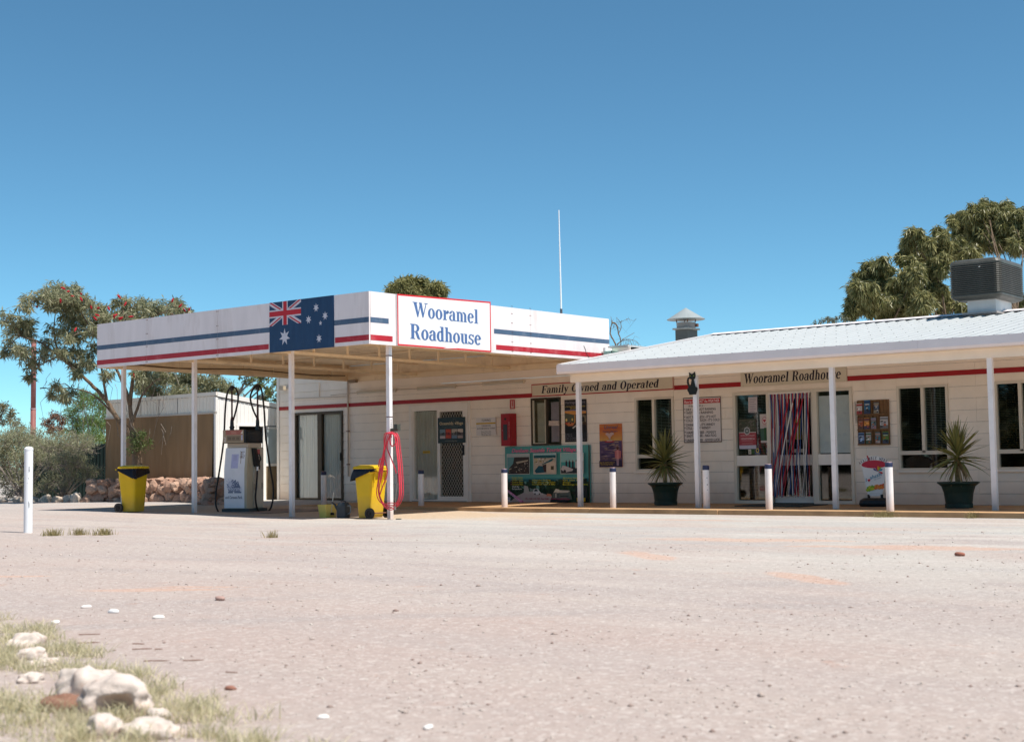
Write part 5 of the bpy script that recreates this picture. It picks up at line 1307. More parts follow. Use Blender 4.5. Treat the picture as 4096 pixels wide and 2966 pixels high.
# ------------------------------------------------------------------ potted yuccas
POTG = M('pot_dark_green', (.012, .030, .022), .45, var=.12, scale=6, dirt=(.05, .05, .04), dirt_amt=.4)
YUC = leaf_mat('yucca_leaf', (.13, .145, .035), (.27, .25, .085), .2, .4)
def yucca_leaf_mesh(L_, W_, droop, seed):
    random.seed(seed); n = 6; mb = MB()
    for i in range(n+1):
        f = i/n; w = W_*(.35+.65*min(1, f*5))*(1-f**2.2)+.0012
        x = L_*f*(1-.12*droop*f); z = -droop*L_*.45*f*f; tw = random.uniform(-.002, .002)
        mb.v += [(x, -w, z+w*.35+tw), (x, 0, z), (x, w, z+w*.35-tw)]
    for i in range(n):
        a = 3*i; mb.f += [(a, a+1, a+4, a+3), (a+1, a+2, a+5, a+4)]; mb.m += [0, 0]
    return mb.mesh('leaf', YUC)
YDEAD = leaf_mat('yucca_dead_leaf', (.26, .17, .08), (.40, .29, .16), .1, .7)
LEAFS = [yucca_leaf_mesh(.52+.05*random.random(), .022+.004*(i % 3), d, i) for i, d in enumerate((.0, .1, .2, .35, .5, .75, .95))]
def potted(label, loc, seed, top):
    p = thing('potted_yucca', label, 'potted plant', loc, 0, 'yuccas in green pots')
    MB().lathe([(.20, 0), (.222, .01), (.222, .075), (.212, .085), (.215, .09), (.235, .25), (.27, .36), (.325, .405), (.338, .41), (.338, .432), (.318, .434), (.30, .40)], 0, 0, 32).build('pot', POTG, p, smooth=False)
    MB().lathe([(.295, .385), (.29, .39), (.0, .395)], 0, 0, 20).build('soil', M('potting_soil', (.05, .035, .025), .95, bump=.5), p)
    MB().tube([(0, 0, .38), (.01, .0, .6), (.0, .01, top-.28)], [.04, .034, .03], 9).build('trunk', M('yucca_trunk', (.20, .16, .08), .85, var=.3, scale=25, bump=.6), p)
    random.seed(seed); n = 125
    for i in range(n):
        f = i/(n-1); el = -42+128*f+random.uniform(-9, 9)
        zb = (top-.46)+.26*f+random.uniform(-.02, .02); az = i*137.5+random.uniform(-15, 15)
        dr_ = 6 if el < -20 else 5 if el < -5 else 3+random.choice((0, 1)) if el < 20 else random.choice((1, 2)) if el < 55 else 0
        s_ = random.uniform(.82, 1.08)*(.9 if el < -10 else 1.0)
        me_ = LEAFS[dr_]
        if el < -24 and random.random() < .6:
            if len(LEAFS) < 8: m2_ = LEAFS[6].copy(); m2_.materials.clear(); m2_.materials.append(YDEAD); LEAFS.append(m2_)
            me_ = LEAFS[7]
        sub('leaf', me_, p, (0, 0, zb), (random.uniform(-.5, .5), -radians(el), radians(az)), (s_, s_, s_))
    return p
potted('yucca in a dark green pot under the window left of the cat post', (.48, -1.15, .08), 3, 1.24-.08)
potted('yucca in a dark green pot near the rightmost veranda post', (6.30, -1.42, .08), 7, 1.24-.08)

# ------------------------------------------------------------------ cat ornament
ct = thing('cat_ornament', 'flat black cat silhouette with green eyes fixed to a veranda post', 'ornament', (1.83, -2.275, 2.118))
def cp(px, py): return ((px-617)/408., (337-py)/519.)
outline = [(578, 337), (573, 318), (562, 296), (563, 278), (574, 268), (566, 250), (559, 225), (561, 195), (570, 174), (582, 172), (584, 180), (573, 190), (570, 212), (576, 240), (586, 254), (594, 236), (598, 212), (600, 196), (588, 190), (581, 172), (580, 150), (578, 126), (594, 143), (612, 142), (625, 124), (630, 150), (630, 172), (624, 188), (614, 196), (618, 215), (622, 240), (626, 262), (643, 272), (646, 290), (638, 310), (631, 337)]
MB().prism([cp(*q) for q in outline], 'y', -.012, .012).build('body', M('cat_black', (.010, .012, .010), .35), ct)
P = Print()
for ex in (591, 619): P.poly([cp(ex-6, 162), cp(ex, 167), cp(ex+6, 160), cp(ex, 156)], (126, 150, 40))
P.build(ct, 'eyes', (0, -.0122, 0))

# ------------------------------------------------------------------ slush cup sign
sl_ = thing('slush_sign', 'white cup shaped slush sign on a black weighted base', 'sign', (4.66, -.95, .08))
MB().rings([rrect(.25, .19, .1, .0), rrect(.265, .205, .1, .05), rrect(.255, .195, .1, .11), rrect(.20, .14, .08, .15)]).build('base', BLACKP, sl_)
for x in (-.12, .12): MB().tube([(x, -.03, .15), (x, -.03, .21)], .026, 8).build('foot', BLACKP, sl_)
cup = [(-.115, .185), (.115, .185), (.135, .22), (.235, .72), (.262, .775), (.205, .835), (.1, .872), (0, .882), (-.1, .872), (-.205, .835), (-.262, .775), (-.235, .72), (-.135, .22)]
MB().prism(cup, 'y', -.045, -.025).build('panel', M('slush_white', (.74, .72, .70), .4), sl_)
P = Print()
P.poly([(.232*cos(a*pi/12), .722+(.085 if a <= 12 else .055)*sin(a*pi/12)) for a in range(24)], (186, 44, 66))
P.poly([(-.10, .79), (-.135, .885), (-.108, .89), (-.068, .79)], (178, 50, 60))
s_ = 'AVAILABLE HERE!'
for i, chh in enumerate(s_):
    if chh == ' ': continue
    a = radians(125-70*i/(len(s_)-1)); R_a = .43
    v, f = font_mesh(chh); xm = (min(q[0] for q in v)+max(q[0] for q in v))/2
    P.k += 1; sz = .055/CAPH; rot = a-pi/2
    bx, bz = R_a*cos(a), .385+R_a*sin(a)
    P.mb.add([(bx+((q[0]-xm)*sz*.62)*cos(rot)-q[1]*sz*sin(rot), -P.step*P.k, bz+((q[0]-xm)*sz*.62)*sin(rot)+q[1]*sz*cos(rot)) for q in v], f, P.mi((62, 40, 56), .5))
P.text('slush', -.075, .47, .062, (40, 130, 160), w=.22, rot=.33, shear=.2)
P.text('I', -.155, .435, .06, (60, 130, 160)); P.poly([(-.10, .425), (-.13, .46), (-.115, .48), (-.10, .468), (-.085, .485), (-.07, .465)], (206, 30, 44)); P.text('ICE COLD', .0, .455, .022, (150, 160, 170), w=.13, rot=.33)
for (a, c) in ((150, (70, 60, 120)), (115, (160, 30, 90)), (85, (226, 150, 40)), (55, (140, 170, 50)), (25, (50, 140, 170)), (-20, (206, 60, 60))):
    P.poly([(.07, .61), (.07+.075*cos(radians(a-14)), .61+.075*sin(radians(a-14))), (.07+.1*cos(radians(a)), .61+.1*sin(radians(a))), (.07+.075*cos(radians(a+14)), .61+.075*sin(radians(a+14)))], c)
random.seed(3)
for q in range(26):
    x = -.13+.29*q/25; z = .30+.05*q/25+random.uniform(-.02, .03); c = [(150, 180, 40), (196, 190, 50), (120, 160, 50)][q % 3] if q < 13 else [(226, 120, 50), (206, 90, 50), (220, 150, 60)][q % 3]
    P.poly([(x+.035*cos(t_)*random.uniform(.5, 1.2), z+.03*sin(t_)*random.uniform(.5, 1.3)) for t_ in (0, 1, 2, 3, 4, 5)], c)
P.rect(-.10, .225, .10, .232, (190, 186, 182))
P.build(sl_, 'print', (0, -.0453, 0))

# ------------------------------------------------------------------ on the roofs
ev = thing('evaporative_cooler', 'dark brown louvred evaporative cooler standing on the roof ridge', 'air cooler', (5.24, 3.43, 0))
CB = M('cooler_brown', (.085, .082, .07), .4, var=.12, scale=6, dirt=(.2, .18, .15), dirt_amt=.4, dirt_scale=3)
hx, hy = .51, .73
MB().box(-.24, -.48, 3.55, .32, .45, 4.03).build('duct', M('duct_white', (.70, .68, .66), .5, var=.05, dirt=(.45, .36, .3), dirt_amt=.4), ev)
MB().box(-.30, -.62, 3.70, .38, .55, 3.735).build('flashing', M('flashing_grey', (.36, .33, .31), .5, var=.15, dirt=(.3, .13, .07), dirt_amt=.6), ev)
MB().rings([rrect(.40, .60, .1, 3.985), rrect(hx-.03, hy-.03, .12, 4.02), rrect(hx, hy, .12, 4.06), rrect(hx, hy, .12, 4.08), rrect(hx-.035, hy-.035, .1, 4.085), rrect(hx-.035, hy-.035, .1, 4.66), rrect(hx-.005, hy-.005, .12, 4.665), rrect(hx, hy, .12, 4.70), rrect(hx-.03, hy-.03, .12, 4.755), rrect(hx-.12, hy-.12, .12, 4.785)], ).build('housing', CB, ev)
lm = MB(); lm.rings([rrect(hx-.03, hy-.03, .11, .0), rrect(hx-.002, hy-.002, .12, -.012), rrect(hx+.004, hy+.004, .12, -.004), rrect(hx-.0, hy-.0, .12, .006), rrect(hx-.03, hy-.03, .11, .018)], cap=False)
LMESH = lm.mesh('louvre', CB)
for i in range(15): sub('louvre', LMESH, ev, (0, 0, 4.115+i*.0375))
MB().box(.1, -hy-.012, 4.60, .13, -hy-.004, 4.615).build('badge', TRIMW, ev)
an = thing('radio_antenna', 'tall thin white radio whip antenna above the canopy', 'antenna', (-4.932, 3.0, 3.34))
MB().tube([(0, 0, 0), (0, 0, 1.30)], .03, 8).build('mount', M('antenna_dark', (.10, .10, .11), .5), an); MB().tube([(0, 0, 1.30), (-.01, 0, 2.4), (-.02, 0, 3.72)], [.022, .018, .012], 8).build('whip', WBP, an)
rh = thing('rainwater_head', 'mint green rainwater trough with a drooping dark rope behind the canopy end', 'trough', (-1.30, -.29, 3.0))
MB().box(-.18, 0, -.3, 0, .56, .215).build('trough', M('mint_paint', (.36, .60, .52), .5, var=.05), rh)
MB().tube(spline([(.012, .01, .21), (.012, .08, .12), (.012, .2, .055), (.012, .34, .05), (.012, .46, .12), (.012, .54, .20)]), .008, 5).build('rope', M('rope_dark', (.07, .08, .08), .6), rh); MB().tube([(.012, .0, .215), (.012, .28, .195), (.012, .5, .195)], .007, 5).build('rope', M('rope_dark', (0, 0, 0)), rh)
MB().box(-.1, .57, .08, .0, .80, .19).build('bracket', M('bracket_brown', (.18, .12, .07), .7), rh)

# ------------------------------------------------------------------ cream shed behind the stone wall
shed = thing('corrugated_shed', 'cream ribbed steel shed with a brown canvas blind behind the stone wall', 'shed', (0, 0, 0))
SX, SY, SXL = -12.0, -1.753, -16.45
SC = M('shed_cream', (.86, .80, .70), .45, var=.04, scale=2, dirt=(.5, .4, .3), dirt_amt=.25)
SW = M('shed_trim', (.88, .86, .82), .45, var=.03)
SHLIT = M('shed_side_sunlit', (.92, .90, .86), .45, var=.03, scale=2)  # whiter copy of the shed cream, sunlight on this side put into the colour
def ribbed(name, x0, x1, za, zb, along, at_, parent, step=.13, mat=SC):
    mb = MB(); pr = []; x = x0
    while x < x1-1e-6:
        pr += [(x, 0), (min(x+.10, x1), 0), (min(x+.107, x1), .012), (min(x+.123, x1), .012)]; x += step
    pr.append((x1, 0)); n = len(pr)
    for (u, d) in pr: mb.v.append((u, at_-d, za) if along == 'x' else (at_+d, u, za))
    for (u, d) in pr:
        zt = zb(u) if callable(zb) else zb
        mb.v.append((u, at_-d, zt) if along == 'x' else (at_+d, u, zt))
    for i in range(n-1): mb.f.append((i, i+1, n+i+1, n+i)); mb.m.append(0)
    return mb.build(name, mat, parent)
for i in range(6):
    a = SXL+i*.742; ribbed('wall_sheet', a, a+.74, 2.30, 2.70+.012*i, 'x', SY, shed)
zside = lambda y: 2.66-.125*(y-SY)
for i in range(7):
    a = SY+i*.76
    if i == 0: ribbed('wall_sheet', a, a+.66, .05, zside, 'y', SX, shed, mat=SHLIT)
    elif i < 3: ribbed('wall_sheet', SY+.66+(i-1)*.71, SY+.66+i*.71, 1.975, zside, 'y', SX, shed, mat=SHLIT)
    else: ribbed('wall_sheet', a-.18, a+.58, .05, zside, 'y', SX, shed, mat=SHLIT)
ribbed('wall_sheet', SY+.66, -.26, .05, 1.64, 'y', SX, shed, mat=SHLIT)
MB().hexa([(SXL, SY-.03, 2.67), (SX+.03, SY-.03, 2.70), (SX+.03, SY+.02, 2.70), (SXL, SY+.02, 2.67), (SXL, SY-.03, 2.76), (SX+.03, SY-.03, 2.79), (SX+.03, SY+.02, 2.79), (SXL, SY+.02, 2.76)]).build('barge_cap', SC, shed)
MB().hexa([(SX-.02, SY+.021, 2.68), (SX+.035, SY+.021, 2.68), (SX+.035, 3.6, 2.02), (SX-.02, 3.6, 2.02), (SX-.02, SY+.021, 2.79), (SX+.035, SY+.021, 2.79), (SX+.035, 3.6, 2.13), (SX-.02, 3.6, 2.13)]).build('barge_cap', SW, shed)
MB().hexa([(SXL, SY, 2.66), (SX, SY, 2.69), (SX, 3.6, 2.03), (SXL, 3.6, 2.0), (SXL, SY, 2.68), (SX, SY, 2.71), (SX, 3.6, 2.05), (SXL, 3.6, 2.02)]).build('shed_roof', ROOFM, shed)
MB().box(SXL, SY-.05, 2.255, SX+.02, SY-.0, 2.30).build('blind_rail', M('rail_pale', (.55, .50, .44), .5), shed)
MB().box(SX-.05, SY-.03, .05, SX+.02, SY+.05, 2.66).build('corner_flashing', SW, shed)
cv = MB(); n = 40
for i in range(n+1):
    f = i/n; x = SXL+.02+(SX-.09-SXL)*f
    for (z, k_) in ((2.255, 0), (1.6, .4), (1.0, .8), (.45, 1.0)):
        xx = x-(.12*(1-z/2.25)*max(0, (f-.8)/.2))
        cv.v.append((xx, SY-.03-.02*k_*sin(f*23)-.012*k_*sin(f*61), z))
for i in range(n):
    for j in range(3): a = i*4+j; cv.f.append((a, a+4, a+5, a+1)); cv.m.append(0)
cv.build('canvas_blind', CANVAS, shed, smooth=True)
MB().box(SXL, SY+.05, .05, SX-.08, SY+.06, 2.25).build('inner_wall', M('shed_dark', (.03, .022, .016), .9), shed)
MB().box(SXL, 3.5, .05, SX, 3.56, 2.0).build('rear_wall', SC, shed); MB().box(SXL, SY, .05, SXL+.04, 3.5, 2.0).build('end_wall', SC, shed)
wn_ = holder('window', shed)
frame_mb = MB(); frame_mb.box(SX-.01, -1.13, 1.64, SX+.03, -1.05, 1.99); frame_mb.box(SX-.01, -1.05, 1.955, SX+.03, -.22, 1.99); frame_mb.build('frame', SW, wn_); MB().box(SX-.3, -1.05, 1.6, SX-.28, -.24, 1.96).build('dark_opening', M('shed_dark', (0, 0, 0)), wn_)
dr_ = holder('door', shed); dr_['label'] = 'flyscreen door with pale upper panel beside the dark opening'
fm = MB(); fm.box(SX+.0, -.255, .05, SX+.035, -.165, 1.95); fm.box(SX, .42, .05, SX+.035, .48, 1.95); fm.box(SX, -.165, 1.90, SX+.035, .42, 1.95); fm.box(SX, -.165, .95, SX+.035, .42, 1.02); fm.build('door_frame', SW, dr_)
MB().box(SX+.005, -.165, 1.02, SX+.02, .42, 1.90).build('upper_screen', M('lit_screen', (.50, .58, .60), .6, var=.05), dr_)
MB().box(SX+.005, -.165, .05, SX+.02, .42, .95).build('lower_panel', M('shaded_panel', (.27, .20, .12), .7, var=.08), dr_)  # lit upper half and shaded lower half put into the two door colours
MB().box(SX+.02, -.70, .05, SX+.08, -.62, .35).build('door_stop', SW, shed)
# ------------------------------------------------------------------ plants: leaf clumps (x, y, z, radius)
BB=[(-16.33, -4.78, 4.74, 0.19), (-16.75, -4.39, 4.55, 0.22), (-16.16, -4.37, 5.03, 0.16), (-16.67, -4.2, 4.67, 0.17), (-16.54, -4.03, 4.45, 0.22), (-15.51, -4.57, 5.18, 0.19), (-15.21, -4.46, 5.24, 0.19), (-16.24, -3.41, 5.57, 0.21), (-15.35, -4.0, 5.13, 0.22), (-15.05, -3.83, 5.2, 0.23), (-16.05, -2.89, 5.54, 0.21), (-15.3, -3.47, 5.03, 0.26), (-15.66, -2.89, 4.91, 0.21), (-15.54, -3.62, 4.76, 0.25), (-15.54, -3.23, 4.6, 0.28), (-14.56, -3.56, 4.34, 0.19), (-15.28, -2.99, 4.03, 0.14), (-16.53, -3.43, 4.09, 0.25), (-16.15, -3.9, 3.81, 0.22), (-16.68, -3.8, 3.63, 0.2), (-16.63, -3.9, 3.28, 0.11), (-15.83, -4.72, 3.92, 0.19), (-17.16, -4.19, 4.25, 0.17), (-16.95, -4.38, 3.92, 0.14), (-15.4, -3.83, 3.83, 0.19), (-14.83, -4.03, 4.16, 0.13), (-15.41, -2.64, 5.05, 0.15), (-14.75, -3.01, 4.75, 0.17), (-14.91, -2.57, 4.82, 0.14), (-15.0, -2.31, 5.22, 0.18), (-14.58, -2.34, 5.06, 0.21), (-14.66, -1.95, 5.22, 0.18), (-14.22, -2.77, 4.75, 0.19), (-14.55, -2.1, 4.8, 0.22), (-13.66, -2.23, 4.92, 0.12), (-14.24, -1.58, 5.1, 0.16), (-13.91, -1.45, 5.17, 0.11), (-12.73, -2.29, 4.81, 0.15), (-12.61, -2.11, 4.79, 0.09), (-15.36, -3.92, 3.03, 0.16), (-16.68, -3.23, 2.89, 0.07), (-15.59, -3.57, 2.72, 0.05), (-15.63, -3.23, 3.48, 0.19), (-14.9, -3.41, 3.57, 0.14), (-15.42, -3.38, 3.88, 0.14), (-14.61, -2.97, 3.3, 0.15), (-14.02, -2.59, 3.26, 0.18), (-14.25, -2.25, 3.51, 0.19), (-14.04, -2.07, 3.23, 0.11)]
GA=[(-7.61, 27.99, 8.56, 0.29), (-7.14, 27.68, 8.51, 0.29), (-7.78, 27.96, 8.28, 0.36), (-7.3, 28.12, 8.21, 0.26), (-8.11, 27.9, 8.14, 0.26), (-7.94, 27.09, 7.72, 0.29), (-7.19, 26.15, 7.4, 0.38), (-7.48, 28.03, 7.76, 0.36), (-8.38, 27.68, 7.31, 0.3), (-8.0, 27.81, 7.03, 0.39), (-7.28, 27.35, 7.03, 0.39), (-8.24, 27.07, 6.76, 0.26), (-6.58, 26.81, 7.08, 0.32), (-7.25, 28.2, 6.77, 0.39), (-6.57, 27.87, 7.66, 0.39), (-6.03, 27.39, 7.89, 0.35), (-5.57, 27.07, 7.97, 0.32), (-6.6, 28.74, 7.25, 0.43), (-6.32, 29.34, 7.61, 0.39), (-5.53, 27.28, 6.72, 0.38), (-6.83, 28.43, 6.75, 0.33), (-5.57, 28.22, 6.96, 0.26)]
GB=[(-6.37, 29.09, 9.91, 0.26), (-6.6, 29.37, 9.67, 0.26), (-7.18, 30.37, 9.58, 0.27), (-7.43, 30.52, 9.22, 0.24), (-6.54, 28.73, 8.73, 0.26), (-6.69, 30.28, 9.58, 0.3), (-5.86, 29.2, 9.5, 0.23), (-6.13, 31.0, 10.08, 0.24), (-5.63, 30.22, 9.86, 0.17), (-6.69, 31.12, 9.34, 0.34), (-6.44, 31.6, 9.54, 0.34), (-5.81, 30.65, 9.46, 0.27), (-7.02, 31.23, 9.22, 0.2), (-6.02, 29.96, 8.64, 0.33), (-5.46, 29.67, 8.78, 0.29), (-6.3, 30.65, 8.3, 0.3), (-5.52, 29.52, 8.38, 0.26), (-5.84, 29.84, 7.61, 0.33), (-5.78, 30.55, 7.34, 0.27), (-6.04, 31.01, 6.96, 0.23), (-5.24, 30.24, 6.93, 0.2), (-4.86, 30.2, 6.9, 0.2)]
GC=[(-6.37, 33.91, 11.11, 0.28), (-5.97, 32.29, 10.71, 0.14), (-6.34, 34.28, 10.8, 0.28), (-6.44, 34.02, 10.42, 0.21), (-5.88, 32.65, 9.91, 0.17), (-5.56, 33.1, 11.01, 0.31), (-5.33, 33.47, 11.31, 0.31), (-5.17, 34.02, 11.5, 0.24), (-4.99, 34.0, 11.3, 0.28), (-5.4, 33.61, 10.7, 0.42), (-5.05, 34.1, 10.72, 0.42), (-4.9, 35.29, 11.47, 0.32), (-4.28, 34.24, 11.28, 0.24), (-4.46, 33.89, 10.7, 0.45), (-4.3, 35.01, 11.0, 0.38), (-3.64, 33.81, 10.93, 0.24), (-3.82, 33.96, 10.32, 0.41), (-6.11, 34.57, 10.31, 0.39), (-5.13, 33.74, 9.99, 0.45), (-4.61, 34.25, 9.99, 0.45), (-3.59, 33.17, 9.51, 0.34), (-6.13, 32.61, 9.65, 0.21), (-6.17, 33.18, 9.51, 0.28), (-5.2, 31.95, 9.34, 0.34), (-4.11, 35.08, 7.58, 0.17), (-4.28, 35.02, 7.41, 0.21), (-3.27, 33.56, 9.93, 0.51), (-3.54, 35.29, 10.87, 0.45), (-3.34, 35.0, 9.42, 0.41)]
ROUND=[(-26.35, 20.1, 8.5, 0.35), (-25.77, 19.87, 8.65, 0.39), (-25.8, 20.55, 8.86, 0.37), (-25.4, 20.93, 8.82, 0.39), (-24.27, 20.38, 8.52, 0.39), (-24.03, 20.67, 8.31, 0.3), (-25.79, 20.53, 8.43, 0.55), (-25.49, 21.35, 8.43, 0.55), (-25.16, 20.23, 7.59, 0.97)]
BEHIND=[(-28.13, 8.41, 4.25, 0.38), (-27.98, 8.87, 4.36, 0.43), (-27.16, 8.82, 4.27, 0.42), (-26.87, 9.16, 4.22, 0.42), (-26.42, 9.39, 4.16, 0.42), (-26.14, 9.75, 4.11, 0.39), (-26.13, 10.34, 4.04, 0.38), (-25.39, 10.19, 3.81, 0.33), (-28.23, 8.15, 4.01, 0.38), (-28.45, 9.0, 3.82, 0.52), (-26.5, 8.64, 3.67, 0.51), (-26.63, 9.92, 3.67, 0.47), (-26.3, 10.61, 3.58, 0.38), (-27.43, 8.56, 4.6, 0.33), (-26.48, 9.08, 4.57, 0.33), (-26.66, 10.42, 4.55, 0.29)]
BRANCHY=[(-21.08, 7.28, 4.2, 0.3), (-20.71, 7.51, 4.03, 0.3), (-20.66, 7.91, 4.21, 0.26), (-21.33, 7.83, 3.73, 0.24), (-20.46, 7.61, 3.51, 0.24), (-20.44, 7.94, 3.77, 0.21), (-21.28, 7.29, 3.88, 0.19), (-21.27, 8.12, 3.3, 0.19), (-20.58, 8.06, 3.27, 0.21), (-20.76, 8.46, 4.33, 0.3), (-20.05, 8.03, 3.67, 0.34)]
BUSHL=[(-20.04, -2.49, 1.78, 0.38), (-20.27, -1.96, 1.85, 0.35), (-20.38, -1.5, 1.75, 0.32), (-20.25, -2.36, 1.29, 0.42), (-19.5, -2.29, 1.28, 0.41), (-19.01, -2.14, 1.34, 0.31), (-20.35, -2.21, 0.81, 0.42), (-19.42, -2.26, 0.73, 0.38), (-20.77, -1.87, 0.38, 0.32), (-20.43, -1.53, 0.37, 0.28), (-20.18, -2.93, 1.5, 0.48), (-20.38, -2.81, 0.82, 0.55)]
BUSHM=[(-18.26, -2.33, 1.6, 0.3), (-17.79, -2.26, 1.66, 0.3), (-17.73, -1.91, 1.52, 0.3), (-17.66, -2.64, 1.19, 0.33), (-17.08, -2.58, 1.25, 0.36), (-16.97, -2.2, 1.18, 0.33), (-18.13, -2.18, 0.79, 0.34), (-17.11, -2.32, 0.85, 0.33), (-16.89, -2.01, 0.85, 0.3), (-16.77, -1.79, 0.91, 0.2), (-17.04, -2.07, 1.64, 0.27), (-17.51, -2.36, 0.49, 0.23), (-18.51, -2.23, 0.52, 0.27)]
BUSHG=[(-21.34, 0.54, 2.64, 0.26), (-20.88, 0.57, 2.85, 0.3), (-21.86, 1.7, 3.07, 0.31), (-21.61, 1.8, 2.75, 0.31), (-22.39, 1.44, 2.39, 0.35), (-21.26, 1.19, 2.35, 0.38), (-21.67, 1.93, 2.29, 0.35), (-22.39, 1.35, 2.0, 0.35), (-21.0, 1.01, 1.89, 0.38), (-21.42, 1.76, 1.75, 0.35), (-22.01, 1.35, 3.22, 0.22), (-21.39, 1.65, 1.36, 0.27)]
RED=[(-24.21, 1.58, 2.44, 0.22), (-23.85, 1.61, 2.63, 0.22), (-23.7, 1.79, 2.51, 0.22), (-23.92, 1.53, 2.2, 0.22), (-23.59, 1.63, 2.19, 0.24)]
FAR=[(-45.33, 13.08, 3.96, 0.34), (-44.63, 13.04, 3.69, 0.31), (-45.64, 13.34, 3.37, 0.36), (-44.16, 12.95, 3.2, 0.3), (-45.18, 13.93, 3.0, 0.18), (-45.92, 12.85, 3.73, 0.48)]
SPRIG=[(-7.37, 22.5, 5.95, 0.13), (-7.18, 22.62, 6.0, 0.14), (-6.97, 22.79, 6.0, 0.15), (-6.61, 22.75, 6.0, 0.16), (-7.24, 21.7, 5.79, 0.09), (-6.99, 22.63, 5.86, 0.18)]

rng = np.random.default_rng(11)
def leaves(name, clusters, per, L_, W_, mat, parent, droop=.4, flat=.85, shell=.55, kind_up=0.0, split=0):
    """narrow leaf faces spread through the clumps' volumes, mostly near their surfaces"""
    Vs = []
    if split:
        rs = random.Random(len(clusters)*7+3); cl2 = []
        for (x, y, z, r) in clusters:
            cl2.append((x, y, z, r*.75))
            for q in range(split):
                a = rs.uniform(0, 2*pi); e_ = rs.uniform(-.8, 1.0); k2 = r*rs.uniform(.55, 1.0)
                cl2.append((x+k2*cos(a)*(1-e_*e_*.5), y+k2*sin(a)*(1-e_*e_*.5), z+k2*e_*.9, r*rs.uniform(.28, .5)))
        clusters = cl2
    for (x, y, z, r) in clusters:
        n = int(per*max(.04, (r/.5)**2))
        d = rng.normal(size=(n, 3)); d /= np.linalg.norm(d, axis=1)[:, None]
        rad = r*(shell+(1-shell)*rng.random(n)**.6)*(.75+.5*rng.random(n))
        rad *= np.where(rng.random(n) < .25, .6*rng.random(n)+.2, 1)
        # sprays: gather leaves round a few twig ends in each clump
        k = max(4, n//14); tips = d[:k]*rad[:k, None]
        idx = rng.integers(0, k, n)
        pos = np.where((rng.random(n) < .75)[:, None], tips[idx]+rng.normal(size=(n, 3))*r*.13, d*rad[:, None])
        pos[:, 2] *= flat
        c = np.array([x, y, z])+pos
        ax = rng.normal(size=(n, 3))+d*.7; ax[:, 2] -= droop*1.5; ax[:, 2] += kind_up
        ax /= np.linalg.norm(ax, axis=1)[:, None]
        sd = np.cross(ax, rng.normal(size=(n, 3))); sd /= np.linalg.norm(sd, axis=1)[:, None]
        ll = L_*(.6+.8*rng.random(n)); ww = W_*(.6+.8*rng.random(n))
        mid = c+ax*(ll*.45)[:, None]+np.array([0, 0, -1])*(ll*.05*droop)[:, None]
        tip = c+ax*ll[:, None]+np.array([0, 0, -1])*(ll*.25*droop)[:, None]
        Vs.append(np.stack([c, mid-sd*ww[:, None]*.5, tip, mid+sd*ww[:, None]*.5], 1).reshape(-1, 3))
    V = np.concatenate(Vs); Q = np.arange(len(V)).reshape(-1, 4)
    o = bpy.data.objects.new(name, numpy_mesh(name, V, Q, mat)); COL.objects.link(o)
    if parent is not None: o.parent = parent
    return o
def limb_mesh(mb, paths, n=7):
    for pts, r0, r1 in paths:
        P_ = spline(pts, 5) if len(pts) > 2 else [Vector(p) for p in pts]
        random.seed(len(P_)); N = len(P_)
        P_ = [p+Vector((random.uniform(-1, 1), random.uniform(-1, 1), random.uniform(-1, 1)))*r1*.5 if 0 < i < N-1 else p for i, p in enumerate(P_)]
        mb.tube(P_, [r0+(r1-r0)*(i/(N-1))**.8 for i in range(N)], n)
BARK = M('bark_brown', (.165, .115, .075), .95, var=.3, scale=9, bump=.9, bscale=22, dirt=(.35, .28, .22), dirt_amt=.5, dirt_scale=5, stretch=(3, 3, .6))
GREYB = M('bark_grey', (.24, .20, .165), .95, var=.25, scale=9, bump=.7, bscale=25)
def twigs(mb, clusters, base, r=.012, per=5, rr=1.0, seed=1):
    random.seed(seed)
    for (x, y, z, q) in clusters:
        for k in range(per):
            a = Vector((x+random.uniform(-1, 1)*q*rr, y+random.uniform(-1, 1)*q*rr, z+random.uniform(-1, .9)*q*rr))
            b_ = Vector((x+random.uniform(-.3, .3)*q, y+random.uniform(-.3, .3)*q, z-q*.6))
            m_ = (a+b_)/2+Vector((random.uniform(-.2, .2)*q, random.uniform(-.2, .2)*q, random.uniform(-.1, .2)*q))
            mb.tube([b_, m_, a], [r, r*.7, r*.3], 4, cap=False)
def link_limbs(clusters, root, r0=.05, frac=1.0, seed=2):
    """a limb from the root to each clump"""
    random.seed(seed); out = []
    R = Vector(root)
    for (x, y, z, q) in clusters:
        if random.random() > frac: continue
        e = Vector((x, y, z)); m_ = R.lerp(e, .5)+Vector((random.uniform(-.15, .15), random.uniform(-.15, .15), random.uniform(-.05, .2)))*(e-R).length*.5
        out.append(([tuple(R), tuple(m_), tuple(e)], r0*random.uniform(.6, 1.2), .008))
    return out

rf = random.Random(5); BBF = []
for i in range(26):
    a = rf.choice(BB); b_ = rf.choice([c for c in BB if 0 < abs(c[0]-a[0])+abs(c[2]-a[2]) < 1.3] or BB); t_ = rf.uniform(.3, .7)
    BBF.append((a[0]+(b_[0]-a[0])*t_, a[1]+(b_[1]-a[1])*t_+.1, a[2]+(b_[2]-a[2])*t_, rf.uniform(.18, .32)))
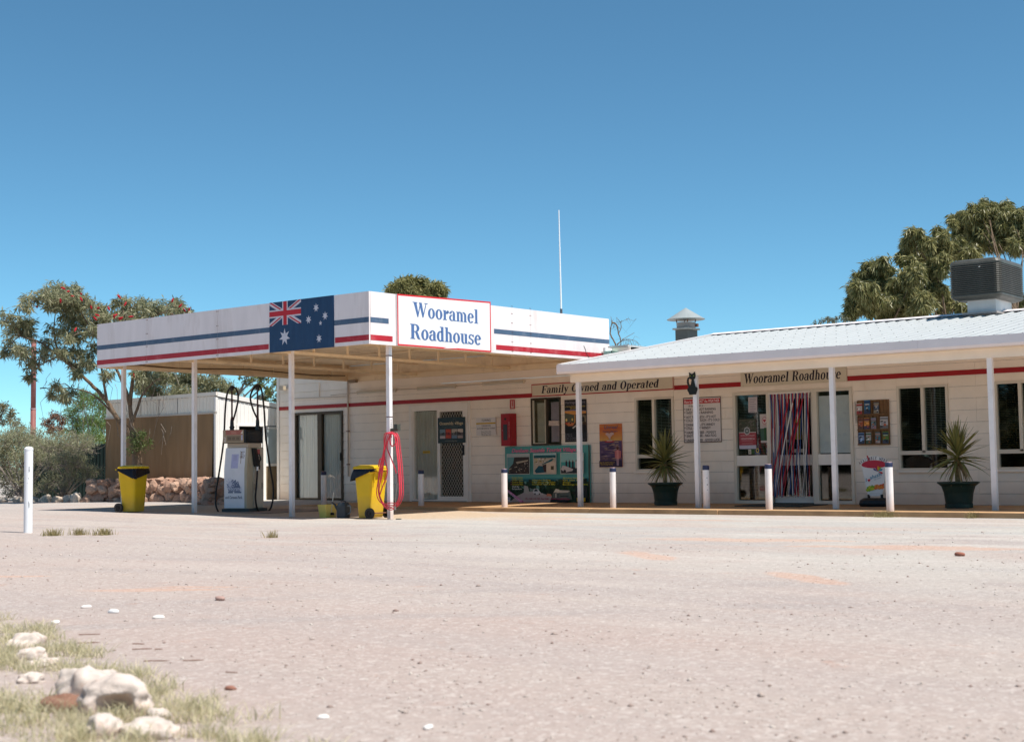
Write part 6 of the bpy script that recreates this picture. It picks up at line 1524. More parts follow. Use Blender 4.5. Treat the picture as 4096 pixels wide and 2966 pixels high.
# bottlebrush tree behind the canopy
bt = thing('bottlebrush_tree', 'spreading bottlebrush tree with red flower spikes beside the stone wall', 'tree', (0, 0, 0))
tr = MB()
TRUNK = [(-14.24, -2.62, .04), (-14.25, -2.62, .3), (-14.26, -2.5, .7), (-14.25, -2.4, 1.14), (-14.35, -2.4, 1.52)]
tr.tube(spline(TRUNK, 5), [.24, .20, .185, .175, .17, .165, .16, .16, .155, .155, .15, .15, .145, .14, .135, .13, .125, .12, .115, .11, .11][:len(spline(TRUNK, 5))], 12)
LIMBS = [([(-14.35, -2.4, 1.52), (-14.51, -2.51, 1.91), (-14.69, -2.68, 2.2), (-14.87, -2.86, 2.63), (-15.12, -3.08, 3.01), (-15.46, -3.39, 3.44), (-15.77, -3.66, 3.79), (-16.09, -3.94, 4.13), (-16.51, -4.28, 4.31)], .085, .015),
    ([(-14.33, -2.4, 1.5), (-14.42, -2.45, 2.07), (-14.43, -2.5, 2.54), (-14.53, -2.63, 3.09), (-14.78, -2.88, 3.77), (-15.04, -3.14, 4.36), (-15.37, -3.46, 5.09)], .075, .012),
    ([(-14.42, -2.45, 2.07), (-14.32, -2.4, 2.32), (-14.16, -2.32, 2.78), (-13.95, -2.17, 3.08), (-13.78, -2.05, 3.2)], .05, .012),
    ([(-14.43, -2.5, 2.54), (-14.3, -2.47, 3.38), (-14.13, -2.4, 4.09), (-13.89, -2.27, 4.72)], .06, .012),
    ([(-14.69, -2.68, 2.2), (-15.13, -3.07, 2.8), (-15.58, -3.44, 2.98), (-16.18, -3.91, 2.99)], .03, .006),
    ([(-15.46, -3.39, 3.44), (-15.82, -3.73, 4.12), (-15.78, -3.76, 4.88)], .035, .01), ([(-14.3, -2.47, 3.38), (-14.4, -2.6, 4.01), (-14.43, -2.69, 4.73)], .04, .01),
    ([(-15.77, -3.66, 3.79), (-16.19, -3.96, 3.54), (-16.34, -4.05, 3.21)], .025, .006), ([(-14.25, -2.42, 1.1), (-14.12, -2.45, 1.4), (-13.85, -2.5, 1.6)], .05, .012),
    ([(-14.87, -2.86, 2.63), (-15.0, -2.9, 3.3), (-15.1, -2.95, 4.0), (-14.95, -2.9, 4.6)], .04, .01)]
limb_mesh(tr, LIMBS, 8)
near = [c for c in BB if c[2] > 2.2]
for (x, y, z, q) in near:       # side branches join each clump to the closest limb
    best = min((Vector(p) for L__ in LIMBS for p in L__[0]), key=lambda p: (p-Vector((x, y, z))).length)
    limb_mesh(tr, [([tuple(best), tuple(best.lerp(Vector((x, y, z)), .5)+Vector((0, 0, .08))), (x, y, z)], .018, .006)], 5)
tr.build('trunk', BARK, bt, smooth=True)
tw = MB(); twigs(tw, BB, None, .008, 6, 1.0, 4)
random.seed(9)
for q in range(70):             # bare hanging twigs under the crown
    x = random.uniform(-16.2, -13.2); y = -2.6+(x+14.4)*.8*.6+random.uniform(-.4, .4); z = random.uniform(1.9, 3.5)
    tw.tube([(x, y, z), (x+random.uniform(-.2, .2), y, z-random.uniform(.1, .3)), (x+random.uniform(-.3, .3), y, z-random.uniform(.3, .7))], [.008, .006, .003], 4, cap=False)
tw.build('twigs', GREYB, bt)['kind'] = 'stuff'
BLF = leaf_mat('bottlebrush_leaf', (.17, .185, .085), (.44, .42, .27), .4)
leaves('crown', [(x, y, z, q*1.2) for (x, y, z, q) in BB]+BBF, 560, .16, .028, BLF, bt, droop=.5, shell=.3, split=7)
SUCK = [(-14.1, -2.55, 1.65, .26), (-13.92, -2.5, 1.5, .25), (-14.12, -2.6, 1.42, .2), (-14.02, -2.5, 1.84, .16), (-13.8, -2.5, 1.72, .17)]
leaves('sucker_growth', SUCK, 900, .10, .018, leaf_mat('sucker_leaf', (.05, .085, .02), (.15, .19, .06), .25), bt, droop=.0)
fm_ = MB(); random.seed(31)
FL3 = [(-14.78, -4.15, 5.36), (-14.74, -4.06, 5.31), (-14.65, -3.8, 5.27), (-14.98, -3.87, 5.23), (-14.94, -4.17, 5.03), (-15.39, -4.53, 4.95), (-14.28, -3.58, 4.89), (-14.61, -3.51, 4.9), (-13.78, -3.26, 5.12), (-13.96, -3.02, 4.97), (-14.22, -3.26, 4.85), (-13.92, -3.34, 4.63), (-14.01, -3.16, 4.65), (-13.77, -3.03, 4.68), (-13.98, -3.22, 4.75), (-14.63, -3.35, 4.64), (-12.77, -2.5, 5.0), (-12.61, -2.41, 4.87), (-13.05, -2.17, 4.9), (-12.94, -2.42, 4.77), (-12.82, -2.45, 4.73), (-12.61, -2.21, 4.78), (-12.57, -2.15, 4.77), (-13.94, -2.71, 3.2), (-14.74, -3.91, 4.33), (-14.55, -3.82, 5.07), (-14.39, -3.43, 4.72), (-14.0, -3.14, 4.61), (-13.18, -2.26, 4.83)]
for (x, y, z) in FL3:
    d = Vector((random.uniform(-.5, .5), random.uniform(-.5, .5), random.uniform(-.2, 1))).normalized()
    p = Vector((x, y, z)); fm_.tube([p, p+d*.05, p+d*.12], [.014, .027, .014], 7)
fm_.build('flower_spikes', M('flower_red', (.42, .012, .022), .8, var=.25, scale=30, bump=.8, bscale=60), bt)

# eucalypts behind the building at the right
GUML = leaf_mat('gum_leaf', (.10, .11, .032), (.40, .365, .165), .3, .40)
def gum(label, clusters, root, seed):
    t = thing('gum_tree', label, 'tree', (0, 0, 0), 0, 'gum trees behind the shop')
    mb = MB(); rx, ry, rz_ = root
    limb_mesh(mb, [([(rx, ry, .1), (rx+.1, ry, rz_*.5), (rx, ry, rz_)], .30, .2)], 10)
    limb_mesh(mb, link_limbs(clusters, root, .05, .45, seed), 6)
    mb.build('trunk', BARK, t, smooth=True)
    leaves('crown', [(x, y, z, q*1.3) for (x, y, z, q) in clusters], 1050, .26, .05, GUML, t, droop=.9, shell=.25, split=7)
gum('lower rounded gum tree crown at the left of the trees behind the roof', GA, (-7.4, 27.9, 5.2), 3)
gum('middle gum tree with a gap of sky beneath its left branches', GB, (-5.3, 29.6, 5.6), 4)
gum('tallest gum tree rising behind the roof air cooler', GC, (-3.2, 31.4, 6.5), 5)
sp = thing('distant_shrub', 'sparse shrub top showing just above the roof ridge', 'shrub', (0, 0, 0))
mb = MB(); limb_mesh(mb, link_limbs(SPRIG, (SPRIG[1][0], SPRIG[1][1], .2), .04, 1, 1), 5); mb.build('stem', GREYB, sp)
leaves('crown', SPRIG, 900, .12, .03, leaf_mat('pale_leaf', (.09, .10, .06), (.2, .2, .13), .2), sp, droop=.3)
rt = thing('round_tree', 'rounded olive tree top showing above the canopy name board', 'tree', (0, 0, 0))
mb = MB(); limb_mesh(mb, [([(-25.4, 20.5, .1), (-25.4, 20.5, 5.0)], .28, .16)], 9); limb_mesh(mb, link_limbs(ROUND, (-25.4, 20.5, 5.0), .08, 1, 2), 6); mb.build('trunk', GREYB, rt, smooth=True)
leaves('crown', ROUND, 1300, .24, .05, leaf_mat('olive_leaf', (.13, .13, .04), (.38, .35, .15), .3), rt, droop=.6, split=7)
bh = thing('wattle_tree', 'dense olive wattle foliage rising behind the cream shed', 'tree', (0, 0, 0))
mb = MB(); bc = BEHIND[len(BEHIND)//2]; root = (-28.9, 10.9, 1.8)
limb_mesh(mb, [([(root[0], root[1], .1), root], .25, .18)], 9); limb_mesh(mb, link_limbs(BEHIND, root, .07, .7, 3), 6); mb.build('trunk', GREYB, bh, smooth=True)
leaves('crown', BEHIND+[(x+.2, y+.3, z-1.0, q*1.2) for (x, y, z, q) in BEHIND], 2000, .13, .026, leaf_mat('wattle_leaf', (.15, .16, .07), (.36, .33, .19), .3), bh, droop=.45, shell=.3)
br_ = thing('branchy_tree', 'open branchy tree with small leaves against the sky behind the shed', 'tree', (0, 0, 0))
mb = MB(); root = (-22.2, 7.2, 2.6)
limb_mesh(mb, [([(root[0], root[1], .1), root], .2, .14)], 8); limb_mesh(mb, link_limbs(BRANCHY, root, .06, 1, 5), 6); twigs(mb, BRANCHY, None, .012, 5, 1.1, 7); mb.build('trunk', GREYB, br_, smooth=True)
leaves('crown', BRANCHY, 900, .12, .045, leaf_mat('branchy_leaf', (.08, .10, .03), (.26, .26, .09), .3), br_, droop=.4, shell=.3)
dt = thing('dead_tree', 'bare dead branches showing past the sunny end of the canopy', 'tree', (0, 0, 0))
DEAD = [[(-10.51, 13.38, 4.52), (-10.36, 13.47, 4.71), (-10.47, 13.36, 5.05), (-10.46, 13.35, 5.28), (-10.42, 13.37, 5.45), (-10.43, 13.35, 5.53)], [(-10.42, 13.37, 5.45), (-10.44, 13.34, 5.66)], [(-10.42, 13.37, 5.44), (-10.38, 13.39, 5.58)], [(-10.42, 13.37, 5.45), (-10.35, 13.43, 5.44), (-10.29, 13.48, 5.33), (-10.27, 13.51, 5.12), (-10.22, 13.57, 4.85), (-10.24, 13.57, 4.67), (-10.28, 13.55, 4.52)], [(-10.22, 13.57, 4.85), (-10.15, 13.62, 4.91), (-10.11, 13.65, 4.95), (-9.86, 13.84, 5.12)], [(-10.17, 13.61, 4.86), (-10.07, 13.69, 4.91), (-9.92, 13.81, 4.88), (-9.81, 13.9, 4.82), (-9.77, 13.95, 4.64)], [(-10.28, 13.49, 5.33), (-10.21, 13.55, 5.24)], [(-10.26, 13.52, 5.12), (-10.19, 13.56, 5.28), (-10.2, 13.54, 5.44), (-10.29, 13.46, 5.63)], [(-10.2, 13.54, 5.47), (-10.01, 13.68, 5.56), (-9.87, 13.8, 5.5)], [(-9.92, 13.81, 4.88), (-9.88, 13.86, 4.69), (-9.81, 13.92, 4.53)], [(-10.02, 13.73, 4.9), (-10.02, 13.74, 4.73), (-10.05, 13.73, 4.6)], [(-10.07, 13.69, 4.91), (-10.11, 13.67, 4.76), (-10.1, 13.69, 4.62)], [(-10.32, 13.5, 4.74), (-10.22, 13.57, 4.85)], [(-9.81, 13.9, 4.82), (-9.66, 14.04, 4.61)], [(-9.97, 13.77, 4.89), (-9.96, 13.79, 4.67)]]
mb = MB(); rads = [.035, .012, .01, .032, .018, .014, .01, .016, .009, .007, .007, .007, .03, .006, .006]
limb_mesh(mb, [([(-10.28, 13.5, .1), (-10.3, 13.5, 2.5), (-10.28, 13.55, 4.55)], .14, .05), ([(-10.3, 13.5, 2.5), (-10.51, 13.38, 4.52)], .07, .035)], 8)
limb_mesh(mb, [(p, r_, r_*.35) for p, r_ in zip(DEAD, rads)], 6)
random.seed(6)
for q in range(40):
    b0 = random.choice(DEAD[3:]); p = Vector(random.choice(b0)); mb.tube([p, p+Vector((random.uniform(-.15, .15), random.uniform(-.15, .15), random.uniform(-.22, .12))), p+Vector((random.uniform(-.3, .3), random.uniform(-.2, .2), random.uniform(-.4, .1)))], [.006, .004, .002], 4, cap=False)
mb.build('trunk', M('dead_wood', (.20, .135, .09), .9, var=.25, scale=12, dirt=(.16, .17, .04), dirt_amt=.5), dt)

# bushes in the garden bed at the far left
def bush(name, label, cat, clusters, per, L_, W_, mat, root, twr=.012, tper=6, droop=.2, group=None, up=0.0):
    t = thing(name, label, cat, (0, 0, 0), 0, group)
    mb = MB(); limb_mesh(mb, link_limbs(clusters, root, .035, 1, 4), 5); twigs(mb, clusters, None, twr, tper, 1.15, 8); mb.build('stems', M('stem_grey', (.27, .225, .195), .95, var=.25, scale=15), t)
    leaves('foliage', clusters, per, L_, W_, mat, t, droop=droop, shell=.35, kind_up=up)
    return t
BUSHL += [(x-.5, y+.5, z+.12, q*1.1) for (x, y, z, q) in BUSHL if z > 1.2]+[(-19.3+.35*i, -1.9+.25*i, 1.75-.06*abs(i-2), .38) for i in range(4)]
GREYG = leaf_mat('greygreen_leaf', (.21, .22, .11), (.44, .42, .27), .35)
bush('saltbush', 'wide grey green bush with bare grey twigs behind the white post', 'bush', BUSHL, 2000, .075, .014, GREYG, (-19.5, -2.3, .15), .006, 26, .1)
bush('saltbush', 'grey green bush with pale dead twigs beside the dark green fence', 'bush', BUSHM, 2000, .07, .013, GREYG, (-18.6, -1.6, .15), .006, 34, .1)
bush('feathery_shrub', 'bright green feathery shrub behind the twiggy bush left of the shed', 'shrub', BUSHG, 3600, .085, .014, leaf_mat('feathery_leaf', (.10, .16, .03), (.24, .31, .085), .3), (-21.8, 1.3, .2), .008, 6, -.1, up=.6)
bush('red_leaf_shrub', 'small shrub with reddish brown leaves beside the red pole', 'shrub', RED, 2600, .06, .028, leaf_mat('red_leaf', (.16, .07, .05), (.30, .18, .11), .25), (-24.5, 1.2, .3), .008, 8, .2)
bush('pale_sapling', 'sparse pale sapling rising behind the bushes at the far left', 'sapling', FAR, 700, .14, .04, leaf_mat('sapling_leaf', (.13, .12, .05), (.26, .22, .13), .25), (-45.0, 12.4, .3), .012, 4, .3)
pl_ = thing('red_pole', 'tall weathered red steel pole behind the bushes at the left', 'pole', (-38.7, 10.4, 0))
MB().tube([(0, 0, 0), (0, 0, 3.6)], .115, 12).tube([(0, 0, 3.61), (0, 0, 6.6)], .108, 12).build('pole', M('pole_red', (.27, .10, .085), .6, var=.15, scale=2, dirt=(.40, .24, .22), dirt_amt=.5, dirt_scale=2), pl_, smooth=True); MB().lathe([(.125, 3.58), (.125, 3.63)], 0, 0, 12).build('joint_ring', M('ring_pink', (.45, .3, .3), .5), pl_); MB().box(-.18, -.04, 2.95, -.10, .04, 3.02).build('lug', RUST, pl_)
fe = thing('steel_fence', 'dark green corrugated steel fence behind the twiggy bushes', 'fence', (0, 0, 0))
FG = M('fence_dark_green', (.012, .024, .022), .5, var=.2, scale=3)
fa, fb = Vector((-21.1, -1.0, .05)), Vector((-16.6, 2.7, .05)); fdir = (fb-fa).normalized(); FLn = (fb-fa).length
pr = []
for i in range(8):
    x = i*.1; pr += [(x, 0), (x+.045, 0), (x+.06, .03), (x+.085, .03)]
pr.append((.8, 0)); mb = MB(); n = len(pr)
for zz in (0, 1.62): mb.v += [(q[0], q[1], zz) for q in pr]
for i in range(n-1): mb.f.append((i, i+1, n+i+1, n+i)); mb.m.append(0)
FME = mb.mesh('fence_sheet', FG)
for i in range(int(FLn/.8)): p = fa+fdir*(i*.8); sub('fence_sheet', FME, fe, tuple(p), (0, 0, atan2(fdir.y, fdir.x)))
rl = MB(); rl.tube([fa+Vector((0, .05, 1.6)), fb+Vector((0, .05, 1.6))], .03, 6); rl.build('top_rail', FG, fe)

# ------------------------------------------------------------------ stone wall and stones
def rock_mesh(name, seed, mat, subd=1, pw=.7, amp=.22, fq=1.3):
    bm = bmesh.new(); bmesh.ops.create_icosphere(bm, subdivisions=subd, radius=1.0)
    for v in bm.verts:
        c = v.co; m_ = max(abs(c.x), abs(c.y), abs(c.z)); q = c.lerp(c/m_, pw*.55)
        q = q*(1+amp*mnoise.noise(q*fq+Vector((seed*7.3, seed*3.1, seed)))+.4*amp*mnoise.noise(q*fq*2.6+Vector((seed, 0, 5))))
        v.co = q
    me = bpy.data.meshes.new(name); bm.to_mesh(me); bm.free(); me.materials.append(mat)
    if subd > 1: me.polygons.foreach_set('use_smooth', [True]*len(me.polygons))
    return me
def stone_mat(name, a, b_, d):
    m = M(name, a, .9, var=.22, scale=4, dirt=d, dirt_amt=.5, dirt_scale=3, bump=.6, bscale=14)
    nt = m.node_tree; oi = nt.nodes.new('ShaderNodeObjectInfo'); mx = nt.nodes.new('ShaderNodeMix'); mx.data_type = 'RGBA'
    hs = [n for n in nt.nodes if n.type == 'HUE_SAT'][0]
    mx.inputs['A'].default_value = (*a, 1); mx.inputs['B'].default_value = (*b_, 1)
    nt.links.new(oi.outputs['Random'], mx.inputs['Factor']); nt.links.new(mx.outputs['Result'], hs.inputs['Color'])
    return m
STM = stone_mat('sandstone', (.38, .215, .15), (.50, .34, .25), (.26, .15, .11))
ROCKS = [rock_mesh('stone', i, STM, 2, 1.0, .45, 1.1) for i in range(8)]
for q_ in ROCKS: q_.polygons.foreach_set('use_smooth', [False]*len(q_.polygons))
sw = thing('stone_wall', 'low reddish dry stone wall before the shed with the tree in front', 'wall', (0, 0, 0))
WPATH = [Vector(p) for p in ((-16.0, -2.72, 0), (-15.0, -2.32, 0), (-13.6, -2.12, 0), (-12.3, -2.35, 0), (-11.2, -2.85, 0), (-10.45, -3.3, 0), (-10.15, -3.3, 0), (-10.0, -3.0, 0), (-10.05, -2.6, 0))]
WP = spline(WPATH, 10); cum = [0]
for a, b_ in zip(WP[:-1], WP[1:]): cum.append(cum[-1]+(b_-a).length)
def wat(s):
    for i in range(len(cum)-1):
        if cum[i+1] >= s: t = (s-cum[i])/(cum[i+1]-cum[i]); return WP[i].lerp(WP[i+1], t), (WP[i+1]-WP[i]).normalized()
    return WP[-1], (WP[-1]-WP[-2]).normalized()
core = MB(); ring = []
for i, p in enumerate(WP):
    t = (WP[min(i+1, len(WP)-1)]-WP[max(i-1, 0)]).normalized(); nrm = Vector((-t.y, t.x, 0))
    a, b_ = p+nrm*.07, p+nrm*.30
    ring.append([(a.x, a.y, .0), (b_.x, b_.y, .0), (b_.x, b_.y, .60), (a.x, a.y, .60)])
core.rings(ring).build('mortar', M('mortar_red', (.33, .20, .145), .95, var=.2, scale=8, bump=.4), sw)
random.seed(77)
placed = []
for size in (.30, .25, .21, .17, .14, .11):      # big stones first, smaller ones into the gaps
    for tries in range(420):
        s = random.uniform(.0, cum[-1]); wd = size*random.uniform(.9, 1.15); hh = wd*random.uniform(.62, .95)
        z = random.uniform(.03+hh*.35, .60-hh*.3)
        if any(abs(s-s2) < (wd+w2)*.45 and abs(z-z2) < (hh+h2)*.45 for s2, z2, w2, h2 in placed): continue
        placed.append((s, z, wd, hh))
for s, z, wd, hh in placed[:290]:
    p, t = wat(min(max(s, 0.01), cum[-1]-.01)); nrm = Vector((-t.y, t.x, 0)); q = p+nrm*(.075+random.uniform(-.03, .02))
    sub('stone', random.choice(ROCKS), sw, (q.x, q.y, z), (random.uniform(-.3, .3), random.uniform(-.7, .7), atan2(t.y, t.x)+random.uniform(-.3, .3)), (wd*.56, .13+random.uniform(-.02, .03), hh*.58))
s = .1
while s < cum[-1]:
    wd = random.uniform(.18, .32); p, t = wat(min(s, cum[-1]-.01)); nrm = Vector((-t.y, t.x, 0)); q = p+nrm*.2
    sub('stone', random.choice(ROCKS), sw, (q.x, q.y, .615+random.uniform(-.02, .02)), (random.uniform(-.2, .2), random.uniform(-.2, .2), random.uniform(0, 3)), (wd*.5, .14, .075)); s += wd
PALE = stone_mat('pale_limestone', (.52, .42, .33), (.62, .53, .44), (.36, .25, .18))
PR = [rock_mesh('rock', 20+i, PALE, 3, .5, .35, 1.4) for i in range(5)]
random.seed(15)
EDG = [(-19.6, -3.32, .30, .26, 'large pale edging rock at the far left of the garden bed'), (-19.0, -3.22, .34, .15, 'long low pale edging rock before the wide bush'), (-18.35, -3.12, .26, .15, 'pale edging rock just right of the white post'), (-17.85, -3.02, .22, .16, 'pale squarish edging rock before the twiggy bush'),
       (-17.35, -2.95, .2, .2, 'shaded brown edging rock before the fence'), (-16.95, -2.88, .22, .17, 'round pinkish edging rock before the fence'), (-16.55, -2.82, .25, .2, 'tilted edging rock second from the stone wall'), (-16.2, -2.84, .2, .26, 'tall edging rock touching the end of the stone wall'), (-18.1, -2.5, .28, .14, 'pale rock lying inside the garden bed behind the edging')]
for i, (x, y, a, hh, lb) in enumerate(EDG):
    r_ = thing('edging_rock', lb, 'rock', (x, y, .1+hh*.3), random.uniform(-.5, .5), 'rocks edging the garden bed'); sub('rock', PR[i % 5], r_, (0, 0, 0), (random.uniform(-.3, .3), 0, 0), (a*.55, .14, hh*.62))
for i, (x, y, a, lb) in enumerate(((-9.95, -3.72, .13, 'loose pale stone at the right foot of the stone wall'), (-9.75, -3.45, .11, 'small loose stone beside the stone wall end'), (-10.4, -3.62, .10, 'little stone lying before the stone wall end'))):
    r_ = thing('loose_stone', lb, 'stone', (x, y, .11), i, 'loose stones at the stone wall'); sub('rock', ROCKS[i], r_, (0, 0, 0), (0, 0, 0), (a, a*.8, a*.55))

# ------------------------------------------------------------------ verge in front of the camera
def tub_rock(mb, path, rad, seed, n=14, amp=.25):
    a = len(mb.v); mb.tube(spline(path, 5), rad if isinstance(rad, list) else [rad]*len(spline(path, 5)), n)
    for i in range(a, len(mb.v)):
        v = Vector(mb.v[i]); k_ = 6.; off = Vector((mnoise.noise(v*k_+Vector((seed, 0, 0))), mnoise.noise(v*k_+Vector((0, seed, 0))), mnoise.noise(v*k_+Vector((0, 0, seed)))))*.03*amp/.25
        off += Vector((mnoise.noise(v*26), mnoise.noise(v*26+Vector((3, 1, 2))), mnoise.noise(v*26+Vector((7, 0, 2)))))*.008
        mb.v[i] = tuple(v+off)
FGR = M('verge_rock', (.58, .49, .43), .95, var=.22, scale=9, dirt=(.42, .24, .17), dirt_amt=.85, dirt_scale=6, bump=.5, bscale=24)
FGR2 = M('verge_rock_pale', (.56, .48, .42), .95, var=.25, scale=2.5, dirt=(.42, .26, .19), dirt_amt=.9, dirt_scale=1.4, bump=.12, bscale=4)
FGM = [rock_mesh('rock', 40+i, FGR2, 4, .35, .38, 1.3) for i in range(4)]
ar = thing('arched_rock', 'pale arched rock with a dark hollow beneath in the near grass', 'rock', (10.24, -20.78, gz(10.24, -20.78)), -YAW+.05)
bm = bmesh.new(); bmesh.ops.create_icosphere(bm, subdivisions=5, radius=1.0)
for v in bm.verts:
    q = v.co.copy(); m_ = max(abs(q.x), abs(q.y), abs(q.z)); q = q.lerp(q/m_, .22)
    n1 = mnoise.noise(q*1.3+Vector((4, 2, 9))); n2 = mnoise.noise(q*3.4+Vector((1, 7, 3))); n3 = mnoise.noise(q*9+Vector((2, 2, 1)))
    q = q*(1+.24*n1+.10*n2+.035*n3)
    x, y, z = q.x*.135, q.y*.085, q.z*.085+.055
    z += .02*(x/.13) if x < 0 else -.015*(x/.13)
    # hollow scooped out of the near lower side
    h = max(0, 1-((x-.015)/.075)**2)*max(0, 1-((z-.01)/.075)**2)
    if y < .03: y += h*.10
    v.co = (x, y, z)
me = bpy.data.meshes.new('rock'); bm.to_mesh(me); bm.free(); me.materials.append(FGR); me.polygons.foreach_set('use_smooth', [True]*len(me.polygons))
sub('rock', me, ar)
FG_ = [(9.83, -20.60, .125, .10, .10, 0, 'rough pale rock behind the arched rock in the grass'), (10.63, -21.10, .055, .06, .06, 1, 'pale rock at the bottom edge of the picture left of a wider one'), (10.73, -20.99, .10, .07, .05, 2, 'wide low pale rock at the bottom edge beside the grass'), (8.66, -20.10, .075, .05, .05, 3, 'long white rock lying in the grass near the left edge'), (8.86, -20.18, .09, .04, .028, 0, 'narrow pale rock at the tail of the long white rock'), (8.12, -19.80, .12, .07, .06, 1, 'low pale rock half hidden by grass at the top of the verge'), (10.47, -20.76, .045, .045, .04, 2, 'small pinkish rock just right of the arched rock'), (9.35, -20.55, .05, .05, .03, 3, 'flat pale stone in the grass left of the rough rock')]
for i, (x, y, a, b_, c_, k_, lb) in enumerate(FG_):
    r_ = thing('verge_rock', lb, 'rock', (x, y, gz(x, y)+c_*.25), .4*i, 'rocks in the near grass'); sub('rock', FGM[k_], r_, (0, 0, 0), (0, 0, 0), (a, b_, c_))
cl_ = thing('earth_clod', 'reddish clod of earth left of the arched rock', 'clod', (10.06, -20.87, gz(10.06, -20.87)+.02), .6); sub('clod', rock_mesh('clod', 90, M('clod_red', (.42, .22, .15), .95, var=.2, scale=12, bump=.7), 3, .2, .5, 1.6), cl_, (0, 0, 0), (0, 0, 0), (.085, .06, .04))
STN = [(7.00, -18.44, .035, (.80, .78, .76), 'small white stone left of another on the pinkish gravel'), (7.537, -18.496, .03, (.80, .76, .70), 'small cream stone on the pinkish gravel'), (6.545, -18.33, .03, (.72, .66, .62), 'pale flat stone furthest left on the gravel'), (7.196, -19.0, .028, (.78, .74, .70), 'white pebble near the grass verge'), (7.002, -17.56, .04, (.40, .26, .22), 'dusky red stone near the red sand patch'), (10.095, -20.10, .022, (.28, .13, .09), 'dark red clod on the dirt near the verge'), (10.9, -20.35, .02, (.74, .70, .66), 'white chip on the dirt right of the verge'), (11.35, -20.28, .02, (.74, .70, .66), 'flat white chip near the bottom of the picture'), (9.88, -11.15, .05, (.30, .12, .08), 'red stone on the red patch far out on the gravel'), (13.0, -15.2, .02, (.16, .12, .08), 'dark stone alone on the right of the gravel'), (13.45, -17.35, .02, (.40, .16, .10), 'orange red stone by the right edge of the gravel')]
for i, (x, y, r0, c, lb) in enumerate(STN):
    r_ = thing('ground_stone', lb, 'stone', (x, y, gz(x, y)+r0*.25), i*.7, 'single stones on the gravel'); sub('stone', rock_mesh('stone', 60+i, M('stone_col_%d' % i, c, .85, var=.1, scale=30), 2, .4, .3), r_, (0, 0, 0), (0, 0, 0), (r0*1.2, r0*.8, r0*.5))
STK = [(8.53, -19.39, 20, .07, 'short dark stick lying alone just above a longer one on the dirt'), (8.72, -19.51, 42, .10, 'long dark stick at the centre of the stick scatter'), (8.8, -19.47, 38, .04, 'tiny dark stick end beside the long centre stick'), (8.25, -19.5, 44, .12, 'thin stick left of the centre of the stick scatter'), (9.3, -19.65, 40, .10, 'thin pale stick right of the scatter towards the open dirt'), (9.15, -19.75, 40, .12, 'long thin stick lying nearest below the pale one'), (9.75, -19.8, 20, .06, 'short stick furthest right on the open dirt'), (9.45, -20.35, 42, .09, 'dark stick at the edge of the grass right of the arched rock'), (7.9, -19.25, 40, .12, 'thin stick furthest back near the white pebble')]
SKM = MB().tube([(-.5, 0, 0), (-.1, .02, .01), (.2, -.01, .008), (.5, .01, 0)], [.05, .045, .05, .03], 5).mesh('stick', M('stick_brown', (.17, .085, .05), .9, var=.2, scale=20))
for i, (x, y, a, l, lb) in enumerate(STK):
    t = thing('stick', lb, 'stick', (x, y, gz(x, y)+.006), radians(a), 'short sticks on the dirt'); sub('stick', SKM, t, (0, 0, 0), (0, 0, 0), (l, .05, .05))
# grass of the verge
def blades(name, centers, per, spread, hmin, hmax, w, mat, lean_=.6):
    V, T = [], []
    for (x, y, r) in centers:
        n = int(per)
        px = x+rng.normal(size=n)*r; py = y+rng.normal(size=n)*r
        a = rng.random(n)*2*pi; hh = hmin+(hmax-hmin)*rng.random(n); le = lean_*rng.random(n)*hh*1.6; b_ = rng.random(n)*2*pi
        for i in range(n):
            z = gz(px[i], py[i])-.003
            dx, dy = cos(a[i])*w*.5, sin(a[i])*w*.5; lx, ly = cos(b_[i])*le[i], sin(b_[i])*le[i]; k = len(V)
            V += [(px[i]-dx, py[i]-dy, z), (px[i]+dx, py[i]+dy, z), (px[i]+lx*.45+dx*.6, py[i]+ly*.45+dy*.6, z+hh[i]*.65), (px[i]+lx*.45-dx*.6, py[i]+ly*.45-dy*.6, z+hh[i]*.65), (px[i]+lx, py[i]+ly, z+hh[i]*.9)]
            T += [(k, k+1, k+2, k+3), (k+3, k+2, k+4, k+4)]
    me = bpy.data.meshes.new(name); T = [t if t[2] != t[3] else t[:3] for t in T]
    me.from_pydata(V, [], T); me.materials.append(mat); me.update()
    o = bpy.data.objects.new(name, me); COL.objects.link(o); return o
GRM = leaf_mat('verge_grass', (.42, .40, .22), (.80, .71, .50), .45, .7)
random.seed(5); cs = []
def inside(x, y):
    return (-.35*(x-10.0)-.93*(y+20.30)) > -.04*abs(sin(x*3.1))-.02+.10*mnoise.noise(Vector((x*1.4, y*1.4, 0)))
while len(cs) < 950:
    t_ = random.random(); x = 4.5+7.2*t_; y = -19.0-.42*(x-7.0)*.9-random.uniform(-.55, 2.2)
    y = -20.30-.376*(x-10.0)-random.uniform(-.15, 1.6)
    dn = mnoise.noise(Vector((x*2.2, y*2.2, 4)))
    if inside(x, y) and dn+.25*mnoise.noise(Vector((x*6, y*6, 1))) > -.04: cs.append((x, y, .022+.02*random.random()))
g_ = blades('grass', cs, 30, 0, .02, .085, .0045, GRM, 1.1); g_['kind'] = 'stuff'
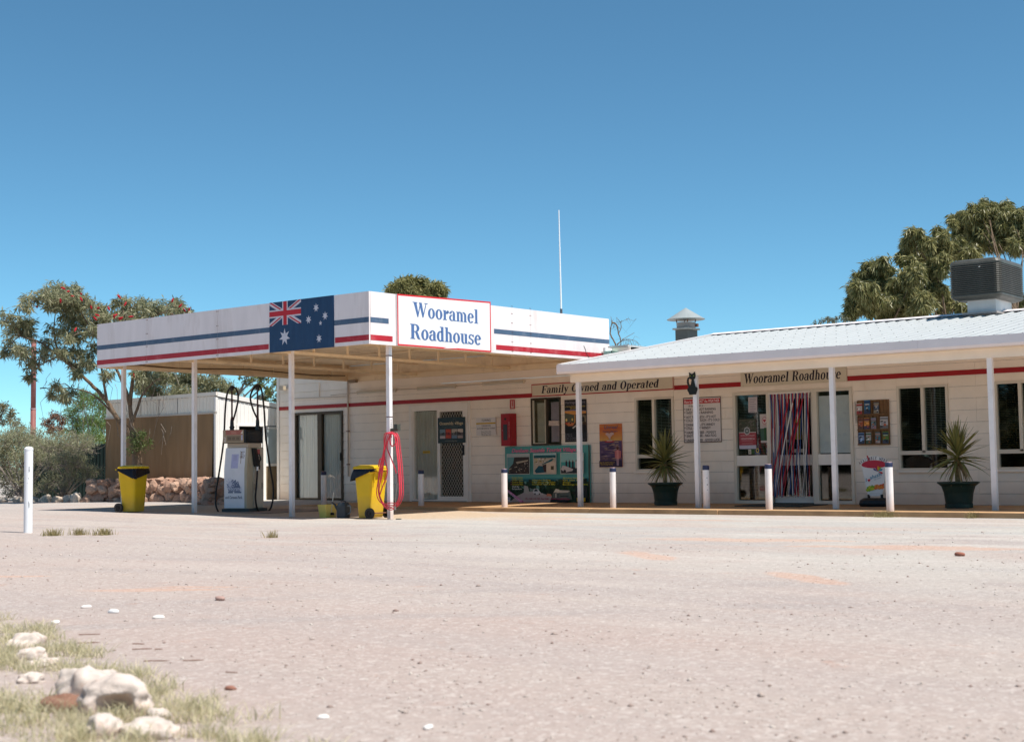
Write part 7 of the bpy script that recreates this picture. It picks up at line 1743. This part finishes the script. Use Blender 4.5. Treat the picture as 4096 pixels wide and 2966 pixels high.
# small weeds
WDM = leaf_mat('weed_leaf', (.20, .18, .06), (.42, .33, .17), .25, .7)
for i, (x, y, n, r, lb) in enumerate(((-2.50, -12.62, 90, .10, 'dry straw coloured weed nearest the tall white post'), (-2.34, -12.30, 110, .09, 'dry weed tuft in the middle of three on the gravel'), (-2.02, -12.13, 110, .10, 'dry weed tuft with one tall stem on the gravel'), (5.76, -3.27, 160, .14, 'dry weeds growing at the kerb under the bollard by the slush sign'), (7.15, -3.27, 50, .06, 'small weed at the kerb near the rightmost post'), (.9, -11.6, 50, .06, 'small weed tuft out on the gravel'))):
    o = blades('weed', [(x, y, r*.7), (x+r*.6, y+.02, r*.5)], n, 0, .03, .14, .007, WDM, .8); tag(o, lb, 'weed', 'dry weeds')
# gravel
gv = []; 
V, T = [], []
octa = np.array([(1, 0, 0), (-1, 0, 0), (0, 1, 0), (0, -1, 0), (0, 0, 1), (0, 0, -1)], float); of = np.array([(0, 2, 4), (2, 1, 4), (1, 3, 4), (3, 0, 4), (2, 0, 5), (1, 2, 5), (3, 1, 5), (0, 3, 5)])
cnt = 0; k_ = 0
cd = np.array([F_.x, F_.y]); cd /= np.linalg.norm(cd); cr_ = np.array([cd[1], -cd[0]])
while cnt < 5500:
    d = 4.2+14*random.random()**1.9; l = random.uniform(-.40, .40)*d
    x = CAM.x+cd[0]*d+cr_[0]*l; y = CAM.y+cd[1]*d+cr_[1]*l
    if mnoise.noise(Vector((x*.9, y*.9, 2)))+random.uniform(-.45, .45) < -.15: continue
    r0 = (.0025+.006*random.random()**4+.010*(random.random() < .02)*random.random())*(1+.04*d)
    s_ = np.array([r0*random.uniform(.8, 1.6), r0*random.uniform(.7, 1.1), r0*random.uniform(.4, .8)]); a = random.uniform(0, 6.3)
    q = octa*s_*(1+.25*rng.normal(size=(6, 1))); q = np.stack([q[:, 0]*cos(a)-q[:, 1]*sin(a)+x, q[:, 0]*sin(a)+q[:, 1]*cos(a)+y, q[:, 2]+gz(x, y)+r0*.15], 1)
    V.append(q); T.append(of+cnt*6); cnt += 1
GVM = leaf_mat('gravel_stone', (.24, .16, .13), (.60, .53, .47), 0.0, .9)
gme = numpy_mesh('gravel', np.concatenate(V), np.concatenate(T), GVM, 3); go = bpy.data.objects.new('gravel', gme); COL.objects.link(go); go['kind'] = 'stuff'

# unseen scrub added behind the camera so the shop windows mirror dark leaves
random.seed(44); SCRUB = []
for i in range(95):
    x = -95+1.45*i+random.uniform(-1, 1); SCRUB += [(x, -47+random.uniform(-4, 4)-.12*abs(x), random.uniform(1.2, 2.4), random.uniform(1.6, 2.4)), (x+.5, -48+random.uniform(-4, 4)-.12*abs(x), random.uniform(3.0, 5.6), random.uniform(1.2, 2.0))]
so = leaves('reflected_scrub', SCRUB, 95, .6, .3, leaf_mat('scrub_leaf', (.05, .06, .025), (.13, .13, .065), .15), None, droop=.3, shell=.2); so['kind'] = 'stuff'
# low scrub closing the plain behind the garden and the buildings
random.seed(52); FARS = [(-120+1.7*i+random.uniform(-1, 1), 48+random.uniform(-5, 5)+.1*i, random.uniform(.5, 1.2), random.uniform(.9, 1.5)) for i in range(100)]
ds = leaves('distant_scrub', FARS, 60, .4, .16, leaf_mat('distant_scrub_leaf', (.12, .13, .06), (.27, .26, .15), .25), None, droop=.2, shell=.2); ds['kind'] = 'stuff'
